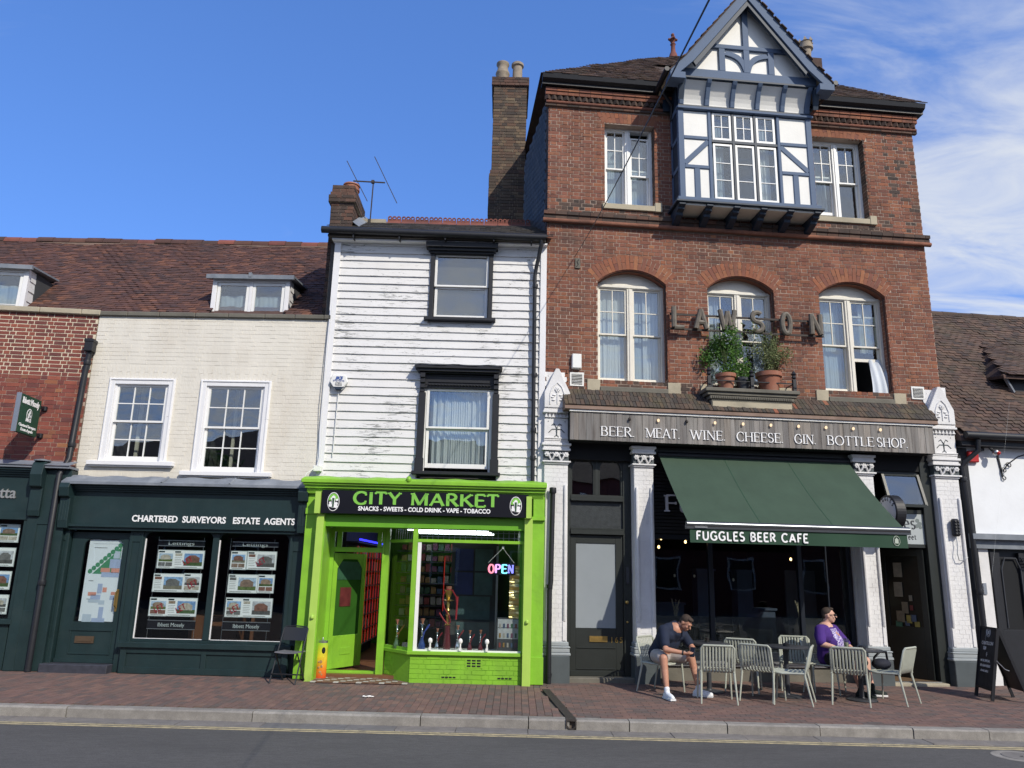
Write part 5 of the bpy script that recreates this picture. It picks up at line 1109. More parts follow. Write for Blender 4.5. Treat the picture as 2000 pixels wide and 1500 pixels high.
# property cards
cardm = mat('card_paper', (.72, .74, .76), .45, .02); hol = mat('clear_holder', (.40, .44, .46), .2, .05)
def photo_mats(i):
    sky_ = [(.16, .28, .50), (.35, .45, .58), (.4, .42, .46), (.22, .36, .58)][i % 4]; hs_ = [(.20, .14, .11), (.38, .35, .30), (.13, .13, .13), (.26, .19, .14), (.18, .09, .07)][i % 5]; gr = [(.06, .10, .04), (.10, .14, .05), (.08, .08, .08), (.18, .17, .13)][i % 4]
    return sky_, hs_, gr
_pm = {}
def pm(c):
    if c not in _pm: _pm[c] = mat('photo_ink', c, .4, .45, 22)
    return _pm[c]
def card(fr, x0, x1, z0, z1, y, i, label, group, let=False, land=True):
    o = empty('property_card', ((x0+x1)/2, y, (z0+z1)/2), 0, label, 'property card', group, fr=fr); w, h = (x1-x0)/2, (z1-z0)/2
    MB().box(-w, w, 0, .004, -h, h).build('holder', hol, o); MB().box(-w+.01, w-.01, -.002, -.0001, -h+.01, h-.01).build('paper', cardm, o)
    s, b_, g_ = photo_mats(i)
    a0, a1, c0, c1 = (-w*.30, w-.03, -h+.05, h-.055) if land else (-w+.03, w-.03, -h*.25, h-.06)
    hz0 = c0+(c1-c0)*.32
    MB().box(a0, a1, -.004, -.0021, hz0, c1).build('photo_sky', pm(s), o); MB().box(a0, a1, -.004, -.0021, c0, hz0).build('photo_ground', pm(g_), o)
    q = MB(); ww = a1-a0; q.prism([(a0+ww*.12, hz0-.01), (a0+ww*.85, hz0-.01), (a0+ww*.85, hz0+(c1-hz0)*.5), (a0+ww*.6, hz0+(c1-hz0)*.8), (a0+ww*.3, hz0+(c1-hz0)*.78), (a0+ww*.12, hz0+(c1-hz0)*.5)], -.0055, -.004); q.build('photo_house', pm(b_), o)
    MB().box(-w+.02, -w+.02+.10, -.004, -.0021, h-.045, h-.02).build('header', M['dkgreen'], o)
    q = MB()
    if land:
        for k in range(5): q.box(-w+.03, -w*.45-.01*(k % 2), -.003, -.0021, h-.13-k*.028, h-.125-k*.028)
        MB().box(-w+.03, -w*.45, -.004, -.0021, h-.10, h-.055).build('thumbnail', pm(photo_mats(i+2)[1]), o)
    else:
        MB().box(-w+.03, -.005, -.004, -.0021, -h+.04, -h*.33).box(.005, w-.03, -.004, -.0021, -h+.04, -h*.33).build('thumbnail', pm(photo_mats(i+1)[1]), o)
    q.box(-w+.04, w*.6, -.003, -.0021, -h+.02, -h+.028); q.build('small_print', M['tablemet'], o)
    if let:
        t = MB(); u = Vector((math.cos(.5), 0, math.sin(.5))); v = Vector((-math.sin(.5), 0, math.cos(.5)))
        stroke_text(t, 'LET', Vector((-w*.25, -.006, -h*.62)), u, .085, thick=.16, thin=.16, serif=0, nib=False, d=.002, up=v); t.build('let_stamp', pm((.30, .01, .03)), o)
YC = Y+.07
def Z2(a): return a[0]/3, a[1]/3+880
SPEC = [((928, 580), (1015, 692), 0, 'left', 'upper'), ((1022, 582), (1190, 695), 1, 'left', 'upper'), ((902, 718), (1072, 832), 1, 'left', 'middle'), ((1078, 718), (1172, 833), 0, 'left', 'middle'), ((880, 858), (975, 972), 0, 'left', 'lower'), ((982, 860), (1148, 975), 1, 'left', 'lower'),
        ((1355, 587), (1440, 700), 0, 'right', 'upper'), ((1452, 588), (1615, 702), 1, 'right', 'upper'), ((1340, 723), (1505, 838), 1, 'right', 'middle'), ((1513, 725), (1602, 838), 0, 'right', 'middle'), ((1325, 860), (1415, 978), 0, 'right', 'lower'), ((1420, 862), (1590, 982), 1, 'right', 'lower')]
for i, (a, c, land, sd_, row) in enumerate(SPEC):
    r = FD.R(*Z2(a), *Z2(c), YC)
    card(FD, *r, YC, i*3+1, '%s property card, %s row of the %s estate agent window below the cream wall' % ('wide' if land else 'narrow', row, sd_), 'property cards in the estate agent windows', let=i in (1, 3, 4, 5, 7, 10), land=bool(land))
for i, (a, c, s_, sd_) in enumerate((((930, 523), (1200, 565), 'Lettings', 'top of the left'), ((865, 990), (1140, 1052), 'Ibbett Mosely', 'foot of the left'), ((1365, 533), (1630, 568), 'Lettings', 'top of the right'), ((1305, 1000), (1580, 1060), 'Ibbett Mosely', 'foot of the right'))):
    x0, x1, z0, z1 = FD.R(*Z2(a), *Z2(c), YC); o = empty('header_strip', ((x0+x1)/2, YC, (z0+z1)/2), 0, 'clear black header strip reading %s at the %s window display' % (s_, sd_), 'display strip', 'display strips in the estate agent windows', fr=FD)
    w, h = (x1-x0)/2, (z1-z0)/2; MB().box(-w, w, 0, .004, -h, h).build('strip', M['signblack'], o); b = MB(); b.box(-w, w, -.003, -.0005, h-.012, h); b.box(-w, w, -.003, -.0005, -h, -h+.012); b.build('edge', M['metal'], o)
    put_text('lettering', s_, hol, o, (-w*.55, -.003, -.03), (1, 0, 0), (0, 0, 1), .09, w*1.1)
b = MB()
for a in ((915, 1185), (1345, 1605)):
    for X in a:
        p, q = FD.p(X/3, 1060, YC+.01), FD.p(X/3-14, 1245, YC+.01); x = (p[0]+q[0])/2; b.bar((x, YC+.012, zs), (x, YC+.012, 2.2), .005)
b.build('display_wire', M['metal'], shopd)
interior(shopd, -DW+.1, -.1, .1, 2.3, Y+.3, 3.5, M['room_dark'])
MB().box(xa+.5, xb+.2, .9, 1.5, .1, .85).box(xc+.3, xd, 1.0, 1.6, .1, .9).build('desk', mat('brown_desk', (.12, .05, .025), .5, .2), shopd)
# ================================================================ red brick house at the left edge
red = frame_root('red_brick_house', FA, 'red brick house with pale pointing at the left edge, joined to the cream house', 'house')
sp = FA.p(80, 733)[1]; FT = FA.p(60, 898)[1]; RCT = 6.17
r1 = MB().box(-9, -.02, .0, .3, sp, RCT).build('wall', M['mortar_pale'], red); r2 = MB().box(-9, -.02, .0, .3, 3.0, sp).build('wall', M['mortar'], red)
itr = brick_items(-2.4, -.02, sp, RCT, [], M['brick_red'], joint=.016); emit_pieces(itr, 'brick', M['brick_red'], r1, FA, 300)
itr = brick_items(-2.4, -.02, 3.1, sp, [], M['brick_red'], joint=.008, odd=M['brick_or'], odd_p=.06); emit_pieces(itr, 'brick', M['brick_red'], r2, FA, 200)
x = -3.0
while x < .0:
    w = min(random.uniform(.55, .75), .03-x); MB().box(x+.003, x+w-.003, -.07, .36, RCT, RCT+.10).build('coping_stone', M['stone'], red, bevel=.012); x += w
dm1 = dormer(red, dict(x0=-3.2, x1=FA.p(52, 560, .75)[0], z1=FA.p(20, 524, .75)[1]), '')
pipe(red, [(-.035, -.09, 5.45), (-.06, -.09, 5.1), (-.10, -.09, 3.5), (-.12, -.30, 3.2), (-.12, -.30, .0)], .05, M['black'], [(5.25, -.05, -.09), (3.75, -.095, -.09), (1.4, -.12, -.3)])
MB().box(-.11, .04, -.19, -.02, 5.45, 5.66).box(-.12, .05, -.20, -.01, 5.62, 5.68).build('hopper', M['black'], red, bevel=.01)
# shopfront
YR = -.22; K0, K1, BR, WR = FA.p(55, 950, -.4)[0], FA.p(83, 925, -.4)[0], FA.p(128, 1000, -.25)[0], FA.p(34, 1100, -.2)[0]; print('redshop', K0, K1, BR, WR)
b = MB(); b.box(-4, K0, YR+.03, 0, 2.55, 3.15); b.box(-4, K1-.02, YR-.02, 0, 2.42, 2.55)
for i in range(4): b.box(-4, K0, YR-i*.035, YR+.03, 3.15+i*.035, 3.15+(i+1)*.035)
shr = b.build('shopfront', M['dkgreen'], red, bevel=.004)
MB().box(-4, BR, YR-.14, .0, 3.30, 3.34).sheet(lambda u, v: (-4+(BR+4)*u, YR-.16+.3*v, 3.34+.10*v), 12, 3, .01).build('lead_capping', M['lead'], shr)
b = MB(); b.prism([(YR+.05, 2.48), (YR-.08, 2.48), (YR-.10, 2.58), (YR-.10, 2.95), (YR-.17, 2.98), (YR-.21, 3.18), (YR-.17, 3.36), (YR-.10, 3.42), (YR+.05, 3.42)], K0, K1, 'yz'); b.build('console', M['dkgreen'], shr, bevel=.01)
MB().lathe([(.02, 0), (.13, 0), (.13, .02), (.02, .04)], ((K0+K1)/2, YR-.05, 3.42), 14).build('console_cap', M['lead'], shr)
panel_post(shr, K0+.0, BR, 0, 3.28, YR-.03, .95, 2.35, M['dkgreen'], .17)
b = MB(); b.box(-4, WR+.03, YR+.02, 0, .0, .72); b.box(-4, WR+.08, YR-.04, 0, .72, .80); b.box(WR, WR+.08, YR, 0, .80, 2.45); b.build('stall_riser', M['dkgreen'], shr, bevel=.004)
pane_at(shr, (-4, YR+.08), (WR, YR+.08), .80, 2.45, M['shopglass']); interior(shr, -4, WR+.1, .6, 2.45, YR+.35, 2.5, M['room_dark'])
tx = FA.p(1, 972, YR+.03); put_text('lettering', 'tta', mat('brushed_steel_letter', (.42, .42, .40), .4, .1, 10, metal=.6), shr, (tx[0]-.02, YR+.02, tx[1]), (1, 0, 0), (0, 0, 1), .27, FA.p(31, 972, YR+.03)[0]-tx[0]+.02, extrude=.01, offset=.004)
g = FA.p(79, 1145, YR-.03); o = MB().box(g[0]-.03, g[0]+.03, YR-.036, YR-.032, g[1]-.045, g[1]+.045).build('green_sticker', mat('bright_green_sticker', (.05, .5, .22), .5, .05)); o.location = Vector(FA.w(0, 0, 0)); o.rotation_euler = (0, 0, FA.a); tag(o, 'small bright green sticker on the dark green corner post at the left edge', 'sticker')
for i, (a, c, row) in enumerate((((3, 1023), (35, 1060), 'topmost of four'), ((0, 1069), (26, 1107), 'second from the top'), ((0, 1115), (18, 1152), 'third from the top'), ((0, 1161), (12, 1200), 'lowest of four'))):
    x0, x1, z0, z1 = FA.R(*a, *c, YR+.13); x0 = x1-(.42 if i % 3 else .34)
    card(FA, x0, x1, z0, z1, YR+.13, i*2, 'property card, %s, cut off by the left edge of the photo' % row, 'property cards at the left edge', land=bool(i % 3))
# hanging sign
HX = FA.p(88, 800)[0]; q = [FA.side(*p, HX) for p in ((38, 768), (27, 841), (78, 782), (66, 855))]; print('hang', HX, q)
y0, y1 = (q[0][0]+q[1][0])/2, (q[2][0]+q[3][0])/2; zt_, zb_ = (q[0][1]+q[2][1])/2, (q[1][1]+q[3][1])/2
if not (-1.4 < y0 < -.5): y0, y1 = -.92, -.18
o = empty('hanging_sign', (HX, 0, zb_), 0, 'dark green projecting sign lettered Ibbett Mosely RICS on the red brick wall', 'hanging sign', fr=FA); H = zt_-zb_; WS = y1-y0
MB().box(-.035, .035, y0, y1, 0, H).build('board', mat('sign_green', (.012, .065, .04), .4, .05), o, bevel=.004)
MB().box(-.04, .04, y0-.012, y0, -.005, H+.005).build('edge_trim', M['metal'], o)
for z in (.06, H-.10): MB().box(-.02, .02, y1, -.0, z-.025, z+.025).lathe([(.05, -.04), (.05, .04)], (0, -.02, z), 10).build('bracket', M['black'], o, bevel=.006)
X = .037; put_text('lettering', 'Ibbett Mosely', M['letterwhite'], o, (X, y0+.06, H-.15), (0, 1, 0), (0, 0, 1), .15, WS-.12, offset=.003)
e = MB(); n = 24; e.prism([(y0+WS/2+.085*math.cos(t*2*math.pi/n), H*.52+.10*math.sin(t*2*math.pi/n)) for t in range(n)], X-.002, X+.001, 'yz'); e.build('emblem', M['letterwhite'], o)
e = MB(); e.prism([(y0+WS/2+.07*math.cos(t*2*math.pi/n), H*.52+.085*math.sin(t*2*math.pi/n)) for t in range(n)], X+.001, X+.003, 'yz'); e.build('emblem_field', mat('sign_green2', (.012, .065, .04), .4, .05), o)
e = MB(); c_ = y0+WS/2; e.prism([(c_-.03, H*.52-.07), (c_+.0, H*.52-.07), (c_+.01, H*.52+.0), (c_+.03, H*.52+.03), (c_+.02, H*.52+.06), (c_-.01, H*.52+.075), (c_-.02, H*.52+.03), (c_-.045, H*.52)], X+.003, X+.005, 'yz'); e.prism([(c_+.03, H*.52-.05), (c_+.05, H*.52-.04), (c_+.045, H*.52+.0), (c_+.025, H*.52-.01)], X+.003, X+.005, 'yz'); e.build('emblem_figure', M['letterwhite'], o)
put_text('lettering', 'RICS', M['letterwhite'], o, (X, y0+WS/2-.08, H*.33), (0, 1, 0), (0, 0, 1), .075, .16, offset=.003); put_text('lettering', 'Chartered Surveyors', M['letterwhite'], o, (X, y0+.06, H*.17), (0, 1, 0), (0, 0, 1), .07, WS-.12, offset=.001); put_text('lettering', 'Estate Agents', M['letterwhite'], o, (X, y0+.14, H*.06), (0, 1, 0), (0, 0, 1), .07, WS-.28, offset=.001)
# ================================================================ tall red brick building
tall = frame_root('tall_brick_building', FR, 'tall red brick building with a blue and white half-timbered oriel and gable, cafe below', 'building')
P = FR.p
ZE = 11.12; ZS = 8.22
F1 = [(.97, 2.29, 5.17, 7.10, .27), (3.09, 4.41, 5.17, 7.10, .27), (5.31, 6.66, 5.17, 7.12, .27)]
U2 = [(1.12, 2.12, 8.68, 10.46), (5.42, 6.50, 8.72, 10.52)]
holes = [arch_hole(a, b, z0, zs, r) for a, b, z0, zs, r in F1]+[rect_hole(*u) for u in U2]+[rect_hole(2.75, 4.85, 8.9, 10.9)]
hb = [arch_hole(a, b, z0, zs, r) for a, b, z0, zs, r in F1]+[arch_hole(a, b, zs+.02, zs, r, .26) for a, b, z0, zs, r in F1]+[rect_hole(*u) for u in U2]+[rect_hole(u[0]-.09, u[1]+.09, u[3], u[3]+.24) for u in U2]+[rect_hole(2.75, 4.85, 8.9, 10.9)]
tw = wall_back(tall, 'wall', M['mortar'], 0, RW, 4.2, ZE, holes+[arch_hole(a, b, zs+.02, zs, r, .09) for a, b, z0, zs, r in F1], y=0.0, thick=.34)
it = []
class Cl: pass
for zone in ((4.9, ZS-.02), (ZS+.23, 10.72)):
    q = brick_items(0, RW, *zone, hb, M['brick'], bond='english', joint=.012, odd=M['brick_or'], odd_p=.05 if zone[0] < 6 else .10)
    for i in q:                                   # soot-dark bricks near the string course, cornice and window backs
        c = i[0]; w_ = 0
        if ZS+.2 < c.z < ZS+.55: w_ = .55
        if c.x > 6.9 and c.z > 8.3: w_ = .2
        if 4.9 < c.z < 5.2: w_ = .35
        it.append(i[:7]+((M['brick_dk'],) if random.random() < w_ else (i[7],)))
for a, b_, z0, zs, r in F1: arch_ring(it, a, b_, zs, r, .29, M['brick_or'])
for u in U2: flat_arch(it, u[0]-.05, u[1]+.05, u[3], u[3]+.23, M['brick_or'], .12, 15)
# reveals that face left, seen from the street corner
for (x1, z0, z1) in [(f[1], f[2], f[3]+.02) for f in F1]+[(u[1], u[2], u[3]) for u in U2]:
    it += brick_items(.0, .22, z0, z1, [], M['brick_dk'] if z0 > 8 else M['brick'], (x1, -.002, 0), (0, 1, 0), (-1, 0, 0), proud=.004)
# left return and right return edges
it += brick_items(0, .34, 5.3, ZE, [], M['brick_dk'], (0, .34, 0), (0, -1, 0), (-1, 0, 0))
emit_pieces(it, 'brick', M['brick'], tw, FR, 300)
# string course, cornice
def course_band(z, h, y, m, name, w=.225, x0=-.08, x1=RW+.08, roll=False):
    it = []; x = x0
    b = MB().box(x0+.005, x1-.005, y+.012, .0, z+.003, z+h-.003).build(name, M['mortar_dark'], tall)
    while x < x1:
        ww = min(w, x1-x)
        if ww > .03: it.append(((x+ww/2, y+.03, z+h/2), (1, 0, 0), (0, -1, 0), (0, 0, 1), ww-.008, .07, h-.008, m))
        x += w
    emit_pieces(it, 'brick', m, b, FR, 60); return b
course_band(ZS+.15, .075, -.10, M['brick_dk'], 'string_course'); course_band(ZS+.075, .075, -.07, M['brick_dk'], 'string_course'); 
b = MB().tube([(-.09, -.065, ZS+.035), (RW+.09, -.065, ZS+.035)], .045, 10); b.build('string_roll', M['brick'], tall, smooth=True)
course_band(10.72+.0, .07, -.05, M['brick_dk'], 'cornice_course')
MB().tube([(-.06, -.05, 10.80), (RW+.06, -.05, 10.80)], .035, 10).build('cornice_roll', M['brick'], tall, smooth=True)
it = []; x = -.03
while x < RW: 
    if not 2.3 < x < 5.3:
        it.append(((x, -.05, 10.885), Vector((1, 1, 0)).normalized(), Vector((-1, 1, 0)).normalized(), (0, 0, 1), .085, .085, .085, M['brick_dk']))
    x += .125
db = MB().box(-.03, RW+.03, -.02, .0, 10.83, 10.95).build('dentil_course', M['brick_dk'], tall); emit_pieces(it, 'dentil', M['brick_dk'], db, FR, 120)
course_band(10.94, .075, -.09, M['brick'], 'cornice_course'); course_band(11.015, .075, -.11, M['brick_or'], 'cornice_course')
for xa, xb in ((-.16, 2.45), (5.2, RW+.17)):
    MB().box(xa, xb, -.18, .02, 11.11, 11.15).prism([(-.16, 11.15), (-.26, 11.20), (-.29, 11.29), (-.15, 11.29)], xa, xb, 'yz').build('gutter', M['black'], tall)
# slate-hung flank going back on the left
fb_ = P(1027, 318, 1.5); ft_ = (-.02, 11.05); xb = P(1024, 400, 1.5)[0]; print('flank', fb_, xb)
fl = MB().hexa([(0, .34, 5), (-.01, .36, 5), (xb, 1.5, 5), (xb, 1.52, 5), (0, .34, ft_[1]), (-.01, .36, ft_[1]), (xb, 1.5, fb_[1]), (xb, 1.52, fb_[1])]).build('flank_wall', M['slate'], tall)
u = Vector((xb, 1.5-.34, 0)); LF = u.length; u.normalize(); nF = Vector((-u.y, u.x, 0)); nF = nF if nF.x < 0 else -nF; it = []
for r in range(58):
    z = 5.2+r*.11
    for k in range(int(LF/.12)+1):
        a = k*.12+(.06 if r % 2 else 0); top = ft_[1]+(fb_[1]-ft_[1])*a/LF
        if z < top and a < LF: it.append((Vector((0, .34, z))+u*a+nF*.012, u, nF, (0, 0, 1), .112, .012, .15, M['slate']))
emit_pieces(it, 'slate', M['slate'], fl, FR, 150)
# main roof with hips
HY = 2.6; hp = P(1315, 110, HY); print('hip apex', hp); ax_, az_ = hp; ax2 = RW-ax_*.9
pts = [(-.2, -.25, 11.30), (RW+.2, -.25, 11.30), (ax2, HY, az_), (ax_, HY, az_), (-.2, 6, 11.3), (RW+.2, 6, 11.3)]
b = MB(); b._add(pts, [(0, 1, 2, 3), (0, 3, 4), (1, 5, 2), (3, 2, 5, 4), (0, 4, 5, 1)]); ro = b.build('roof', M['roof_tile_dk'], tall)
sv = Vector((0, HY+.25, az_-11.30)); LR = sv.length; sv.normalize()
def cl(a, b_):
    t = b_/LR; return -.2+(ax_+.2)*t < -.2+a < RW+.2-(RW+.2-ax2)*t
it = tile_items((-.2, -.27, 11.30), (1, 0, 0), sv, RW+.4, LR+.02, M['roof_tile_dk'], clip=cl, rough=1.2, sag=.01, lift=.01)
it = [i for i in it if not (2.45 < i[0].x < 5.2 and i[0].y < 1.2)]
emit_pieces(it, 'roof_tile', M['roof_tile_dk'], ro, FR, 300)
f = MB().lathe([(.12, -.1), (.09, .05), (.06, .12), (.05, .30), (.07, .33), (.045, .36), (.05, .42), (.09, .46), (.05, .52), (.03, .56)], (ax_, HY, az_), 12)
for a in range(4): f.ball((ax_+.09*math.cos(a*1.57), HY+.09*math.sin(a*1.57), az_+.47), .035, 6, 5)
f.ball((ax_, HY, az_+.60), (.045, .045, .05)); f.build('finial', M['ridge'], ro, smooth=True)
q = P(1578, 100, 3.0); q2 = P(1578, 70, 3.0)
c = MB().box(q[0]-.3, q[0]+.3, 2.9, 3.6, 11, q[1]-.25).build('chimney', M['brick_dk'], tall); 
MB().lathe([(.10, -.3), (.12, 0), (.13, .12), (.18, .16), (.18, .24), (.15, .26), (.15, .34), (.17, .36)], (q[0], 3.1, q[1]-.05), 14).build('chimney_pot', M['terr_pot'], c, smooth=True)
b = MB()
for k in range(6): t = k*math.pi/3; b.prism([(-.03, 0), (.03, 0), (0, .12)], -.02, .02); 
b = MB(); 
for k in range(6):
    t = k*math.pi/3; cx_, cy_ = q[0]+.15*math.cos(t), 3.1+.15*math.sin(t); b._add([(cx_-.05, cy_, q[1]+.31), (cx_+.05, cy_-.03, q[1]+.31), (cx_+.05, cy_+.04, q[1]+.31), (cx_, cy_, q[1]+.43)], [(0, 1, 3), (1, 2, 3), (2, 0, 3), (0, 2, 1)])
b.build('pot_crown', M['terr_pot'], c)
# ---- windows
def double_light(x0, x1, z0, z1, y, arch=None, drop=0.0, lift=0.0, cur=None, cmat='curtain', wmat='offwhite', room='room', single_cur=None):
    b = MB(); f = .06; xm = (x0+x1)/2; zt = z1
    b.box(x0, x0+f, y-.03, y+.1, z0, z1); b.box(x1-f, x1, y-.03, y+.1, z0, z1); b.box(x0+f, x1-f, y-.028, y+.1, z0, z0+.05); b.box(x0+f, x1-f, y-.028, y+.1, z1-.05, z1); b.box(xm-.055, xm+.055, y-.035, y+.1, z0+.05, z1-.05)
    b.box(xm-.018, xm+.018, y-.05, y-.035, z0+.05, z1-.05)
    if arch:
        h, rise = (x1-x0)/2, arch; R = (h*h+rise*rise)/(2*rise); n = 14; a0 = math.asin(h/R)
        b.prism([(xm+R*math.sin(-a0+2*a0*i/n), z1+rise-R+R*math.cos(-a0+2*a0*i/n)) for i in range(n+1)], y+.0, y+.08)
        b.box(x0, x1, y-.045, y-.001, z1-.035, z1+.02)
    w = b.build('window', M[wmat], tall, bevel=.004); s = MB(); pn = []
    mid = z0+.05+(z1-z0-.1)*.5
    for k, (a, c) in enumerate(((x0+f, xm-.055), (xm+.055, x1-f))):
        d = drop if k == 1 else 0; l = lift if k == 1 else 0
        if isinstance(lift, tuple): l = lift[k]
        glazed(s, pn, a+.004, c-.004, mid-.02-d, z1-.05-d, y+.0, .04, 2, 2, .032, .016, bot=.03)
        glazed(s, pn, a+.004, c-.004, z0+.05+l, mid+.012+l, y+.042, .04, 1, 1, .036, .016, bot=.06, top=.03)
    s.build('sash', M[wmat], w); put_panes(pn, w, M['glass'])
    interior(w, x0, x1, z0-.02, z1+(arch or 0), y+.2, y+1.6, M[room]); return w
YW = .22
for i, (a, b_, z0, zs, r) in enumerate(F1):
    w = double_light(a+.0, b_-.0, z0+.02, zs+.0, YW, arch=r, lift=(0, .62) if i == 2 else 0)
    if i == 0: curtain(w, a+.07, a+.60, z0+.05, zs-.03, YW+.16, M['curtain'], 6, .02); curtain(w, a+.95, a+1.25, z0+.05, zs-.03, YW+.16, M['curtain'], 4, .02); curtain(w, a+.70, a+.97, z0+.05, zs-.03, YW+.19, M['curtain_blue'], 2, .01)
    if i == 1: curtain(w, a+.08, a+.35, z0+.05, zs-.03, YW+.16, M['curtain'], 4, .02); curtain(w, a+1.0, a+1.24, z0+.05, zs-.03, YW+.16, M['curtain'], 3, .02); MB().box(a+.6, a+.66, YW+.5, YW+.54, z0+1, zs).build('blind_rail', M['curtain_blue'], w)
    if i == 2:
        curtain(w, a+.08, a+.58, z0+.05, zs-.03, YW+.18, M['curtain_blue'], 4, .015); curtain(w, a+.98, a+1.27, z0+.9, zs-.05, YW+.16, M['curtain'], 3, .02)
        MB().sheet(lambda u, v: (a+.90+.16*v+(.36-.05*v)*u+.05*(1-v), YW+.05-.24*math.sin((1-v)*1.5)*(1-.2*u)+.025*math.sin(u*14+v*3), z0+.02+.72*v), 24, 12, .004).build('billowing_curtain', M['curtain'], w, smooth=True)
    # sill: buff end blocks and a weathered slope
    for xx in (a-.20, b_-.02): MB().box(xx, xx+.24, -.03, .1, z0-.20, z0+.02).build('sill_block', M['stone'], w, bevel=.006)
    MB().prism([(.20, z0+.02), (-.05, z0-.12), (-.05, z0-.19), (.20, z0-.19)], a+.04, b_-.02, 'yz').build('sill', M['stone_dk'], w)
    # moulded edge to the arch soffit
    h = (b_-a)/2; R = (h*h+r*r)/(2*r); a0 = math.asin(h/R); xc = (a+b_)/2
    MB().prism([(xc+(R-.012)*math.sin(-a0+2*a0*k/16), zs+r-R+(R-.012)*math.cos(-a0+2*a0*k/16)) for k in range(17)]+[(xc+(R+.13)*math.sin(a0-2*a0*k/16), zs+r-R+(R+.13)*math.cos(a0-2*a0*k/16)) for k in range(17)], .012, .215).build('arch_soffit', M['brick_or'], w)
    MB().tube([(xc+(R-.01)*math.sin(-a0+2*a0*k/12), .05, zs+r-R+(R-.01)*math.cos(-a0+2*a0*k/12)) for k in range(13)], .018, 6).tube([(b_-.012, .06, z0+.1), (b_-.012, .06, zs)], .016, 6).build('arch_moulding', M['brick_dk'], w)
for i, u in enumerate(U2):
    w = double_light(u[0], u[1], u[2]+.02, u[3]-.0, YW-.02, drop=.13 if i == 0 else 0, lift=(.12, 0) if i == 1 else 0, wmat='white')
    if i == 0: curtain(w, u[0]+.08, u[0]+.42, u[2]+.04, u[3]-.05, YW+.2, M['curtain_blue'], 3, .015); curtain(w, u[0]+.62, u[0]+.88, u[2]+.04, u[3]-.2, YW+.2, M['curtain_blue'], 3, .02)
    else: curtain(w, u[0]+.2, u[0]+.5, u[2]+.04, u[3]-.05, YW+.3, M['curtain_blue'], 3, .015)
    MB().box(u[0]-.05, u[1]+.12, -.05, .18, u[2]-.09, u[2]+.02).box(u[1]-.02, u[1]+.12, -.06, .1, u[2]-.1, u[2]+.09).build('sill', M['stone'], w, bevel=.006)
# ---- oriel and gable
YO = -.50; XL, XR = 2.46, 5.15
za, zb, zc, zd, zt = P(1335, 213, YO)[1], P(1335, 266, YO)[1], P(1340, 323, YO)[1], P(1347, 386, YO)[1], P(1340, 165, YO)[1]
print('oriel z', za, zb, zc, zd, zt)
ori = MB().box(XL+.03, XR-.03, YO+.05, YO+.1, zd, za+.9).box(XL+.03, XL+.08, YO+.1, .2, zd, zt).box(XR-.08, XR-.03, YO+.1, .2, zd, zt)
wx0, wx1 = P(1391, 300, YO)[0], P(1520, 300, YO)[0]
ori = MB()                                       # white rendered panels
def panel(x0, x1, z0, z1): ori.box(x0, x1, YO+.03, YO+.06, z0, z1)
pA, pB = XL+.11, wx0-.06; pC, pD = wx1+.06, XR-.11
orp = empty('oriel', (0, 0, 0)); orp.parent = tall
for (x0, x1) in ((pA-.02, pB+.02), (pC-.02, pD+.02)):
    for (z0, z1) in ((zb, za), (zc, zb), (zd, zc)): MB().box(x0, x1, YO+.028, YO+.07, z0+.02, z1-.02).build('render_panel', M['render'], orp)
T = []                                           # timbers
def timber(x0, x1, z0, z1, y0=YO, y1=None, m='blue'): return MB().box(x0, x1, y0, y1 if y1 is not None else y0+.10, z0, z1).build('timber', M[m], orp, bevel=.006)
timber(XL, pA, zd, za); timber(pD, XR, zd, za); timber(pB, wx0, zd, za, YO-.003); timber(wx1, pC, zd, za, YO-.003)
for (x0, x1) in ((pA, pB), (pC, pD)):
    timber(x0, x1, zb-.035, zb+.035, YO+.004); timber(x0, x1, zc-.035, zc+.035, YO+.004); xm = (x0+x1)/2; timber(xm-.055, xm+.055, zd, zc-.035, YO+.005)
def brace(p, q, w=.10, y=YO+.01): return MB().bar((p[0], y+.03, p[1]), (q[0], y+.03, q[1]), .07, w, up=(0, -1, 0)).build('brace', M['blue'], orp, bevel=.005)
def brace2(p, q, w=.10, y=YO+.012):
    p, q = Vector((p[0], 0, p[1])), Vector((q[0], 0, q[1])); u = (q-p).normalized(); v = Vector((-u.z, 0, u.x))*w/2
    return MB().prism([((p-v).x, (p-v).z), ((q-v).x, (q-v).z), ((q+v).x, (q+v).z), ((p+v).x, (p+v).z)], y, y+.06).build('brace', M['blue'], orp, bevel=.004)
brace2((pA-.0, zc+.06), (pB+.0, zb-.06)); brace2((pC, zb-.06), (pD, zc+.06))
timber(XL-.03, XR+.03, za, za+.05, YO-.05); timber(XL-.0, XR+.0, za+.05, za+.10, YO-.02, m='blue_dk')
# coved frieze with brackets
zf0, zf1 = za+.10, zt
nb = 5; cxs = [XL+.07+(XR-XL-.14)*k/nb for k in range(nb+1)]
for k in range(nb): MB().sheet(lambda u, v: (cxs[k]+.04+(cxs[k+1]-cxs[k]-.08)*u, YO+.06-.22*v*v, zf0+(zf1-zf0)*v), 2, 6, .02).build('cove_panel', M['render'], orp)
for xx in cxs: MB().prism([(YO+.06, zf0), (YO-.02, zf0), (YO-.05, zf0+.12), (YO-.14, zf1-.12), (YO-.20, zf1-.06), (YO-.24, zf1), (YO+.06, zf1)], xx-.045, xx+.045, 'yz').build('bracket', M['blue'], orp, bevel=.008)
YG = YO-.17
timber(XL-.12, XR+.12, zf1, zf1+.045, YG-.06, m='blue_dk'); timber(XL-.08, XR+.08, zf1+.045, zf1+.24, YG-.02, y1=YG+.12)
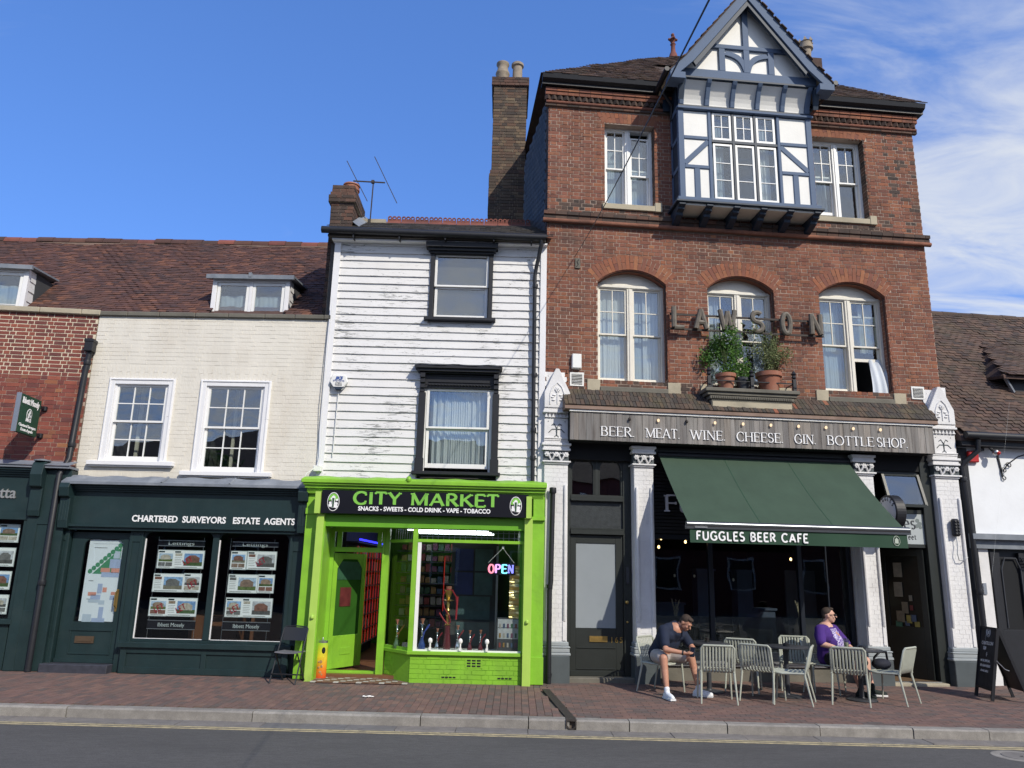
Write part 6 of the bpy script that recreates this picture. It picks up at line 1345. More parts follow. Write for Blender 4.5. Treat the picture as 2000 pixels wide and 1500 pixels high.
# oriel windows
zw = zb
b = MB(); ww = (wx1-wx0)/3; pn = []
for k in range(1, 3): b.box(wx0+k*ww-.025, wx0+k*ww+.025, YO-.0, YO+.09, zd, za)
b.box(wx0, wx1, YO+.003, YO+.09, zw-.075, zw-.02)
b.build('mullion', M['blue_dk'], orp, bevel=.003)
for k in range(3):
    for (z0, z1, c_, r_) in ((zw-.02, za-.01, 2, 2), (zd+.0, zw-.08, 1, 3)):
        s = MB(); pn = []; glazed(s, pn, wx0+k*ww+.03, wx0+(k+1)*ww-.03, z0+.01, z1-.01, YO+.02, .045, c_, r_, .045, .018, bot=.06 if r_ == 3 else .045); s.build('casement', M['white'], orp, bevel=.003); put_panes(pn, orp, M['glass'])
interior(orp, XL+.1, XR-.1, zd, za, YO+.25, YO+2.4, M['room']); curtain(orp, wx0+.05, wx0+.3, zd+.05, za-.1, YO+.2, M['curtain_blue'], 3, .02); curtain(orp, wx1-.4, wx1-.1, zd+.05, za-.1, YO+.2, M['curtain'], 4, .02)
# sides
for xx, s_ in ((XL, 1), (XR, -1)):
    MB().box(min(xx+.012*s_, xx+.06*s_), max(xx+.012*s_, xx+.06*s_), YO+.1, .0, zd, zt).build('side_panel', M['blue_dk'], orp)
    for (z0, z1) in ((zb-.04, zb+.04), (zc-.04, zc+.04), (za, za+.1)): MB().box(min(xx, xx+.05*s_), max(xx, xx+.05*s_), YO+.1, .0, z0, z1).build('side_rail', M['blue'], orp)
    MB().box(min(xx, xx+.05*s_), max(xx, xx+.05*s_), -.08, .0, zd, zt).build('side_post', M['blue'], orp)
# base with corbels
timber(XL-.06, XR+.06, zd-.08, zd-.0, YO-.05, y1=.0, m='blue'); timber(XL-.10, XR+.10, zd-.12, zd-.08, YO-.09, y1=.0, m='blue_dk'); 
MB().box(XL-.02, XR+.02, YO-.02, .0, zd-.16, zd-.121).build('soffit', M['offwhite'], orp)
for k in range(6):
    xx = XL+.02+(XR-XL-.04)*k/5; MB().prism([(.0, zd-.121), (YO-.06, zd-.121), (YO-.06, zd-.17), (YO+.02, zd-.19), (YO+.02, zd-.23), (YO+.13, zd-.25), (YO+.14, zd-.30), (.0, zd-.42)], xx-.065, xx+.065, 'yz').build('corbel', M['blue_dk'], orp, bevel=.008)
# gable triangle
gt = zf1+.24; gap = empty('gable', (0, 0, 0)); gap.parent = tall
YB = -.90
fl_, fr_, ap = P(1312, 150, YB), P(1632, 172, YB), P(1455, -27, YB); print('gable', fl_, fr_, ap)
GX = (XL+XR)/2; HWG = (fr_[0]-fl_[0])/2; GX = (fr_[0]+fl_[0])/2*.35+GX*.65; ZF = (fl_[1]+fr_[1])/2+.17; ZA = ap[1]
MB().prism([(XL-.05, gt-.02), (XR+.05, gt-.02), (GX, ZA-.12)], YG+.03, YG+.10).build('render_panel', M['render'], gap)
def gtim(p, q, w=.11, y=YG, curve=0, m='blue', name='timber'):
    p, q = Vector((p[0], 0, p[1])), Vector((q[0], 0, q[1])); u = (q-p).normalized(); v = Vector((-u.z, 0, u.x)); n = 8 if curve else 1
    C_ = [p+(q-p)*(i/n)+v*curve*math.sin(math.pi*i/n) for i in range(n+1)]
    a = [(c-v*w/2) for c in C_]; b_ = [(c+v*w/2) for c in C_][::-1]
    return MB().prism([(c.x, c.z) for c in a+b_], y-.02, y+.06).build(name, M[m], gap, bevel=.004 if not curve else 0)
zcol = gt+(P(1450, 92, YG)[1]-P(1450, 158, YG)[1]); zcol = P(1450, 95, YG)[1]
sl = (ZA-.12-gt)/((XR-XL)/2+.05)
gtim((GX, gt), (GX, ZA-.25), .12); hwc = (ZA-zcol)/sl*.92
gtim((GX-hwc, zcol), (GX+hwc, zcol), .09, YG-.003)
qx = .50
for s_ in (-1, 1):
    gtim((GX+s_*qx, gt), (GX+s_*qx, zcol-.045), .12, YG+.002); gtim((GX+s_*.02, gt+.02), (GX+s_*(qx-.06), zcol-.14), .11, YG+.004, curve=.12*s_)
    gtim((GX+s_*((XR-XL)/2+.06), gt-.04), (GX+s_*.02, ZA-.20), .07, YG-.004)
# barge boards, soffits, roof slopes
for s_ in (-1, 1):
    foot = Vector((GX+s_*HWG, 0, ZF-.02)); top = Vector((GX, 0, ZA)); kn = foot+(top-foot)*.22+Vector((s_*.0, 0, -.06))
    def off(p, d, dz): return (p.x, p.z-dz)
    b = MB(); pts = [(foot.x+s_*.0, foot.z), (kn.x, kn.z), (top.x, top.z), (top.x, top.z-.30), (kn.x-s_*.13, kn.z-.15), (foot.x-s_*.11, foot.z-.14)]
    b.prism(pts if s_ > 0 else pts[::-1], YB, YB+.05); b.build('barge_board', M['blue'], gap, bevel=.005)
    pts2 = [(p[0]-s_*.03, p[1]-.20 if i in (1, 2) else p[1]-.1) for i, p in enumerate(pts[:3])]
    b = MB(); b.prism([(kn.x-s_*.10, kn.z-.12), (top.x, top.z-.29), (top.x, top.z-.42), (kn.x-s_*.17, kn.z-.24)][::s_], YB+.03, YB+.09); b.build('barge_moulding', M['blue_dk'], gap)
    # soffit (sheet under the slope from barge to wall) and tiled slope
    for (p, q) in ((foot, kn), (kn, top)):
        d = (q-p); MB().hexa([(p.x-s_*.02, YB+.05, p.z-.07), (q.x, YB+.05, q.z-.07), (p.x-s_*.02, .3, p.z-.07), (q.x, .3, q.z-.07), (p.x, YB+.05, p.z-.03), (q.x, YB+.05, q.z-.03), (p.x, .3, p.z-.03), (q.x, .3, q.z-.03)]).build('soffit', M['stone'], gap)
        MB().hexa([(p.x, YB-.02, p.z-.028), (q.x, YB-.02, q.z-.028), (p.x, 3, p.z-.028), (q.x, 3, q.z-.028), (p.x, YB-.02, p.z+.0), (q.x, YB-.02, q.z+.0), (p.x, 3, p.z+.0), (q.x, 3, q.z+.0)]).build('roof_slope', M['roof_tile_dk'], gap)
        L = d.length; it = tile_items((p.x, YB-.05, p.z+.0), (0, 1, 0), d/L, 4.0, L+.0, M['roof_tile_dk'], clip=lambda a, q: a > .06, sag=.004, rough=.5, lift=.006)
        emit_pieces(it, 'roof_tile', M['roof_tile_dk'], gap, FR, 90)
    MB().box(min(foot.x, foot.x-s_*.30), max(foot.x, foot.x-s_*.30), YB-.03, YG+.05, ZF-.22, ZF-.08).build('purlin_end', M['blue'], gap, bevel=.006)
    MB().prism([(YG, ZF-.10), (YB+.1, ZF-.10), (YG, ZF-.50)], GX+s_*(HWG-.28)-.05, GX+s_*(HWG-.28)+.05, 'yz').build('knee_bracket', M['blue_dk'], gap)
    MB().tube([(foot.x+s_*.05, YB-.0, ZF-.02), (foot.x+s_*.05, .4, ZF-.02)], .05, 10).build('side_gutter', M['black'], gap)
    MB().tube([(foot.x-s_*.0, -.3, ZF-.05), (foot.x-s_*.25, -.2, ZF-.35), (GX+s_*((XR-XL)/2+.02), -.08, ZF-.6)], .035, 8).build('gutter_outlet', M['black'], gap)
    MB().box(min(GX+s_*(HWG-.1), GX+s_*1.0), max(GX+s_*(HWG-.1), GX+s_*1.0), -.1, .25, ZF-.4, ZF-.05).build('gable_side_wall', M['blue_dk'], gap)
# ---- LAWSON letters on two rails
YL = -.16; o = empty('letter_sign', (P(1310, 620, YL)[0], YL, P(1310, 645, YL)[1]), 0, 'weathered metal letters spelling LAWSON on two rails across the first floor brickwork', 'sign', fr=FR)
x00, z00 = P(1310, 645, YL)
for ch, l, r_, t_, b_ in (('L', 1311, 1339, 596, 643), ('A', 1353, 1384, 601, 646), ('W', 1401, 1440, 602, 648), ('S', 1464, 1493, 607, 651), ('O', 1522, 1548, 610, 655), ('N', 1579, 1607, 611, 657)):
    x0, x1, z0, z1 = FR.R(l, t_, r_, b_, YL); h = z1-z0; b = MB(); g, st, sf = GL[ch]
    X_ = [p[0] for s in st for p in s]; m0, m1 = min(X_), max(X_)
    for s in st:
        pts = [(x0-x00+.04+(p[0]-m0)/(m1-m0)*(x1-x0-.08), 0, z0-z00+.03+p[1]*(h-.06)) for p in s]; b.tube(pts, .050, 8)
    b.build('letter', M['letterbronze'], o, smooth=True)
xa_, xb_ = .0, P(1607, 620, YL)[0]-x00
for zz in (P(1400, 603, YL)[1]-.14, P(1400, 645, YL)[1]): MB().box(xa_, xb_, .03, .055, zz-z00-.018, zz-z00+.018).build('rail', M['iron'], o)
for xx in (.12, 1.0, 2.0, 2.75): MB().box(xx-.02, xx+.02, .05, .15, P(1400, 603, YL)[1]-.16-z00, P(1400, 603, YL)[1]-.12-z00).build('stay', M['iron'], o)
# ---- wall fittings
def thing_box(name, rect, y0, y1, m, label, cat, lw=0, bevel=.012):
    x0, x1, z0, z1 = rect; o = empty(name, ((x0+x1)/2, y1, (z0+z1)/2), 0, label, cat, fr=FR); MB().box(-(x1-x0)/2, (x1-x0)/2, y0-y1, 0, -(z1-z0)/2, (z1-z0)/2).build('case', m, o, bevel=bevel); return o, (x1-x0)/2, (z1-z0)/2
o, w_, h_ = thing_box('sensor_box', FR.R(1116, 693, 1134, 722), -.10, .0, M['whiteplastic'], 'upright white plastic sensor box on the brick wall above the left vent grille', 'sensor box')
for r_, lb_ in (((1113, 727, 1140, 755), 'square white louvred vent on the brickwork beside the left carved pilaster top'), ((1778, 755, 1806, 781), 'square white louvred vent on the brickwork beside the right carved pilaster top')):
    o, w_, h_ = thing_box('vent_grille', FR.R(*r_), -.02, .0, M['whiteplastic'], lb_, 'vent', bevel=.003)
    MB().box(-w_+.03, w_-.03, -.022, -.019, -h_+.03, h_-.03).build('opening', M['room_dark'], o); b = MB()
    for k in range(7): b.bar((-w_+.035, -.026, -h_+.045+k*(2*h_-.09)/6), (w_-.035, -.026, -h_+.045+k*(2*h_-.09)/6), .016, .008)
    b.build('louvre', M['whiteplastic'], o, stuff=True)
o, w_, h_ = thing_box('wall_plaque', FR.R(1123, 505, 1133, 525), -.03, .0, M['stone_dk'], 'small grey plaque with a curved iron mark on the upper left brickwork', 'plaque', bevel=.003)
MB().tube([(.02, -.035, .07), (-.015, -.035, .03), (.01, -.035, -.02), (-.02, -.035, -.07)], .008, 6).build('mark', M['black'], o)
wq = CAM+ray(1385, 0)/FOC*4.2; wl_ = FR.loc(wq); p0 = (P(1122, 503)[0], -.03, P(1122, 503)[1])
o = MB(); PP = [Vector(p0)+(Vector(wl_)-Vector(p0))*t+Vector((0, 0, -.35*math.sin(math.pi*min(t, 1))*.2)) for t in [k/14 for k in range(16)]]; o.tube(PP, .006, 5); o = o.build('overhead_cable', M['black']); o.location = Vector(FR.w(0, 0, 0)); tag(o, 'thin black telephone cable rising from the brick wall past the gable out of view', 'cable')
# ---- shopfront: canopy of weathered bricks, timber fascia
YF = -.35; FX0, FX1 = .40, 7.10; FZ0, FZ1 = P(1113, 858, YF)[1], P(1113, 803, YF)[1]; print('fascia', FZ0, FZ1)
cn = MB().prism([(.0, 4.98), (YF-.04, FZ1+.10), (YF-.06, FZ1+.04), (YF-.03, FZ1+.03), (.0, FZ1+.03)], .30, 7.2, 'yz').build('canopy', M['mortar_dark'], tall)
sv = Vector((0, YF-.04, FZ1+.10-4.98)); LL = sv.length; s_ = -sv.normalized(); it = []; org = Vector((.30, YF-.04, FZ1+.10)); n = Vector((0, -s_.z, s_.y)); n = n if n.z > 0 else -n
for r in range(3):
    x = .0
    while x < 6.9:
        w = random.uniform(.06, .085) if True else .1; it.append((org+Vector((x+w/2, 0, 0))+s_*(LL*(r+.5)/3)+n*random.uniform(.0, .008), (1, 0, 0), s_, n, w-.008, LL/3-.008, .05, M['brick_or'] if random.random() < .03 else M['canopy'])); x += w
emit_pieces(it, 'canopy_brick', M['canopy'], cn, FR, 150)
b = MB(); 
for k in range(5): b.tube([(1.0+k*1.3+.1*math.sin(t*3), YF*.45+.03*math.sin(t*9+k), 4.84-.04*math.sin(t*7)) for t in [j/6*1.0 for j in range(8)]], .008, 5)
b = MB().tube([(.45+t*6.3, -.14+.03*math.sin(t*31), 4.86-.05+.025*math.sin(t*40)) for t in [j/60 for j in range(61)]], .009, 5); o = b.build('black_cable', M['black']); o.location = Vector(FR.w(0, 0, 0)); tag(o, 'black cable wandering along the weathered brick canopy above the timber fascia', 'cable')
fa = MB().box(FX0, FX1, YF+.03, .0, FZ0, FZ1+.03).build('fascia', M['room_dark'], tall)
x = FX0; k = 0
while x < FX1-.01:
    w = min(random.choice([.07, .085, .10, .115, .13]), FX1-x); unit_obj('fascia_plank', M['timber'], fa, (x+w/2, YF+.012+random.uniform(-.004, .004), (FZ0+FZ1)/2), (1, 0, 0), (0, 1, 0), (0, 0, 1), w-.004, .03, FZ1-FZ0); x += w
MB().box(FX0-.01, FX1+.02, YF-.03, YF+.03, FZ1, FZ1+.04).build('white_trim', M['white'], fa)
MB().box(FX1, FX1+.02, YF, .0, FZ0, FZ1).build('fascia_end', M['timber'], fa)
bx = [P(u, v, YF)[0] for u, v in ((1229, 812), (1717, 834))]; bz = FZ1-.10
for k in range(10):
    x = bx[0]+(bx[1]-bx[0])*k/9; lit = k not in (0, 2); MB().lathe([(.012, -.0), (.012, .03)], (x, YF-.02, bz+.0), 8).build('bulb_holder', M['black'], fa); MB().ball((x, YF-.035, bz-.005), (.024, .024, .03), 10, 8).build('bulb', M['bulbglow'] if lit else M['iron'], fa, smooth=True)
for wd, l, r_, bl in (('BEER.', 1173, 1240, 850), ('MEAT.', 1261, 1328, 853), ('WINE.', 1348, 1417, 858), ('CHEESE.', 1438, 1530, 862), ('GIN.', 1551, 1594, 865), ('BOTTLE', 1615, 1706, 868), ('SHOP.', 1712, 1773, 870)):
    a = P(l, bl, YF); c = P(r_, bl, YF); b = MB(); stroke_text(b, wd, (a[0], YF-.012, FZ0+.085), (1, 0, 0), .165, thick=.125, thin=.045, serif=.13, d=.008, gap=.08, width=c[0]-a[0], serif_t=.05); b.build('lettering', M['letterwhite'], fa)
# ---- pilasters of the tall building
PLM = 'whitebrick'
def pilaster(x0, x1, yf, full, label=None):
    w = x1-x0; xc = (x0+x1)/2; yb = .30; top = 5.35 if full else 3.97
    r = MB().box(x0+.012, x1-.012, yf+.02, yb, .64, top if not full else 4.62).build('pilaster', M[PLM], tall)
    MB().box(x0-.03, x1+.03, yf-.05, yb-.002, -.05, .42).build('plinth', M['greypaint'], r, bevel=.01)
    b = MB()
    for (z, h, e) in ((.42, .05, .045), (.47, .07, .03), (.54, .03, .04), (.57, .07, .015)): b.box(x0-e, x1+e, yf-e, yb-.003, z, z+h)
    b.build('plinth_moulding', M['greypaint'] if False else mat('grey_moulding_paint', (.30, .33, .34), .5, .1, 5), r, bevel=.012)
    # painted brick shaft: rusticated faces with stop-chamfered roll edges
    it = brick_items(x0+.02, x1-.02, .64, 3.60, [], M[PLM], (0, yf+.018, 0), proud=.002, jit=.001, joint=.004)
    it += brick_items(0, yb-yf-.03, .64, 3.60, [], M[PLM], (x0+.012, yb, 0), (0, -1, 0), (-1, 0, 0), proud=.002, jit=.001, joint=.004)
    emit_pieces(it, 'brick', M[PLM], r, FR, 40)
    for xx in (x0+.055, x1-.055):
        MB().tube([(xx, yf+.012, .98), (xx, yf-.0, 1.02), (xx, yf-.0, 3.20), (xx, yf+.012, 3.24)], .028, 8).box(xx-.03, xx+.03, yf+.0, yf+.03, .66, .97).build('edge_roll', M[PLM], r, smooth=True)
    b = MB(); b.box(x0-.0, x1+.0, yf-.012, yb-.01, 3.60, 3.63); b.box(x0-.03, x1+.03, yf-.04, yb-.01, 3.63, 3.66); b.build('necking', M[PLM], r, bevel=.006)
    MB().box(x0+.0, x1-.0, yf+.0, yb-.01, 3.66, 3.84).build('capital_block', M['greypaint'], r)
    b = MB(); random.seed(int(x0*100)+5)
    for cx_ in (x0+.05, xc, x1-.05):                                    # stiff-leaf capital: rosette between curling leaves
        b.lathe([(.012, -.03), (.04, -.02), (.05, 0), (.03, .012), (.01, .02)], (0, 0, 0), 8) if 0 else None
        for k in range(6):
            t = k*math.pi/3; b.ball((cx_+.028*math.cos(t), yf-.025, 3.77+.028*math.sin(t)), (.02, .014, .02), 6, 5)
        b.ball((cx_, yf-.035, 3.77), .016, 6, 5)
    for cx_ in (x0+.13*w/.43, x1-.13*w/.43):
        for s_ in (-1, 1): b.tube([(cx_, yf-.0, 3.67), (cx_+s_*.03, yf-.025, 3.71), (cx_+s_*.045, yf-.03, 3.76), (cx_+s_*.02, yf-.035, 3.80), (cx_, yf-.03, 3.78)], [.014, .018, .014, .012, .008], 6)
    b.build('capital_carving', M[PLM], r, smooth=True)
    b = MB(); 
    for (z, h, e) in ((3.84, .04, .03), (3.88, .05, .012), (3.93, .045, .04)): b.box(x0-e, x1+e, yf-e, yb-.012, z, z+h)
    b.build('abacus', M[PLM], r, bevel=.006)
    if not full: return r
    b = MB(); b.box(x0-.0, x1+.0, yf-.0, yb-.014, 3.975, 4.42); b.build('frieze_block', M[PLM], r, bevel=.005)
    dk = M['greypaint']; g = MB()
    for k in range(3): g.box(x0-.0, x1+.0, yf-.005-k*.012, yf, 3.99+k*.03, 4.01+k*.03)
    g.build('band', M[PLM], r)
    o = MB(); zc = 4.22                                                # incised ornament
    for s_ in (-1, 1):
        o.tube([(xc, yf-.003, zc-.12), (xc+s_*.01, yf-.003, zc+.04), (xc+s_*.05, yf-.003, zc+.10), (xc+s_*.09, yf-.003, zc+.07)], .008, 5); o.tube([(xc+s_*.02, yf-.003, zc), (xc+s_*.08, yf-.003, zc+.0), (xc+s_*.14, yf-.003, zc-.06)], .008, 5); o.tube([(xc, yf-.003, zc-.10), (xc+s_*.04, yf-.003, zc-.14)], .007, 5)
    for s_ in (-1, 1): o.ball((xc+s_*.15, yf-.002, zc+.14), .009, 6, 4)
    o.build('incised_ornament', dk, r)
    d = MB()
    for k in range(7): t = x0+.03+k*(w-.06)/6; d.prism([(t-.028, 4.43), (t+.028, 4.43), (t, 4.50)], yf-.03, yf+.02)
    d.build('dog_tooth', M[PLM], r); MB().box(x0-.03, x1+.03, yf-.05, yb-.016, 4.51, 4.55).box(x0-.015, x1+.015, yf-.03, yb-.016, 4.55, 4.60).build('band', M[PLM], r, bevel=.006)
    # gablet with scale pattern behind and carved flower
    MB().box(x0+.0, x1-.0, yf+.12, yb-.018, 4.60, top).build('scale_block', M[PLM], r)
    sc = MB()
    for j in range(7):
        for k in range(6):
            cx_ = x0+.04+k*.075+(.037 if j % 2 else 0); zz = 4.72+j*.085
            if cx_ > x1-.03: continue
            sc.prism([(cx_+.038*math.cos(t), zz+.038*math.sin(t)) for t in [-math.pi+i*math.pi/6 for i in range(7)]]+[(cx_+.038, zz+.06), (cx_-.038, zz+.06)], yf+.105-.002*(j % 2), yf+.125)
    sc.build('scales', M[PLM], r, stuff=True)
    MB().prism([(x0-.01, 4.60), (x1+.01, 4.60), (x1+.01, 4.88), (xc+.03, top-.03), (xc-.03, top-.03), (x0-.01, 4.88)], yf-.05, yf+.11).build('gablet', M[PLM], r, bevel=.008)
    ft = MB(); n = 12
    ring = [(xc-.13, 4.66), (xc-.13, 4.85), (xc-.08, 4.98), (xc, 5.06), (xc+.08, 4.98), (xc+.13, 4.85), (xc+.13, 4.66)]
    ft.tube([(a, yf-.055, b_) for a, b_ in ring], .012, 6)
    for k in range(6): t = k*math.pi/3; ft.ball((xc+.03*math.cos(t), yf-.06, 4.93+.03*math.sin(t)), (.022, .015, .022), 6, 5)
    ft.ball((xc, yf-.07, 4.93), .016, 6, 5); ft.tube([(xc, yf-.055, 4.67), (xc, yf-.06, 4.92)], .01, 6)
    for (a, zz, s_) in ((.06, 4.83, 1), (.07, 4.74, 1), (.06, 4.83, -1), (.07, 4.74, -1), (.09, 4.79, 1), (.09, 4.79, -1)): ft.ball((xc+s_*a, yf-.057, zz), (.034, .014, .018), 7, 5)
    ft.build('carved_flower', M[PLM], r, smooth=True)
    return r
pilaster(-.02, .42, -.12, True); pilaster(1.58, 1.95, -.12, False); pilaster(5.67, 6.05, -.12, False); pilaster(7.22, 7.70, -.12, True)
# beam behind the fascia
MB().box(.42, 7.2, .02, .3, 3.72, 4.2).build('beam', M['room_dark'], tall); MB().box(2.0, 5.65, -.02, .1, 3.86, 3.98).build('awning_box', M['frontdark'], tall)
# ---- door 165
x0, x1 = .44, 1.58; yd = .15
b = MB(); b.box(x0, x0+.06, yd-.03, yd+.08, 0, 3.95); b.box(x1-.14, x1, yd-.03, yd+.08, 0, 3.95); b.box(x0+.06, x1-.14, yd-.02, yd+.08, 3.80, 3.95)
for z, h, e in ((2.42, .08, .05), (2.50, .03, .03), (3.00, .05, .05), (3.05, .06, .02)): b.box(x0+.06, x1-.14, yd-.02-e, yd+.08, z, z+h)
xm = (x0+x1-.08)/2; b.box(xm-.03, xm+.03, yd-.02, yd+.06, 3.11, 3.80)
for (p, q) in ((x0+.06, xm-.03), (xm+.03, x1-.14)):
    c_ = (p+q)/2; R = (q-p)/2-.03; z0 = 3.80-R-.05
    for s_ in (-1, 1): b.prism([(c_+s_*(R+.03), z0-.001), (c_+s_*R, z0)]+[(c_+s_*R*math.cos(t), z0+R*math.sin(t)) for t in [i*math.pi/16 for i in range(9)]]+[(c_, 3.80), (c_+s_*(R+.03), 3.80)], yd-.01, yd+.04)
    b.box(p, p+.03, yd-.009, yd+.04, 3.11, z0); b.box(q-.03, q, yd-.009, yd+.04, 3.11, z0)
df = b.build('door_surround', M['frontdark'], tall, bevel=.004)
pane_at(df, (x0+.06, yd+.03), (xm-.03, yd+.03), 3.11, 3.8, M['glass']); pane_at(df, (xm+.03, yd+.03), (x1-.14, yd+.03), 3.11, 3.8, M['glass'])
MB().box(x0+.06, x1-.14, yd+.02, yd+.03, 2.53, 3.0).build('frosted_transom', mat('dark_frosted_glass', (.035, .04, .042), .35, .3, 12, bump=.3, bscale=60), df)
dx0, dx1 = x0+.065, x1-.145; b = MB(); b.box(dx0, dx0+.10, yd, yd+.05, .08, 2.41); b.box(dx1-.13, dx1, yd, yd+.05, .08, 2.41); b.box(dx0+.1, dx1-.13, yd+.001, yd+.05, 2.27, 2.41); b.box(dx0+.1, dx1-.13, yd+.001, yd+.05, .08, .85)
b.box(dx0+.12, dx1-.15, yd-.012, yd, .52, .54); b.box(dx0+.12, dx1-.15, yd-.012, yd, .18, .20); b.box(dx0, dx1, yd-.035, yd, .08, .16)
d = b.build('door', M['frontdark'], tall, bevel=.003)
MB().box(dx0+.1, dx1-.13, yd+.018, yd+.026, .85, 2.27).build('frosted_glass', mat('frosted_glass_panel', (.26, .29, .31), .25, .05, 2), d)
lx0, lx1, lz0, lz1 = FR.R(1151, 1242, 1186, 1254, yd); MB().box(lx0, lx1, yd-.014, yd, lz0, lz1).box(lx0+.04, lx1-.04, yd-.02, yd-.014, lz0+.025, lz1-.025).build('letterbox', M['brass'], d)
n0 = P(1194, 1255, yd); put_text('house_number', '165', M['brass'], d, (n0[0], yd-.006, n0[1]), (1, 0, 0), (0, 0, 1), .13, P(1216, 1255, yd)[0]-n0[0]-.0, offset=.001, space=1.25)
kp = P(1223, 1176, yd); MB().ball((kp[0], yd-.05, kp[1]), .032, 12, 8).tube([(kp[0], yd, kp[1]), (kp[0], yd-.05, kp[1])], .015, 8).ball((kp[0]+.01, yd-.03, kp[1]-.33), .02, 8, 6).build('door_knob', M['brass'], d, smooth=True)
MB().box(x1-.10, x1-.05, yd-.06, yd-.03, 1.60, 1.88).build('entry_phone', M['tablemet'], df)
MB().box(x0-.0, x1+.05, -.10, yd+.1, -.06, .075).build('step', M['stone_dk'], tall, bevel=.012)
interior(tall, .44, 1.58, .0, 3.9, .5, 2.0, M['room_dark'])
# ---- cafe front
yc = .25; x0, x1 = 1.96, 5.67; navy = mat('navy_frame_paint', (.010, .014, .022), .4, .1, 4)
b = MB()
for x in (x0, 3.01, 4.66, x1-.09): b.box(x, x+.075, yc-.03, yc+.06, .42, 2.40)
b.box(x0+.075, x1-.09, yc-.02, yc+.06, .40, .48); b.box(x0, x1, yc-.025, yc+.06, 2.38, 2.46); b.box(x0, x1, yc-.08, yc+.1, .34, .40); b.box(5.20, 5.225, yc, yc+.04, .48, 2.38)
cf = b.build('cafe_front', navy, tall, bevel=.003)
MB().box(x0, x1, yc-.02, yc+.1, .0, .34).build('stall_riser', M['stone_dk'], cf); MB().box(x0, x1, yc-.10, yc-.02, .30, .34).box(x0, x1, yc-.06, yc-.02, .25, .29).build('sill_moulding', M['metal'], cf)
for (p, q) in ((x0+.075, 3.01), (3.085, 4.66), (4.735, 5.20), (5.225, x1-.09)): pane_at(cf, (p, yc+.02), (q, yc+.02), .48, 2.38, M['shopglass'])
film = glass('etched_film', 1.5, tint=(.35, .36, .37), rough=.4, extra=.03)
for (p, q) in ((x0+.075, 3.01), (3.085, 4.66), (4.735, 5.20)): pane_at(cf, (p+.002, yc+.035), (q-.002, yc+.035), .49, 1.07, film, 'etched_film')
it = []
b = MB().box(x0, x1, yc+.0, yc+.05, 2.46, 3.80).build('shutter_backing', M['room_dark'], cf)
z = 2.48
while z < 3.78: it.append((((x0+x1)/2, yc-.008, z+.03), (1, 0, .0), (0, -1, .18), (0, 0, 1), x1-x0, .025, .05, M['frontdark'])); z += .062
for i_ in it: unit_obj('shutter_slat', M['black'], b, i_[0], (1, 0, 0), (0, 1, 0), (0, 0, 1), i_[4], .03, .045)
t = MB(); f0, f1 = P(1297, 999, .12), P(1327, 968, .12); h = (f1[1]-f0[1])
stroke_text(t, 'F', (f0[0], .12, f0[1]), (1, 0, 0), h, thick=.17, thin=.085, serif=.17, d=.03, width=.26, serif_t=.08); 
for wd, xx in (('uggles', f0[0]+.28),): stroke_text(t, wd, (xx, .12, f0[1]), (1, 0, 0), h, thick=.15, thin=.07, serif=.10, d=.03, serif_t=.06)
t.build('lettering', mat('pale_grey_letter', (.60, .61, .66), .5, .05), cf)
# cafe interior: dark room, navy blocks standing in for glass reflections, hanging bulbs
rm = interior(cf, x0, x1, .05, 3.7, yc+.4, 5.0, M['room_dark']); nv = mat('navy_reflection_tone', (.028, .042, .075), .7, .1, 3)
for (a, c, z0, z1) in ((2.15, 2.85, .3, 1.22), (3.12, 3.45, .3, 1.85), (3.9, 4.2, .3, 1.85), (4.2, 4.62, .3, 1.15)): MB().box(a, c, 1.2, 1.5, z0, z1).box(a-.03, c+.03, 1.17, 1.53, z1, z1+.04).build('navy_reflection_block', nv, cf)
MB().box(4.9, 5.5, 1.3, 1.34, .3, 1.9).build('pale_panel', mat('grey_panel', (.05, .06, .07), .6, .1), cf)
for xx, yy, zz in ((2.35, .9, 2.42), (2.2, .55, 2.25), (4.85, .9, 2.1), (2.62, 1.0, 1.75), (3.0, 1.0, 1.75), (3.75, 1.0, 1.7), (2.75, .7, 2.36)): MB().ball((xx, yy, zz), (.022, .022, .03), 8, 6).build('hanging_bulb', M['bulb'] if zz > 2 else M['offwhite'], cf); MB().bar((xx, yy, zz+.03), (xx, yy, 3.6), .006).build('lamp_cord', M['room_dark'], cf)
random.seed(21)
def twig_plant(name, loc, h, m, label, n=9, vase=True, spread=.25, fr=FR):
    o = empty(name, loc, 0, label, 'plant', fr=fr); b = MB()
    if vase: MB().lathe([(.02, 0), (.04, 0), (.05, .06), (.03, .12), (.035, .14), (.02, .13)], (0, 0, 0), 12).build('vase', M['tablemet'], o, smooth=True)
    for k in range(n):
        a = random.uniform(0, 6.28); s_ = random.uniform(.2, 1)*spread; hh = h*random.uniform(.7, 1); P_ = [(s_*math.cos(a)*t*t, s_*math.sin(a)*t*t*.5, .1+(hh-.1)*t) for t in (0, .3, .6, 1)]; b.tube(P_, .003, 4)
        for q in range(9): t = .4+.6*q/9; x, y, z = s_*math.cos(a)*t*t, s_*math.sin(a)*t*t*.5, .1+(hh-.1)*t; b.ball((x+random.uniform(-.015, .015), y, z), (.009, .006, .006), 5, 4)
    b.build('stems', m, o); return o
o = twig_plant('dried_grass', (2.50, .62, .75), .62, M['stone'], 'pale dried grass stems in a vase inside the cafe window above the leaning man')
o = twig_plant('dried_flower', (4.80, .60, .95), .42, M['stone'], 'small bunch of dried yellow flowers inside the cafe window left of the man in purple', spread=.10)
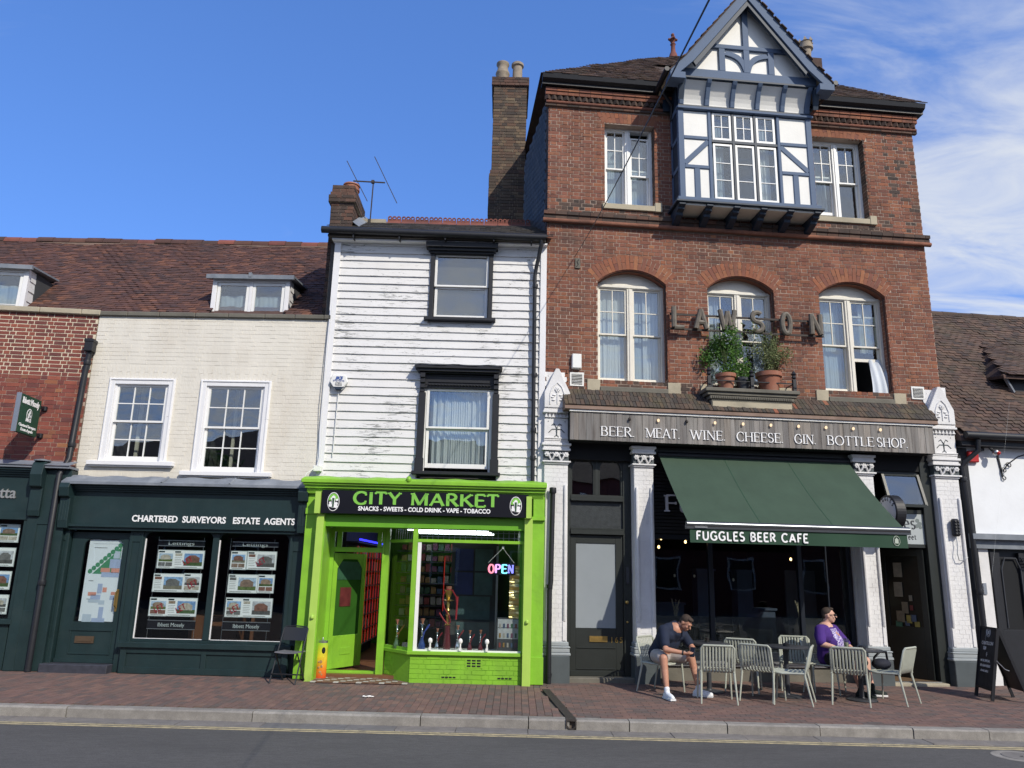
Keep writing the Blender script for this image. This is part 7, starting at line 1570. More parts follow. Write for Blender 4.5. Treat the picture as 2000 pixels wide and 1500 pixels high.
# ---- entrance on the right
x0, x1 = 6.05, 7.22
b = MB(); b.box(x1-.20, x1-.0, .0, .14, .0, 3.9); b.box(x0, x1-.2, .05, .14, 2.95, 3.02); b.box(x0, x1-.2, .04, .14, 2.34, 2.40); b.box(x0, x1-.2, .06, .14, 3.68, 3.9); b.box(x0, x0+.06, .06, .14, 2.40, 3.68)
en = b.build('entrance_frame', M['frontdark'], tall, bevel=.004)
sn = empty('entrance_sign', ((x0+x1-.2)/2+.0, .055, 2.67), 0, 'pale grey sign board with serif name and street above the open cafe entrance', 'sign', fr=FR)
MB().box(-(x1-.2-x0)/2, (x1-.2-x0)/2, .0, .02, -.265, .275).build('board', mat('pale_grey_board', (.38, .42, .43), .5, .05), sn)
g0, g1 = P(1755, 1020, .05), P(1785, 1020, .05); cx0 = 1.86*0; off = -( (x0+x1-.2)/2)
t = MB(); stroke_text(t, 'uggles', (P(1788, 1020, .05)[0]+off-.73, .0, .01), (1, 0, 0), .22, thick=.13, thin=.06, serif=.1, d=.004, serif_t=.05, gap=.06); 
t.build('lettering', M['tablemet'], sn)
t = MB(); stroke_text(t, 'Street', (P(1790, 1050, .05)[0]+off-.31, .0, -.18), (1, 0, 0), .09, thick=.14, thin=.08, serif=.1, d=.004, gap=.12) if all(c in GL for c in 'Street') else None; t.build('lettering', M['tablemet'], sn)
lf = mat('grey_leaf_print', (.16, .19, .19), .6, 0); b = MB()
for (a, c, r_) in ((.31, .16, .035), (.35, .10, .04), (.29, .06, .035), (.36, .04, .03)): b.prism([(a+.06+r_*math.cos(t)*1.1, c+r_*math.sin(t)) for t in [i*math.pi/6 for i in range(12)]], -.003-a*.002, 0)
b.build('leaf_print', lf, sn)
# tilted transom window
tw_ = MB(); w0, w1 = x0+.25, x1-.24; u_ = Vector((0, .30, -.55)); 
for (p, q) in (((w0, .05, 3.66), (w0+.0, -.14, 3.08)), ((w1, .05, 3.66), (w1, -.14, 3.08)), ((w0, -.14, 3.08), (w1, -.14, 3.08)), ((w0, .05, 3.66), (w1, .05, 3.66))): tw_.bar(p, q, .05, .05)
tw_.build('transom_window', M['frontdark'], en); pc = Vector(((w0+w1)/2, -.045, 3.37)); vv = Vector((0, .19, .58)).normalized(); unit_obj('pane', M['glass'], en, pc, (1, 0, 0), (0, vv.z, -vv.y), vv, w1-w0, .004, .6)
# interior side wall of board, open door with notices
MB().box(x0+.02, x0+.05, .14, 1.6, .05, 2.3).build('brown_lobby_wall', mat('brown_ply_wall', (.13, .08, .045), .7, .25, 4), en)
interior(en, x0, x1+.0, .04, 3.9, .3, 3.0, M['room_dark']); MB().box(x0, x1-.2, .0, 1.6, .0, .065).build('lobby_floor', mat('brown_lobby_floor', (.14, .09, .05), .7, .2), en)
MB().box(x0, x1-.15, -.16, .1, -.08, .05).build('step', M['stone'], en, bevel=.01); MB().box(x0, x1-.2, -.02, .03, .05, .065).build('threshold_strip', M['metal'], en)
od = empty('entrance_door', (x1-.22, .10, 0), rad(180-62)); od.parent = tall; DW_ = .84
b = MB(); b.box(0, .11, 0, .045, .07, 2.32); b.box(DW_-.11, DW_, 0, .045, .07, 2.32); b.box(.11, DW_-.11, .001, .045, .07, .95); b.box(.11, DW_-.11, .001, .045, 2.2, 2.32); b.build('door_leaf', M['frontdark'], od, bevel=.003)
MB().box(.11, DW_-.11, .018, .026, .95, 2.2).build('door_glass', mat('dim_door_glass', (.018, .02, .018), .2, .2), od)
nm = [mat('notice_paper', c, .6, .25, 14) for c in ((.22, .21, .17), (.17, .15, .11), (.05, .14, .10), (.07, .10, .16), (.26, .22, .06), (.14, .03, .03))]
for (a, c, w_, h_, k) in ((.50, 1.95, .16, .26, 0), (.52, 1.60, .16, .26, 0), (.42, 1.28, .12, .2, 1), (.30, 1.45, .06, .1, 0), (.30, 1.28, .06, .09, 5), (.52, 1.12, .15, .2, 1), (.36, 1.08, .1, .14, 4), (.56, .99, .12, .1, 2), (.28, 1.10, .1, .12, 3), (.22, 1.0, .09, .09, 4), (.4, 1.0, .08, .08, 3)): MB().box(a-w_/2, a+w_/2, .046, .052, c-h_/2, c+h_/2).build('notice', nm[k], od)
for (zc, yy, w_, h_, k) in ((2.05, .75, .2, .22, 3), (1.45, .7, .18, .34, 0)): MB().box(x0+.052, x0+.06, yy-w_/2, yy+w_/2, zc-h_/2, zc+h_/2).build('framed_notice', nm[k], en)
# ---- awning
AP = 1.6; ax0, ax1, az0, az1 = 2.07, 5.62, 3.86, 2.54
aw = empty('awning', (2.07, 0, 2.3), 0, 'extended dark green shop awning with FUGGLES BEER CAFE on its valance', 'awning', fr=FR); A0 = (2.07, 0, 2.3)
def aw_pt(u, v): return (u*(ax1-ax0), -.02-AP*v*.985, az0-2.3+(az1-az0)*v-.045*math.sin(math.pi*v)*(1+.15*math.sin(u*9))+.006*math.sin(u*23+v*5)*v+.004*math.sin(u*61-v*9)*v*v)
for k in range(3): MB().sheet(lambda u, v: aw_pt((k+u)/3-(.0 if k == 0 else .0015), v), 10, 14, .004).build('canvas_panel', M['awning'], aw, smooth=True)
for k in (1, 2): MB().sheet(lambda u, v: (lambda q: (q[0], q[1], q[2]+.003))(aw_pt(k/3-.002+u*.004, v)), 1, 14, .003).build('seam', M['valance'], aw)
bz = az1-2.3; Lw = ax1-ax0
MB().tube([(-.05, -AP, bz-.0), (Lw+.05, -AP, bz-.0)], .05, 16).box(-.06, Lw+.06, -AP-.035, -AP+.04, bz-.07, bz-.02).build('front_bar', mat('anodised_grey_bar', (.16, .17, .18), .28, .05, 4, metal=.8), aw, smooth=True, bevel=0)
MB().box(.07, .27, -AP-.054, -AP-.05, bz-.055, bz-.035).build('bar_label', M['metal'], aw)
MB().sheet(lambda u, v: (Lw*u+.0, -AP-.01-.012*math.sin(u*21)*(1-v), bz-.28+.22*v), 40, 3, .004).build('valance', M['valance'], aw, smooth=True)
MB().tube([(-.02, -.02, az0-2.3-.01), (Lw+.02, -.02, az0-2.3-.01)], .06, 12).build('roller', M['black'], aw, smooth=True)
for xx, s_ in ((.35, 1), (Lw-.35, -1)): MB().bar((xx, -.05, 1.30), (xx+s_*.9, -AP*.5, .72), .05).bar((xx+s_*.9, -AP*.5, .72), (xx+s_*.1, -AP+.03, bz-.03), .045).build('folding_arm', M['tablemet'], aw)
t = MB(); l0, l1 = P(1359, 1055, -AP)[0]-2.07, P(1577, 1055, -AP)[0]-2.07
stroke_text(t, 'FUGGLES BEER CAFE', (l0, -AP-.024, bz-.235), (1, 0, 0), .125, thick=.20, thin=.20, serif=0, nib=False, d=.006, width=l1-l0, gap=.16); t.build('lettering', M['letterwhite'], aw)
lx = P(1749, 1053, -AP)[0]-2.07; b = MB(); b.tube([(lx+.055*math.cos(t), -AP-.028, bz-.17+.075*math.sin(t)) for t in [i*math.pi/10 for i in range(21)]], .005, 5); b.box(lx-.03, lx+.03, -AP-.03, -AP-.024, bz-.21, bz-.14); b.box(lx-.012, lx+.012, -AP-.031, -AP-.024, bz-.14, bz-.12); b.build('emblem', mat('pale_emblem', (.4, .45, .38), .6, 0), aw)
# ---- round projecting sign
rc = P(1722, 1000, -.45); o = empty('round_sign', (6.12, 0, 2.92), 0, 'round black drum sign with white face behind the right end of the awning', 'sign', fr=FR)
n = 40; R = .30; b = MB(); b.prism([(-.45+R*math.cos(2*math.pi*k/n), .0+R*math.sin(2*math.pi*k/n)) for k in range(n)], -.09, .09, 'yz'); b.build('drum', M['black'], o, bevel=.01)
b = MB(); b.prism([(-.45+(R-.035)*math.cos(2*math.pi*k/n), .0+(R-.035)*math.sin(2*math.pi*k/n)) for k in range(n)], -.094, -.0895, 'yz'); b.build('face', M['letterwhite'], o)
MB().box(-.03, .03, -.16, -.0, -.04, .04).build('bracket', M['black'], o)
for k, ch in enumerate('FUGGLES'):
    a = rad(155-k*21); rr = R-.095; cy_, cz_ = -.45-rr*math.cos(a)*-1*-1, rr*math.sin(a)
    cy_ = -.45-rr*math.cos(a); up_ = Vector((0, -math.cos(a), math.sin(a))); ri = Vector((0, -math.sin(a), -math.cos(a))); t = MB(); 
    stroke_text(t, ch, Vector((-.095, cy_, cz_))-ri*.022, ri, .06, thick=.2, thin=.2, serif=0, nib=False, d=.003, n=(-1, 0, 0), up=up_); t.build('letter', M['tablemet'], o)
# ---- balcony shelf with railing and plants
sh = MB().box(2.86, 4.62, -.38, .0, 4.99, 5.06).box(2.90, 4.58, -.34, .0, 4.93, 4.99).box(2.98, 4.50, -.30, .0, 4.66, 4.86).box(2.95, 4.53, -.32, .0, 4.86, 4.93).build('stone_shelf', M['stone_dk'], tall, bevel=.01)
b = MB()
for k in range(44): b.box(3.0+k*.034, 3.018+k*.034, -.335, -.32, 4.87, 4.91)
b.build('dentil', M['stone_dk'], sh); MB().box(3.0, 4.48, -.31, -.298, 4.67, 4.82).build('apron', M['stone'], sh)
rl = MB(); 
for z in (5.20,): rl.tube([(2.94, -.33, z), (4.54, -.33, z)], .012, 6); rl.tube([(4.54, -.33, z), (4.54, .1, z)], .012, 6); rl.tube([(2.94, -.33, z), (2.94, .1, z)], .012, 6)
rl = rl.build('railing', M['black'], tall)
for xx in (2.94, 3.74, 4.54): MB().box(xx-.03, xx+.03, -.36, -.30, 5.06, 5.28).lathe([(.01, 0), (.045, .03), (.03, .07), (.05, .10), (.0, .17)], (xx, -.33, 5.28), 8).ball((xx, -.33, 5.12), (.045, .045, .03)).build('railing_post', M['black'], rl)
def pot(x, y, z, r, h, m, label, rim=True):
    o = empty('plant_pot', (x, y, z), 0, label, 'plant pot', 'pots on the first floor balcony shelf', fr=FR)
    MB().lathe([(.02, 0), (r*.7, 0), (r*.95, h*.78), (r*1.08, h*.78), (r*1.1, h), (r*.98, h), (r*.93, h*.86), (.02, h*.85)], (0, 0, 0), 20).build('pot', m, o, smooth=True); MB().lathe([(.01, h*.86), (r*.92, h*.88), (.01, h*.9)], (0, 0, 0), 14).build('soil', M['soil'], o); return o
def foliage(o, c, rad3, n, m, size=.03, stems=10, base=(0, 0, 0), droop=0):
    b = MB(); 
    for k in range(stems):
        t = random.uniform(0, 6.28); q = (c[0]+rad3[0]*.7*math.cos(t)*random.random(), c[1]+rad3[1]*.7*math.sin(t), c[2]+rad3[2]*random.uniform(-.2, .8)); mid = ((base[0]+q[0])/2+random.uniform(-.03, .03), (base[1]+q[1])/2, (base[2]+q[2])/2+.03); b.tube([base, mid, q], .004, 4)
    b.build('stems', M['leaf_dry'], o); b = MB()
    cl_ = [(random.gauss(0, .45), random.gauss(0, .45), random.gauss(0, .5)) for _ in range(14)]
    for k in range(n):
        g = random.choice(cl_); p = Vector((c[0]+rad3[0]*(g[0]+random.gauss(0, .22)), c[1]+rad3[1]*(g[1]+random.gauss(0, .22)), c[2]+rad3[2]*(g[2]+random.gauss(0, .22))))
        d = Vector((random.gauss(0, 1), random.gauss(0, 1), random.gauss(-droop, .7))).normalized(); s_ = Vector((random.gauss(0, 1), random.gauss(0, 1), random.gauss(0, .5))); s_ = (s_-d*s_.dot(d)).normalized(); L = size*random.uniform(.6, 1.5); w = L*.28; nn = d.cross(s_)*L*.12
        b.tint = random.random(); b._add([p, p+d*L*.5+s_*w+nn, p+d*L, p+d*L*.5-s_*w+nn], [(0, 1, 2), (0, 2, 3)])
    return b.build('foliage', m, o)
X1, X2, X3 = P(1418, 740, -.18)[0], P(1451, 745, -.18)[0], P(1502, 742, -.18)[0]
o = pot(X1, -.17, 5.06, .17, .30, M['terracotta'], 'square-rimmed terracotta pot with a bushy bright green plant, leftmost on the balcony shelf'); foliage(o, (-.03, 0, .68), (.34, .17, .40), 2300, M['leaf'], .052, 14, (0, 0, .25)); foliage(o, (.05, 0, .35), (.15, .15, .12), 200, M['leaf'], .04, 3, (0, 0, .25))
o = pot(X2, -.17, 5.06, .13, .24, M['tablemet'], 'small black pot with a leafy green seedling between the two terracotta pots'); foliage(o, (.06, 0, .42), (.17, .12, .22), 420, M['leaf'], .05, 7, (0, 0, .2))
o = pot(X3, -.17, 5.06, .22, .36, M['terracotta'], 'large round terracotta pot with a wispy olive plant, rightmost on the balcony shelf'); foliage(o, (.02, 0, .75), (.38, .17, .38), 1900, M['leaf_dry'], .038, 46, (0, 0, .3), .2)
random.seed(5)
# ---- socket box and cable on the right pilaster, twig bundle
bx_ = FR.R(1858, 1013, 1876, 1048, -.18); o = empty('black_meter_box', (bx_[0], -.12, bx_[2]), 0, 'rounded black ribbed box with a trailing cable on the right white pilaster', 'cable box', fr=FR); w_, h_ = bx_[1]-bx_[0], bx_[3]-bx_[2]
MB().box(.0, w_, -.10, .0, 0, h_).build('case', M['black'], o, bevel=.03); b = MB()
for j in range(5):
    for i in range(2): b.ball((w_*.3+i*w_*.4, -.10, h_*.15+j*h_*.17), .022, 6, 4)
b.build('knob', M['black'], o, stuff=True); MB().tube([(w_*.5, -.04, 0), (w_*.5, -.05, -.15), (w_*.3, -.06, -.3), (w_*.5, -.05, -.42), (w_*1.2, -.05, -.42), (w_*2, .0, -.36)], .008, 6).build('cable', M['metal'], o, smooth=True)
# ================================================================ white rendered cottage with a mossy tiled roof, right edge
far = frame_root('rendered_cottage', FX, 'white rendered cottage with a steep mossy tiled roof and dormer at the right edge', 'house')
GX0 = -.0; gz_ = 4.42
MB().box(.20, 12, .0, .3, 2.6, 4.36).build('wall', mat('white_render', (.74, .76, .78), .75, .04, 2, .15, 20, stain=(.55, .55, .55), stain_amt=.25), far)
MB().box(.36, .58, .02, .3, .0, 2.55).build('white_pier', M['whitebrick'], far)
MB().box(.2, 12, -.15, .1, 2.52, 2.62).box(.2, 12, -.05, .1, 2.36, 2.52).build('lead_string', M['lead'], far); MB().box(.58, 12, .1, .3, 0, 2.4).build('lower_wall', M['black'], far)
MB().box(.13, .36, -.02, .3, .0, 4.2).build('end_post', M['black'], far)
pt = rad(48); 
def fr_():
    for i in range(600):
        r = 1.0+i*.01; w = FX.w(.6, r, gz_+(r+.2)*math.tan(pt))
        if proj(w)[1] < 606: return r
    return 3
R5 = fr_(); Z5 = gz_+(R5+.2)*math.tan(pt); print('far ridge', R5, Z5)
rf = MB().prism([(-.22, gz_-.05), (R5, Z5-.06), (R5+3, Z5-3), (R5+3, 3.5), (.1, 3.9), (.1, gz_-.06), (-.22, gz_-.12)], .13, 12, 'yz').build('roof', M['roof_tile_dk'], far)
dl = FX.p(1930, 730, .9)
def cld(a, b_):
    x = -.3+a; y = -.25+b_*math.cos(pt); z = gz_+b_*math.sin(pt)
    if x < .2 and y < .45: return False
    return not (x > dl[0]+.45 and .75 < y < 1.6)
it = tile_items((-.3, -.25, gz_), (1, 0, 0), (0, math.cos(pt), math.sin(pt)), 6.0, (R5+.25)/math.cos(pt), M['roof_tile_dk'], clip=cld, sag=.02, rough=1.3, lift=.012); emit_pieces(it, 'roof_tile', M['roof_tile_dk'], rf, FX, 300)
x = -.3
while x < 6: 
    b = MB(); b.tube([(x, R5, Z5-.02+random.uniform(-.01, .01)), (x+.38, R5, Z5-.02)], .10, 10); b.build('ridge_tile', M['roof_tile_dk'], rf); x += .385
# hipped dormer with tiled roof and dark cheek
dz = dl[1]; xd = dl[0]; D = MB().box(xd+.35, xd+3, .75, 2.5, gz_+.4, dz+.0).build('dormer', M['black'], far)
hipv = [(xd+.05, .55, dz-.12), (xd+3, .55, dz-.12), (xd+3, 2.2, dz+1.2), (xd+.9, 2.2, dz+1.1), (xd+.05, 2.0, dz+.1)]
MB()._add(hipv+[(a, b_, c-.06) for a, b_, c in hipv], [(0, 1, 2, 3), (0, 3, 4), (5, 8, 7, 6), (5, 9, 8), (0, 5, 6, 1), (4, 9, 5, 0)]).build('dormer_roof', M['roof_tile_dk'], D)
a, b_, c = Vector(hipv[0]), Vector(hipv[1]), Vector(hipv[3]); s_ = Vector((0, (hipv[3][1]-hipv[0][1]), (hipv[3][2]-hipv[0][2]))); LS_ = s_.length; s_.normalize()
it = tile_items((xd+.05, .53, dz-.12), (1, 0, 0), s_, 2.9, LS_, M['roof_tile_dk'], clip=lambda a_, q: a_ > q/LS_*.85, lift=.02)
emit_pieces(it, 'roof_tile', M['roof_tile_dk'], D, FX, 100)
u_ = Vector((0, 1.45, .22)).normalized(); s2 = Vector((.85, .2, 1.0)).normalized()
MB().bar((xd+.35, .7, gz_+1.1), (xd+.1, .62, dz-.08), .05).bar((xd+.33, .62, gz_+.25), (xd+.33, 1.0, dz-.3), .07).build('lead_flashing', M['lead'], D)
MB().tube([(.18, -.28, gz_-.02), (12, -.28, gz_-.05)], .07, 10).build('gutter', M['black'], far, smooth=True); MB().box(.15, 12, -.20, .0, 4.22, 4.36).build('fascia_board', M['black'], far)
pipe(far, [(.42, -.28, gz_-.1), (.42, -.25, gz_-.3), (.22, -.14, gz_-.5), (.16, -.10, gz_-.6), (.22, -.10, 2.6), (.24, -.12, 0)], .045, M['black'], [(3.6, .17, -.1), (1.6, .23, -.11)])
# black panelled door / shutters
b = MB(); b.box(.60, .68, .0, .1, 0, 2.3); b.box(1.30, 1.38, .0, .1, 0, 2.3); b.box(.68, 1.30, .01, .08, .0, .95); b.box(.68, .80, .02, .08, .95, 2.3); b.box(1.18, 1.30, .02, .08, .95, 2.3)
dd = b.build('door', M['black'], far, bevel=.006); MB().tube([(.80, .01, .98), (.80, .01, 2.0), (.88, .01, 2.2), (1.10, .01, 2.2), (1.18, .01, 2.0), (1.18, .01, .98)], .014, 6).build('door_moulding', M['tablemet'], dd)
MB().box(.80, 1.18, .05, .06, .95, 2.2).build('door_glass', M['room_dark'], dd); MB().box(1.38, 3.5, .02, .08, .0, 2.3).build('dark_shopfront', M['black'], far)
MB().box(.40, .46, -.0, .03, 1.55, 1.75).build('door_bell_plate', M['metal'], far)
for k in range(5): MB().box(1.2, 2.6, .0-.02*k, .02-.02*k, 2.20-k*.035, 2.22-k*.035).build('canopy_slat', M['black'], far)
# fittings
def xb(r, y0, m, nm, lb, ct): 
    x0, x1, z0, z1 = FX.R(*r, y0); o = empty(nm, ((x0+x1)/2, 0, (z0+z1)/2), 0, lb, ct, fr=FX); MB().box(-(x1-x0)/2, (x1-x0)/2, y0, 0, -(z1-z0)/2, (z1-z0)/2).build('case', m, o, bevel=.015); return o
xb((1892, 880, 1914, 903), -.08, M['redplastic'], 'red_alarm_box', 'square red alarm box on the white render under the cottage gutter', 'alarm box')
p = FX.p(1922, 878, -.1); o = empty('security_lamp', (p[0], 0, p[1]), 0, 'black security lamp with a white reflector bulb on the white cottage wall', 'lamp', fr=FX)
MB().box(-.10, .02, -.09, 0, -.02, .07).tube([(-.03, -.08, .04), (.05, -.14, .06), (.12, -.16, -.02)], .03, 8).build('arm', M['black'], o, bevel=.01); MB().ball((.16, -.18, -.06), (.06, .07, .06), 12, 8).build('bulb', M['metal'], o, smooth=True); MB().ball((.18, -.22, -.075), (.045, .045, .04), 10, 6).build('lens', M['redplastic'], o)
p = FX.p(1955, 900, -.02); o = empty('sign_bracket', (p[0], 0, p[1]-.2), 0, 'empty black wrought iron hanging bracket with curls on the white cottage wall', 'bracket', fr=FX)
MB().bar((0, -.01, -.1), (-.06, -.01, .36), .03).build('bar', M['black'], o)
def curl(c, r, a0, a1): return [(c[0]+r*(1-.6*k/14)*math.cos(rad(a0+(a1-a0)*k/14)), -.03, c[1]+r*(1-.6*k/14)*math.sin(rad(a0+(a1-a0)*k/14))) for k in range(15)]
MB().tube([(0, -.03, .0), (.04, -.12, .12), (.12, -.3, .24), (.26, -.5, .30)], .012, 6).tube(curl((.03, .02), .06, 200, -160), .009, 5).tube(curl((.14, .12), .06, 180, -180), .009, 5).tube(curl((.02, -.12), .05, 90, 450), .009, 5).build('scroll', M['black'], o)
# ================================================================ street furniture
def gz(x, y):                                   # pavement level under a world point
    l = FK.loc((x, y, 0)); return pave_z(l[1])
SEATZ = .45
def chair_proto():
    o = empty('cafe_chair'); m = M['chairpl']; r = .013
    W2, D2 = .235, .225                          # front is +Y here
    for s_ in (-1, 1):
        MB().tube([(s_*(W2+.015), D2+.03, .0), (s_*W2, D2, .42)], [.011, .017], 8).build('leg', m, o, smooth=True)
        MB().tube([(s_*(W2+.02), -D2-.07, .0), (s_*(W2), -D2+.02, .40), (s_*W2, -D2+.02, .44)], [.011, .018, .018], 8).build('leg', m, o, smooth=True)
    # seat rail loop and back frame loop
    MB().tube([(-W2, -D2, .44), (-W2, .1, .425), (-W2, D2-.02, .44), (-W2+.03, D2+.02, .435), (W2-.03, D2+.02, .435), (W2, D2-.02, .44), (W2, .1, .425), (W2, -D2, .44)], .015, 8).build('seat_frame', m, o, smooth=True)
    MB().tube([(-W2, -D2+.02, .43), (-W2, -D2-.01, .55), (-W2+.0, -D2-.07, .77), (-W2+.03, -D2-.085, .805), (W2-.03, -D2-.085, .805), (W2, -D2-.07, .77), (W2, -D2-.01, .55), (W2, -D2+.02, .43)], .016, 8).build('back_frame', m, o, smooth=True)
    n = 10
    for k in range(n):
        x = -W2+.03+(2*W2-.06)*k/(n-1)
        P_ = [(x, D2+.015, .437), (x, D2-.04, .446), (x, .05, .432), (x, -D2+.07, .425), (x, -D2+.01, .45), (x, -D2-.02, .52), (x, -D2-.05, .65), (x, -D2-.085, .80)]
        b = MB(); vs = []
        for i, p in enumerate(P_):
            a = Vector(P_[min(i+1, len(P_)-1)])-Vector(P_[max(i-1, 0)]); a.normalize(); nn = Vector((0, -a.z, a.y)); 
            for du, dn in ((-.0145, 0), (-.008, .006), (.008, .006), (.0145, 0), (.008, -.006), (-.008, -.006)): vs.append(Vector(p)+Vector((du, 0, 0))+nn*dn)
        N_ = len(P_); b._add(vs, [(i*6+j, i*6+(j+1) % 6, (i+1)*6+(j+1) % 6, (i+1)*6+j) for i in range(N_-1) for j in range(6)]+[tuple(range(5, -1, -1)), tuple(range((N_-1)*6, N_*6))]); b.build('slat', m, o, smooth=True)
    b = MB(); b.box(-W2+.01, W2-.01, -D2+.12, D2-.02, .412, .42); b.build('seat_web', m, o)
    return o
proto = chair_proto(); used = [False]; G_CH = 'ribbed pale green cafe chairs on the pavement'
def place_chair(x, y, heading, label):
    o = proto if not used[0] else copy_tree(proto); used[0] = True
    o.location = (x, y, gz(x, y)+.003); o.rotation_euler = (0, 0, rad(heading-90)); return tag(o, label, 'chair', G_CH)
def W3(x, y): return x+1.86, y
def back_legs(pl, pr, label, back=.30, hd=None):
    a, b_ = ground(*pl, -.025), ground(*pr, -.025); m = (a+b_)/2; d = b_-a; h = math.degrees(math.atan2(d[1], d[0]))+90 if hd is None else hd
    x, y = m[0]+math.cos(rad(h))*back, m[1]+math.sin(rad(h))*back
    place_chair(x, y, h, label)
MA_H, MB_H = -48, -38
place_chair(*W3(1.78, -.90), MA_H, 'pale green ribbed chair that the man in the navy shirt sits on, leftmost of all')
back_legs((1372, 1375), (1440, 1378), 'empty ribbed chair with its back to the street, immediately right of the man in navy')
place_chair(*W3(3.18, -.72), 62, 'empty ribbed chair standing back near the cafe glass between the first two tables')
back_legs((1445, 1369), (1512, 1377), 'empty ribbed chair in front of the middle table, turned half right')
back_legs((1578, 1381), (1605, 1372), 'empty ribbed chair right of the middle table, turned left towards it', .30, 150)
place_chair(*W3(4.12, -.62), -112, 'empty ribbed chair by the cafe glass left of the man in purple, facing the street')
back_legs((1627, 1377), (1700, 1383), 'empty ribbed chair with its back to the street in front of the man in purple')
back_legs((1769, 1381), (1805, 1376), 'ribbed chair at the far right of the row, holding a dark bag on its seat', .30, 128)
place_chair(*W3(4.50, -.82), MB_H, 'ribbed chair hidden mostly under the man in the purple T-shirt')
tp_ = empty('cafe_table'); MB().lathe([(.01, .715), (.33, .715), (.345, .722), (.345, .738), (.34, .742), (.01, .742)], (0, 0, 0), 40).build('tabletop', M['tablemet'], tp_, smooth=True); MB().lathe([(.037, .02), (.037, .715)], (0, 0, 0), 16).build('column', M['tablemet'], tp_, smooth=True); MB().lathe([(.01, .0), (.225, .0), (.225, .012), (.20, .02), (.05, .03), (.037, .05)], (0, 0, 0), 32).build('foot', M['tablemet'], tp_, smooth=True)
TB = []
for i, ((x, y), lb) in enumerate((((2.56, -.86), 'round dark grey table beside the man in navy, leftmost of three, holding a dark mug'), ((3.68, -1.22), 'round dark grey table in the middle of three, holding only an ashtray'), ((4.72, -1.50), 'round dark grey table in front of the man in purple, holding a glass of beer'))):
    o = tp_ if i == 0 else copy_tree(tp_); X, Y = W3(x, y); o.location = (X, Y, gz(X, Y)+.002); tag(o, lb, 'table', 'round cafe tables on the pavement'); TB.append((X, Y, gz(X, Y)+.744))
clr = glass('drinking_glass', 1.45, (.85, .87, .85), extra=.06)
def on_table(i, dx, dy, nm, lb, ct): X, Y, Z = TB[i]; return empty(nm, (X+dx, Y+dy, Z+.001), 0, lb, ct)
o = on_table(2, -.20, -.02, 'beer_glass', 'tall clear glass with cloudy pale drink on the right table', 'glass'); MB().lathe([(.028, .0), (.030, .004), (.042, .15), (.039, .15), (.027, .01)], (0, 0, 0), 20).build('tumbler', clr, o, smooth=True); MB().lathe([(.005, .010), (.0255, .010), (.034, .09), (.005, .092)], (0, 0, 0), 18).build('drink', mat('cloudy_drink', (.42, .44, .30), .4, .05), o, smooth=True)
o = on_table(0, -.02, -.02, 'glass_mug', 'dark drinking mug with a handle on the left table', 'mug'); MB().lathe([(.04, 0), (.045, .01), (.042, .13), (.038, .13), (.038, .015)], (0, 0, 0), 20).build('body', clr, o, smooth=True); MB().lathe([(.005, .012), (.037, .012), (.037, .07), (.005, .072)], (0, 0, 0), 18).build('drink', mat('dark_beer', (.02, .01, .008), .3, 0), o); MB().tube([(-.042, 0, .11), (-.08, 0, .10), (-.085, 0, .06), (-.042, 0, .03)], .007, 6).build('handle', clr, o, smooth=True)
for i, dx, lb in ((1, -.02, 'round black ashtray on the middle cafe table'), (2, -.02+.04, 'round black ashtray on the right cafe table beside the beer glass')):
    o = on_table(i, dx, -.08, 'ashtray', lb, 'ashtray'); MB().lathe([(.05, 0), (.052, .03), (.045, .035), (.038, .02), (.005, .015)], (0, 0, 0), 18).build('bowl', M['black'], o, smooth=True); MB().lathe([(.044, .032), (.05, .035), (.03, .05), (.005, .055)], (0, 0, 0), 18).build('lid', M['black'], o, smooth=True)
# bag on the right chair
X, Y = ground(1742, 1300, .45)[0], ground(1742, 1300, .45)[1]; X, Y = W3(5.12, -1.42)
o = empty('shoulder_bag', (X, Y, gz(X, Y)+.455), rad(20), 'dark shoulder bag with a loop strap lying on the seat of the rightmost ribbed chair', 'bag'); MB().ball((0, 0, .06), (.17, .12, .085), 16, 10).build('body', mat('dark_navy_canvas', (.012, .014, .025), .8, .1, 8), o, smooth=True); MB().tube([(-.15, .0, .05), (-.17, -.02, .16), (-.04, -.03, .25), (.10, -.02, .24), (.15, 0, .08)], .018, 8).build('strap', M['black'], o, smooth=True)
# folding chair by the green shop
fp = ground(528, 1335, -.03); fq = ground(586, 1336, -.03); fx, fy = (fp[0]+fq[0])/2, (fp[1]+fq[1])/2; ang = math.atan2(fq[1]-fp[1], fq[0]-fp[0]); 
o = empty('folding_chair', (fx-.02, fy-.13, gz(fx, fy)), ang-rad(14), 'black metal folding chair standing open between the estate agent and the green shop', 'folding chair'); W2 = .215; gm = mat('black_enamelled_steel', (.022, .023, .026), .28, .05)
gb = mat('grey_seat_pad', (.17, .17, .18), .35, .1, 5)
for s_ in (-1, 1):
    MB().tube([(s_*W2, -.02, 0), (s_*(W2-.005), .16, .44), (s_*(W2-.01), .31, .80)], .012, 8).build('leg', gm, o, smooth=True)
    MB().tube([(s_*(W2-.03), .37, 0), (s_*(W2-.03), .05, .44)], .011, 8).build('leg', gm, o, smooth=True)
MB().tube([(-W2, .01, .14), (W2, .01, .14)], .009, 6).build('stretcher', gm, o); MB().tube([(-W2+.03, .32, .10), (W2-.03, .32, .10)], .009, 6).build('stretcher', gm, o)
MB().sheet(lambda u, v: (-W2+.02+(2*W2-.04)*u, .265+.02*math.sin(u*3.14)+.05*v, .62+.20*v), 12, 4, .008).tube([(-W2+.01, .31, .80), (-W2+.04, .325, .83), (0, .34, .84), (W2-.04, .325, .83), (W2-.01, .31, .80)], .011, 8).build('backrest', gm, o, smooth=True)
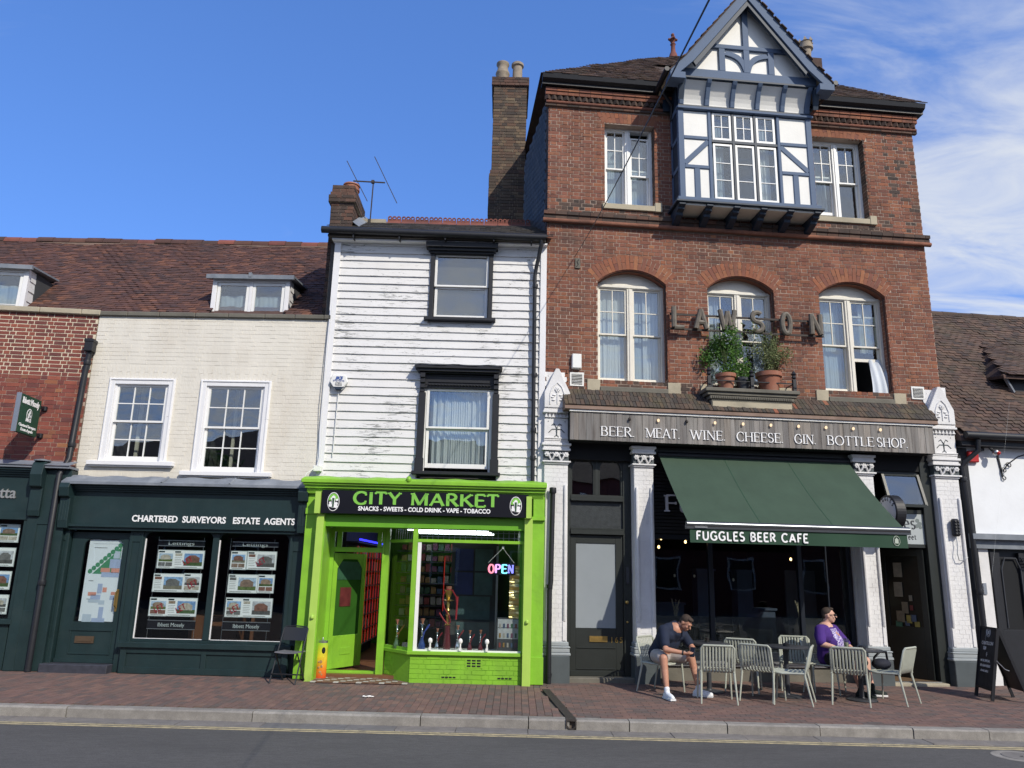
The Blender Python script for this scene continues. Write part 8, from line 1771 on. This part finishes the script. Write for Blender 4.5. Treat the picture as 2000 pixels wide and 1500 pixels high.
MB().sheet(lambda u, v: (-W2+.03+(2*W2-.06)*u, .0+.33*v, .45-.01*math.sin(u*3.14)), 8, 6, .018).build('seat', gb, o, bevel=.004)
# lighter-shaped bin
bn = ground(628, 1322, .0); o = empty('lighter_shaped_bin', (bn[0]-.0, bn[1]-.18, gz(bn[0], bn[1])+.0), 0, 'waist-high novelty bin shaped like a lighter, fading from red foot to yellow-green top', 'bin')
k_ = 1.0; 
def grad_mat():
    m = mat('red_to_yellow_plastic', (.5, .3, .04), .4, .05, 4); t = m.node_tree; b = [n for n in t.nodes if n.type == 'BSDF_PRINCIPLED'][0]
    tcn = N(t, 'ShaderNodeTexCoord'); sp_ = N(t, 'ShaderNodeSeparateXYZ'); cr = N(t, 'ShaderNodeValToRGB'); t.links.new(tcn.outputs['Generated'], sp_.inputs[0]); t.links.new(sp_.outputs['Z'], cr.inputs[0]); e = cr.color_ramp.elements
    e[0].position = 0; e[0].color = (.62, .05, .02, 1); e[1].position = 1; e[1].color = (.30, .50, .03, 1); q = e.new(.28); q.color = (.72, .22, .02, 1); q = e.new(.62); q.color = (.70, .55, .03, 1); t.links.new(cr.outputs[0], b.inputs['Base Color']); return m
o.scale = (.88, .88, .88); MB().lathe([(.01, 0), (.10, 0), (.105, .02), (.105, .60), (.098, .63), (.01, .635)], (0, 0, 0), 24, .75).build('body', grad_mat(), o, smooth=True); MB().lathe([(.098, .632), (.10, .66), (.06, .675), (.01, .68)], (0, 0, 0), 20, .75).lathe([(.012, .67), (.012, .72), (.004, .73)], (0, 0, 0), 8).build('cap', M['metal'], o, smooth=True)
MB().ball((.035, -.07, .50), (.035, .02, .06), 12, 8).build('opening', M['room_dark'], o, smooth=True)
b = MB()
for (a, c, r_, ) in ((.0, .30, .035), (.02, .22, .03), (-.03, .2, .025), (.0, .12, .03), (.03, .08, .022), (-.035, .30, .02)): b.ball((a, -.0765, c), (r_*.8, .005, r_*.9), 8, 6)
b.build('printed_patch', mat('mixed_print', (.35, .20, .08), .5, .9, 40), o)
# chalk A-board
a0, a1 = ground(1906, 1361, -.03), ground(1953, 1378, -.03); d = a1-a0; hd = math.atan2(d[1], d[0]); wB = max(.56, min(.62, float(np.hypot(d[0], d[1])))); print('aboard', a0, a1, wB)
o = empty('chalkboard_sign', (a0[0], a0[1], gz(a0[0], a0[1])), hd, 'black A-frame chalkboard with handwritten chalk beer list standing at the right edge', 'a-board'); HB_ = 1.08; lean = .20
un = Vector((0, lean, HB_)).normalized(); nb_ = Vector((0, -un.z, un.y))
def bp(x, t, d=0): return Vector((x, lean*t, HB_*t))+nb_*d
for x in (.02, wB-.02): MB().bar(bp(x, 0), bp(x, 1.0), .045, .03, up=(1, 0, 0)).build('leg', M['black'], o)
for t in (.14, .985): MB().bar(bp(.04, t), bp(wB-.04, t), .03, .04, up=nb_).build('rail', M['black'], o)
q = MB(); q.obox(bp(wB/2, .56, .0), (1, 0, 0), un, nb_, wB-.05, HB_*.82*1.02, .012); q.build('blackboard', mat('chalky_blackboard', (.018, .02, .022), .7, .5, 6, stain=(.06, .06, .06), stain_amt=.5, stain_scale=5), o)
for x in (.04, wB-.04): MB().bar(Vector((x, lean+.34, 0)), bp(x, .97, -.02), .04, .03, up=(1, 0, 0)).build('leg', M['black'], o)
q = MB(); q.obox(Vector((wB/2, lean+.17, HB_*.52)), (1, 0, 0), Vector((0, -.34, HB_)).normalized(), Vector((0, HB_, .34)).normalized(), wB-.06, HB_*.8, .012); q.build('rear_board', M['black'], o)
MB().tube([bp(wB+.02, .55), bp(wB+.02, .55)+Vector((.02, .1, -.12)), bp(wB+.02, .55)+Vector((.01, .16, -.14))], .006, 5).build('stay', M['metal'], o)
chalk = mat('chalk', (.75, .77, .75), .9, .3, 30)
for s_, x, t, h, w in (('CANTILLON', .10, .74, .075, .36), ('TILQUIN', .16, .67, .07, .26), ('MORE SPECIAL', .10, .50, .05, .30), ('BELGIAN BEERS', .10, .43, .05, .32), ('AVAILABLE', .12, .36, .045, .25)):
    put_text('chalk_writing', s_, chalk, o, bp(x, t, .008), (1, 0, .02), un, h, w*wB/.55, extrude=.0006, shear=.15, offset=.001)
MB().bar(bp(wB*.48, .58, .009), bp(wB*.50, .64, .009), .005).bar(bp(wB*.45, .61, .009), bp(wB*.53, .61, .009), .005).build('chalk_mark', chalk, o); 
q = MB(); q.tube([bp(wB/2+.07*math.cos(k*math.pi/10), .92+.065*math.sin(k*math.pi/10), .009) for k in range(21)], .003, 4); q.tube([bp(wB/2+.048*math.cos(k*math.pi/10), .92+.045*math.sin(k*math.pi/10), .009) for k in range(21)], .003, 4); q.obox(bp(wB/2, .92, .009), (1, 0, 0), un, nb_, .03, .05, .003); q.build('chalk_crest', chalk, o)
# ================================================================ across the street, behind the camera: seen only in the glass
opp = empty('opposite_terrace', (0, -26, 0), 0, 'long brick terrace across the street, seen only as a dark reflection in the shop glass', 'building')
MB().box(-26, 26, -8, 0, ROADZ, 6.5).build('wall', M['brick_red'], opp); MB().prism([(.3, 6.5), (-4, 9.2), (-8.3, 6.5)], -26, 26, 'yz').build('roof', M['roof_tile_dk'], opp)
wf = MB(); wg = MB()
for k in range(13):
    for z in (1.0, 4.0): x = -24+k*4; wf.box(x-.7, x+.7, -.0, .05, z, z+1.7); wg.box(x-.6, x+.6, .051, .06, z+.1, z+1.6)
wf.build('window_frames', M['white'], opp, stuff=True); wg.build('window_glass', M['signblack'], opp, stuff=True)
tr = empty('street_tree', (-15, -19, 0), 0, 'leafy street tree across the road, seen only as a reflection in the cream house windows', 'tree')
MB().tube([(0, 0, ROADZ-.1), (.1, 0, 2.5), (0, .1, 4), (.1, 0, 6)], [.22, .18, .12, .05], 8).build('trunk', M['bark'], tr); random.seed(4); b = MB()
for k in range(2600):
    t = random.uniform(0, 6.28); ph = random.uniform(-1, 1); rr = random.uniform(.3, 1)**.5; c = Vector((2.3*rr*math.cos(t)*math.sqrt(1-ph*ph), 2.3*rr*math.sin(t)*math.sqrt(1-ph*ph), 4.4+2.2*rr*ph)); d = Vector((random.gauss(0, 1), random.gauss(0, 1), random.gauss(0, 1))).normalized()*.18; s_ = Vector((random.gauss(0, 1), random.gauss(0, 1), random.gauss(0, 1))).normalized()*.12; b.tint = random.random(); b._add([c, c+d+s_, c+d*2, c+d-s_], [(0, 1, 2, 3)])
b.build('crown', M['leaf_tree'], tr)
# ================================================================ people
def cap(b, p, q, r0, r1, n=12):
    p, q = Vector(p), Vector(q); d = (q-p); L = d.length or .001; d = d/L; pts = []; rs = []
    for k in range(5): a = math.pi/2*(1-k/4); pts.append(p-d*r0*math.sin(a)); rs.append(max(.0015, r0*math.cos(a)))
    for k in range(1, 5): a = math.pi/2*k/4; pts.append(q+d*r1*math.sin(a)); rs.append(max(.0015, r1*math.cos(a)))
    b.tube(pts, rs, n)
def chain(b, pts, rs):
    for i in range(len(pts)-1): cap(b, pts[i], pts[i+1], rs[i], rs[i+1])
def blob(b, c, r, rot=None):
    k = MB(); k.ball((0, 0, 0), r, 16, 12); m = rot or Matrix.Identity(3); b._add([Vector(c)+m @ Vector(v) for v in k.v], k.f)
def fuse(b, name, m, parent, voxel=.008, smooth=6, fac=.5):
    o = b.build(name, m, None); md = o.modifiers.new('r', 'REMESH'); md.mode = 'VOXEL'; md.voxel_size = voxel; md.use_smooth_shade = True
    if smooth: s = o.modifiers.new('s', 'SMOOTH'); s.factor = fac; s.iterations = smooth
    dg = bpy.context.evaluated_depsgraph_get(); dg.update(); me = bpy.data.meshes.new_from_object(o.evaluated_get(dg)); me.name = name
    bpy.data.objects.remove(o); me.materials.clear(); me.materials.append(m); me.polygons.foreach_set('use_smooth', [True]*len(me.polygons))
    o = bpy.data.objects.new(name, me); COL.objects.link(o); o.parent = parent; return o
skinA = mat('tanned_skin', (.46, .235, .155), .5, .08, 14, .1, 80, spec=.35, stain=(.50, .20, .14), stain_amt=.3, stain_scale=9); skinB = mat('pale_skin', (.58, .34, .25), .5, .08, 14, .1, 80, spec=.35, stain=(.60, .27, .20), stain_amt=.35, stain_scale=9)
hairm = mat('short_brown_hair', (.045, .030, .022), .75, .3, 60, .6, 160)
def head_parts(b, c, fwd, up, s=1.0):
    f, u = Vector(fwd).normalized(), Vector(up).normalized(); r = f.cross(u).normalized(); u = r.cross(f).normalized(); R = Matrix((r, f, u)).transposed(); c = Vector(c); W_ = lambda x, y, z: c+R @ Vector((x*s, y*s, z*s))
    blob(b, W_(0, -.012, .025), (.074*s, .092*s, .092*s), R); blob(b, W_(0, .018, -.035), (.060*s, .070*s, .075*s), R); blob(b, W_(0, .048, -.082), (.036*s, .034*s, .028*s), R); blob(b, W_(0, .062, .005), (.045*s, .03*s, .055*s), R)
    cap(b, W_(0, .090, .012), W_(0, .112, -.022), .009*s, .014*s); cap(b, W_(-.032, .084, .028), W_(.032, .084, .028), .010*s, .010*s)
    for q in (-1, 1):
        blob(b, W_(q*.076, -.008, -.008), (.010*s, .020*s, .030*s), R); blob(b, W_(q*.034, .066, -.022), (.024*s, .022*s, .022*s), R)
    cap(b, W_(-.020, .088, -.052), W_(.020, .088, -.052), .0085*s, .0085*s); cap(b, W_(-.016, .085, -.064), W_(.016, .085, -.064), .008*s, .008*s)
    return W_, R
def hand(b, wrist, d, palm, s=1.0, curl=1.0, flip=1):
    """wrist point, direction to knuckles, palm normal (the side fingers curl to)"""
    d, n = Vector(d).normalized(), Vector(palm); n = (n-d*n.dot(d)).normalized(); t = d.cross(n)*flip; w = Vector(wrist)
    for k, o_ in enumerate((-.03, -.01, .01, .03)): cap(b, w+t*o_*.6*s, w+d*.085*s+t*o_*s, .016*s, .0135*s)
    for k, (o_, L) in enumerate(((-.032, .068), (-.011, .08), (.011, .075), (.031, .058))):
        p = w+d*.088*s+t*o_*s; a = .35*curl
        for j, fr_ in enumerate((.45, .32, .26)):
            dd = d*math.cos(a)+n*math.sin(a); q = p+dd*L*fr_*s*1.15; cap(b, p, q, (.0105-.001*j)*s, (.0098-.001*j)*s, 8); p = q; a += .62*curl
    p = w+d*.03*s-t*.028*s; q = p+(d*.6-t*.6+n*.35)*.045*s; cap(b, p, q, .014*s, .0115*s, 8); r_ = q+(d*.85-t*.1+n*.45)*.038*s; cap(b, q, r_, .011*s, .0095*s, 8)
def shoe(name, ankle, d, m, sole, parent, L=.28, high=.0):
    a = Vector(ankle); d = Vector((d[0], d[1], 0)).normalized(); t = Vector((-d.y, d.x, 0)); b = MB(); g = gzA
    heel = Vector((a.x, a.y, g+.05))-d*.045; toe = heel+d*(L-.06)
    chain(b, [heel, heel+d*.10+Vector((0, 0, .005)), heel+d*.17-Vector((0, 0, .005)), toe-Vector((0, 0, .012))], [.042, .044, .046, .036]); cap(b, heel+d*.01, Vector((a.x, a.y, g+.105+high)), .042, .045); cap(b, heel+d*.06+Vector((0, 0, .02)), heel+d*.12+Vector((0, 0, .008)), .042, .042)
    o = fuse(b, name, m, parent, .008, 4); b = MB(); n = 12; prof = []
    for k in range(n+1): q = k/n; prof.append((q*(L+.01)-.085+.0, .040+.012*math.sin(q*2.9)))
    C0 = Vector((a.x, a.y, g)); L_ = [C0+d*x+t*w for x, w in prof]+[C0+d*x-t*w for x, w in prof[::-1]]; N_ = len(L_)
    b._add([p+Vector((0, 0, .004)) for p in L_]+[p+Vector((0, 0, .030)) for p in L_], [tuple(range(N_-1, -1, -1)), tuple(range(N_, 2*N_))]+[(i, (i+1) % N_, N_+(i+1) % N_, N_+i) for i in range(N_)]); b.build('sole', sole, parent); return o
def LW(x, y, z): return Vector((x+1.86, y, z))
gzA = gz(3.7, -1.3)
# ---- man in navy, leaning over a phone
def origin_shift(root, pts): return pts
o = empty('person', (0, 0, 0), 0, 'man in navy T-shirt and pale shorts bent forward over a phone at the left table', 'person')
hipc = LW(1.76, -.94, .535); hR, hL = LW(1.69, -1.0, .53), LW(1.85, -.87, .53); kR, kL = LW(1.665, -1.42, .535), LW(2.17, -1.19, .53); aR, aL = LW(1.675, -1.52, .10), LW(2.245, -1.26, .10)
sR, sL = LW(1.745, -1.20, .925), LW(2.09, -.95, .905); nk = LW(1.955, -1.13, .985); hd_ = LW(2.075, -1.265, 1.045); eR, eL = LW(1.70, -1.42, .665), LW(2.20, -1.17, .675); wR, wL = LW(1.955, -1.515, .625), LW(2.09, -1.44, .63)
body = MB()
chain(body, [hR, kR, (kR+aR)/2+Vector((0, .02, .04)), aR], [.088, .062, .056, .038]); chain(body, [hL, kL, (kL+aL)/2+Vector((0, .02, .04)), aL], [.088, .062, .056, .038])
chain(body, [hipc, (hipc+nk)/2, nk-Vector((.02, .02, .05))], [.13, .13, .12]); cap(body, sR, sL, .07, .07); cap(body, nk-Vector((.01, 0, .03)), nk+(hd_-nk)*.6, .062, .055)
chain(body, [sR, eR, wR], [.058, .046, .030]); chain(body, [sL, eL, wL], [.058, .046, .030])
fw = Vector((.50, -.62, -.62)); W_, R_ = head_parts(body, hd_, fw, Vector((.42, -.45, .8)))
hand(body, wR, LW(2.06, -1.54, .60)-LW(1.955, -1.515, .625), (0.2, .5, .9), .98, 1.0, 1); hand(body, wL, LW(2.04, -1.53, .60)-LW(2.09, -1.42, .63), (-.3, .2, .9), .98, 1.1, -1)
for (a_, d_) in ((aR, Vector((.12, -.99, 0))), (aL, Vector((.85, -.5, 0)))): cap(body, Vector((a_.x, a_.y, gzA+.07)), Vector((a_.x, a_.y, gzA+.05))+d_*.10, .036, .034)
fuse(body, 'body', skinA, o, .0075, 5)
sh_ = MB(); tmid = (hipc+nk)/2; perp = (sL-sR).normalized()
chain(sh_, [hipc+Vector((-.03, .03, .02)), tmid+Vector((-.03, .03, .02)), nk-Vector((.035, -.01, .075))], [.158, .165, .145]); blob(sh_, tmid-perp*.05, (.16, .14, .16)); blob(sh_, tmid+perp*.05, (.16, .14, .16)); cap(sh_, sR, sL, .092, .092); cap(sh_, sR+perp*.08-Vector((0, 0, .06)), sL-perp*.08-Vector((0, 0, .06)), .13, .13)
cap(sh_, sR, sR+(eR-sR)*.72, .082, .076); cap(sh_, sL, sL+(eL-sL)*.72, .082, .076); cap(sh_, nk-Vector((.05, -.03, .06)), nk-Vector((.012, 0, .004)), .13, .092); cap(sh_, sR+(nk-sR)*.4, sL+(nk-sL)*.4, .095, .095)
navy_t = mat('navy_cotton', (.012, .019, .042), .85, .12, 7, .7, 9); fuse(sh_, 'tshirt', navy_t, o, .010, 8)
st = MB(); 
for h_, k_ in ((hR, kR), (hL, kL)): cap(st, h_, h_+(k_-h_)*.72, .118, .098)
chain(st, [hipc+Vector((-.04, .03, 0)), hipc+Vector((.02, -.02, 0))], [.135, .135]); fuse(st, 'shorts', mat('stone_shorts', (.40, .36, .34), .85, .08, 8, .7, 10), o, .010, 6)
hr = MB(); Wc = W_; blob(hr, Wc(0, -.022, .048), (.079, .088, .080), R_); blob(hr, Wc(0, -.06, .0), (.068, .045, .065), R_); blob(hr, Wc(0, .035, .095), (.055, .05, .030), R_); fuse(hr, 'hair', hairm, o, .006, 2)
bd = MB(); blob(bd, Wc(0, .045, -.078), (.046, .042, .036), R_); blob(bd, Wc(.05, .01, -.06), (.018, .03, .035), R_); blob(bd, Wc(-.05, .01, -.06), (.018, .03, .035), R_); fuse(bd, 'stubble', mat('stubble', (.20, .10, .07), .8, .3, 60), o, .006, 3)
for q in (-1, 1): MB().ball(Wc(q*.030, .087, .010), .009, 8, 6).build('eye', M['tablemet'], o); MB().bar(Wc(q*.018, .100, .030), Wc(q*.046, .090, .030), .008).build('eyebrow', hairm, o)
white_s = mat('white_trainer_mesh', (.74, .77, .80), .7, .08, 30, .3, 80)
shoe('trainer', aR, (.14, -.99), white_s, mat('white_rubber', (.7, .72, .73), .6), o, .29); shoe('trainer', aL, (.88, -.48), white_s, mat('white_rubber', (.7, .72, .73), .6), o, .29)
for a_ in (aR, aL): b = MB(); cap(b, a_+Vector((0, 0, .02)), a_-Vector((0, 0, .03)), .043, .044); fuse(b, 'sock', white_s, o, .008, 2)
b = MB(); wd_ = (wR-eR).normalized(); b.tube([wR-wd_*.03, wR-wd_*.008], .037, 14).build('wristband', M['black'], o)
ph = empty('mobile_phone', tuple(LW(2.075, -1.545, .645)), 0, 'black mobile phone held in both hands by the man in navy', 'phone'); pm_ = MB(); pm_.obox((0, 0, 0), (.80, -.6, 0), (.25, .33, .91), Vector((.80, -.6, 0)).cross(Vector((.25, .33, .91))), .075, .15, .009); pm_.build('case', M['signblack'], ph, bevel=.003)
# ---- man in purple, leaning back in profile
o = empty('person', (0, 0, 0), 0, 'man in purple printed T-shirt, black shorts and sunglasses leaning back and looking right', 'person')
hipc = LW(4.56, -.93, .545); hR, hL = LW(4.52, -1.04, .53), LW(4.66, -.86, .53); kR, kL = LW(4.70, -1.42, .50), LW(5.10, -1.02, .50); aR, aL = LW(4.80, -1.34, .12), LW(5.11, -1.12, .11)
sR, sL = LW(4.33, -1.10, .965), LW(4.70, -.80, .955); nk = LW(4.50, -.95, 1.035); hd_ = LW(4.545, -.985, 1.185); eR, eL = LW(4.26, -1.24, .77), LW(4.86, -.92, .72); wR, wL = LW(4.46, -1.38, .715), LW(4.90, -1.14, .63)
body = MB(); chain(body, [hR, kR, (kR+aR)/2+Vector((-.02, .01, .03)), aR], [.095, .066, .058, .040]); chain(body, [hL, kL, (kL+aL)/2+Vector((-.02, .01, .04)), aL], [.095, .066, .060, .040])
chain(body, [hipc, (hipc+nk)/2, nk-Vector((0, 0, .07))], [.14, .15, .13]); cap(body, sR, sL, .07, .07); cap(body, nk-Vector((0, 0, .04)), nk+(hd_-nk)*.5, .068, .062); chain(body, [sR, eR, wR], [.060, .047, .032]); chain(body, [sL, eL, wL], [.060, .047, .032])
W_, R_ = head_parts(body, hd_, Vector((.90, -.42, .02)), Vector((0, 0, 1)), 1.03)
hand(body, wR, (.95, -.1, -.1), (.1, -.2, -.9), 1.0, .55, -1); hand(body, wL, (.2, -.6, -.8), (.3, .4, -.5), 1.0, .9, 1)
fuse(body, 'body', skinB, o, .0075, 5)
sh_ = MB(); tmid = (hipc+nk)/2; perp = (sL-sR).normalized(); fwd_ = Vector((.75, -.66, 0))
chain(sh_, [hipc+Vector((-.03, .02, .0)), tmid, nk-Vector((0, 0, .11))], [.175, .175, .15]); blob(sh_, tmid+fwd_*.05-Vector((0, 0, .04)), (.19, .18, .19)); cap(sh_, sR, sL, .090, .090); cap(sh_, sR+perp*.09-Vector((0, 0, .09)), sL-perp*.09-Vector((0, 0, .09)), .14, .14)
cap(sh_, sR, sR+(eR-sR)*.85, .088, .084); cap(sh_, sL, sL+(eL-sL)*.85, .088, .084); cap(sh_, nk-Vector((0, 0, .07)), nk-Vector((0, 0, .015)), .10, .082)
purple = mat('purple_cotton', (.055, .018, .17), .85, .1, 7, .7, 9); ts = fuse(sh_, 'tshirt', purple, o, .010, 8)
# printed front of the T-shirt: swirled white on purple with an orange centre, following the cloth
pme = ts.data; co = np.array([v.co for v in pme.vertices]); cen = tmid+fwd_*.17+Vector((0, 0, .06)); fN = (fwd_+Vector((0, 0, .25))).normalized(); uR = Vector((0, 0, 1)).cross(fN).normalized(); vU = fN.cross(uR)
def region(w, h, lift_, name, m, cz=0, cx=0):
    b = MB(); idx = {}
    for p in pme.polygons:
        c = p.center-cen
        if abs(c.dot(uR)-cx) < w and abs(c.dot(vU)-cz) < h and p.normal.dot(fN) > .2:
            ids = []
            for vi in p.vertices:
                if vi not in idx: v = pme.vertices[vi]; idx[vi] = len(b.v); b.v.append(tuple(v.co+v.normal*lift_))
                ids.append(idx[vi])
            b.f.append(tuple(ids)); b.t.append(0)
    return b.build(name, m, o, smooth=True)
pmx = mat('white_swirl_print', (.60, .58, .70), .8, 0); t_ = pmx.node_tree; bs = [n for n in t_.nodes if n.type == 'BSDF_PRINCIPLED'][0]; gg = N(t_, 'ShaderNodeNewGeometry'); vo = N(t_, 'ShaderNodeTexNoise', inp={'Scale': 26.0, 'Detail': 3.0, 'Distortion': 2.5}); t_.links.new(gg.outputs['Position'], vo.inputs['Vector']); rr_ = N(t_, 'ShaderNodeValToRGB'); rr_.color_ramp.elements[0].position = .46; rr_.color_ramp.elements[0].color = (.085, .03, .25, 1); rr_.color_ramp.elements[1].position = .54; rr_.color_ramp.elements[1].color = (.55, .52, .68, 1); t_.links.new(vo.outputs['Fac'], rr_.inputs[0]); t_.links.new(rr_.outputs[0], bs.inputs['Base Color'])
region(.125, .18, .003, 'shirt_print', pmx, -.03); region(.028, .035, .006, 'print_centre', mat('orange_print', (.60, .30, .10), .8, .3, 40), .06)
st = MB(); 
for h_, k_ in ((hR, kR), (hL, kL)): cap(st, h_, h_+(k_-h_)*.86, .125, .100)
cap(st, hL, hL+(kL-hL)*.9-Vector((0, 0, .04)), .11, .10); cap(st, hipc+Vector((-.04, .03, 0)), hipc, .15, .15); fuse(st, 'shorts', mat('black_shorts', (.010, .010, .012), .85, .1, 8), o, .010, 6)
hr = MB(); blob(hr, W_(0, -.024, .050), (.081, .088, .078), R_); blob(hr, W_(0, -.064, .005), (.068, .042, .062), R_); blob(hr, W_(0, .035, .098), (.052, .045, .026), R_); fuse(hr, 'hair', hairm, o, .006, 2)
g = MB()
for q in (-1, 1): g.ball(W_(q*.033, .094, .008), (.026, .026, .018), 12, 8); g.bar(W_(q*.062, .080, .014), W_(q*.078, -.01, .012), .006)
g.bar(W_(-.02, .102, .014), W_(.02, .102, .014), .006); g.build('sunglasses', M['signblack'], o, smooth=True)
blk = mat('black_canvas_shoe', (.012, .020, .018), .8, .1, 20)
gzA = gz(6.8, -1.3); shoe('shoe', aL, (.95, -.3), blk, M['letterwhite'], o, .29, .02); shoe('shoe', aR, (.75, -.6), blk, blk, o, .29, .02)
for a_ in (aR, aL): b = MB(); cap(b, a_+Vector((0, 0, .03)), a_-Vector((0, 0, .03)), .046, .047); fuse(b, 'sock', blk, o, .008, 2)
wd_ = (wR-eR).normalized(); MB().tube([wR-wd_*.04, wR-wd_*.015], .037, 14).build('watch_strap', M['black'], o); MB().ball(wR-wd_*.027+Vector((-.0, -.03, .02)), .018, 8, 6).build('watch_face', M['metal'], o)
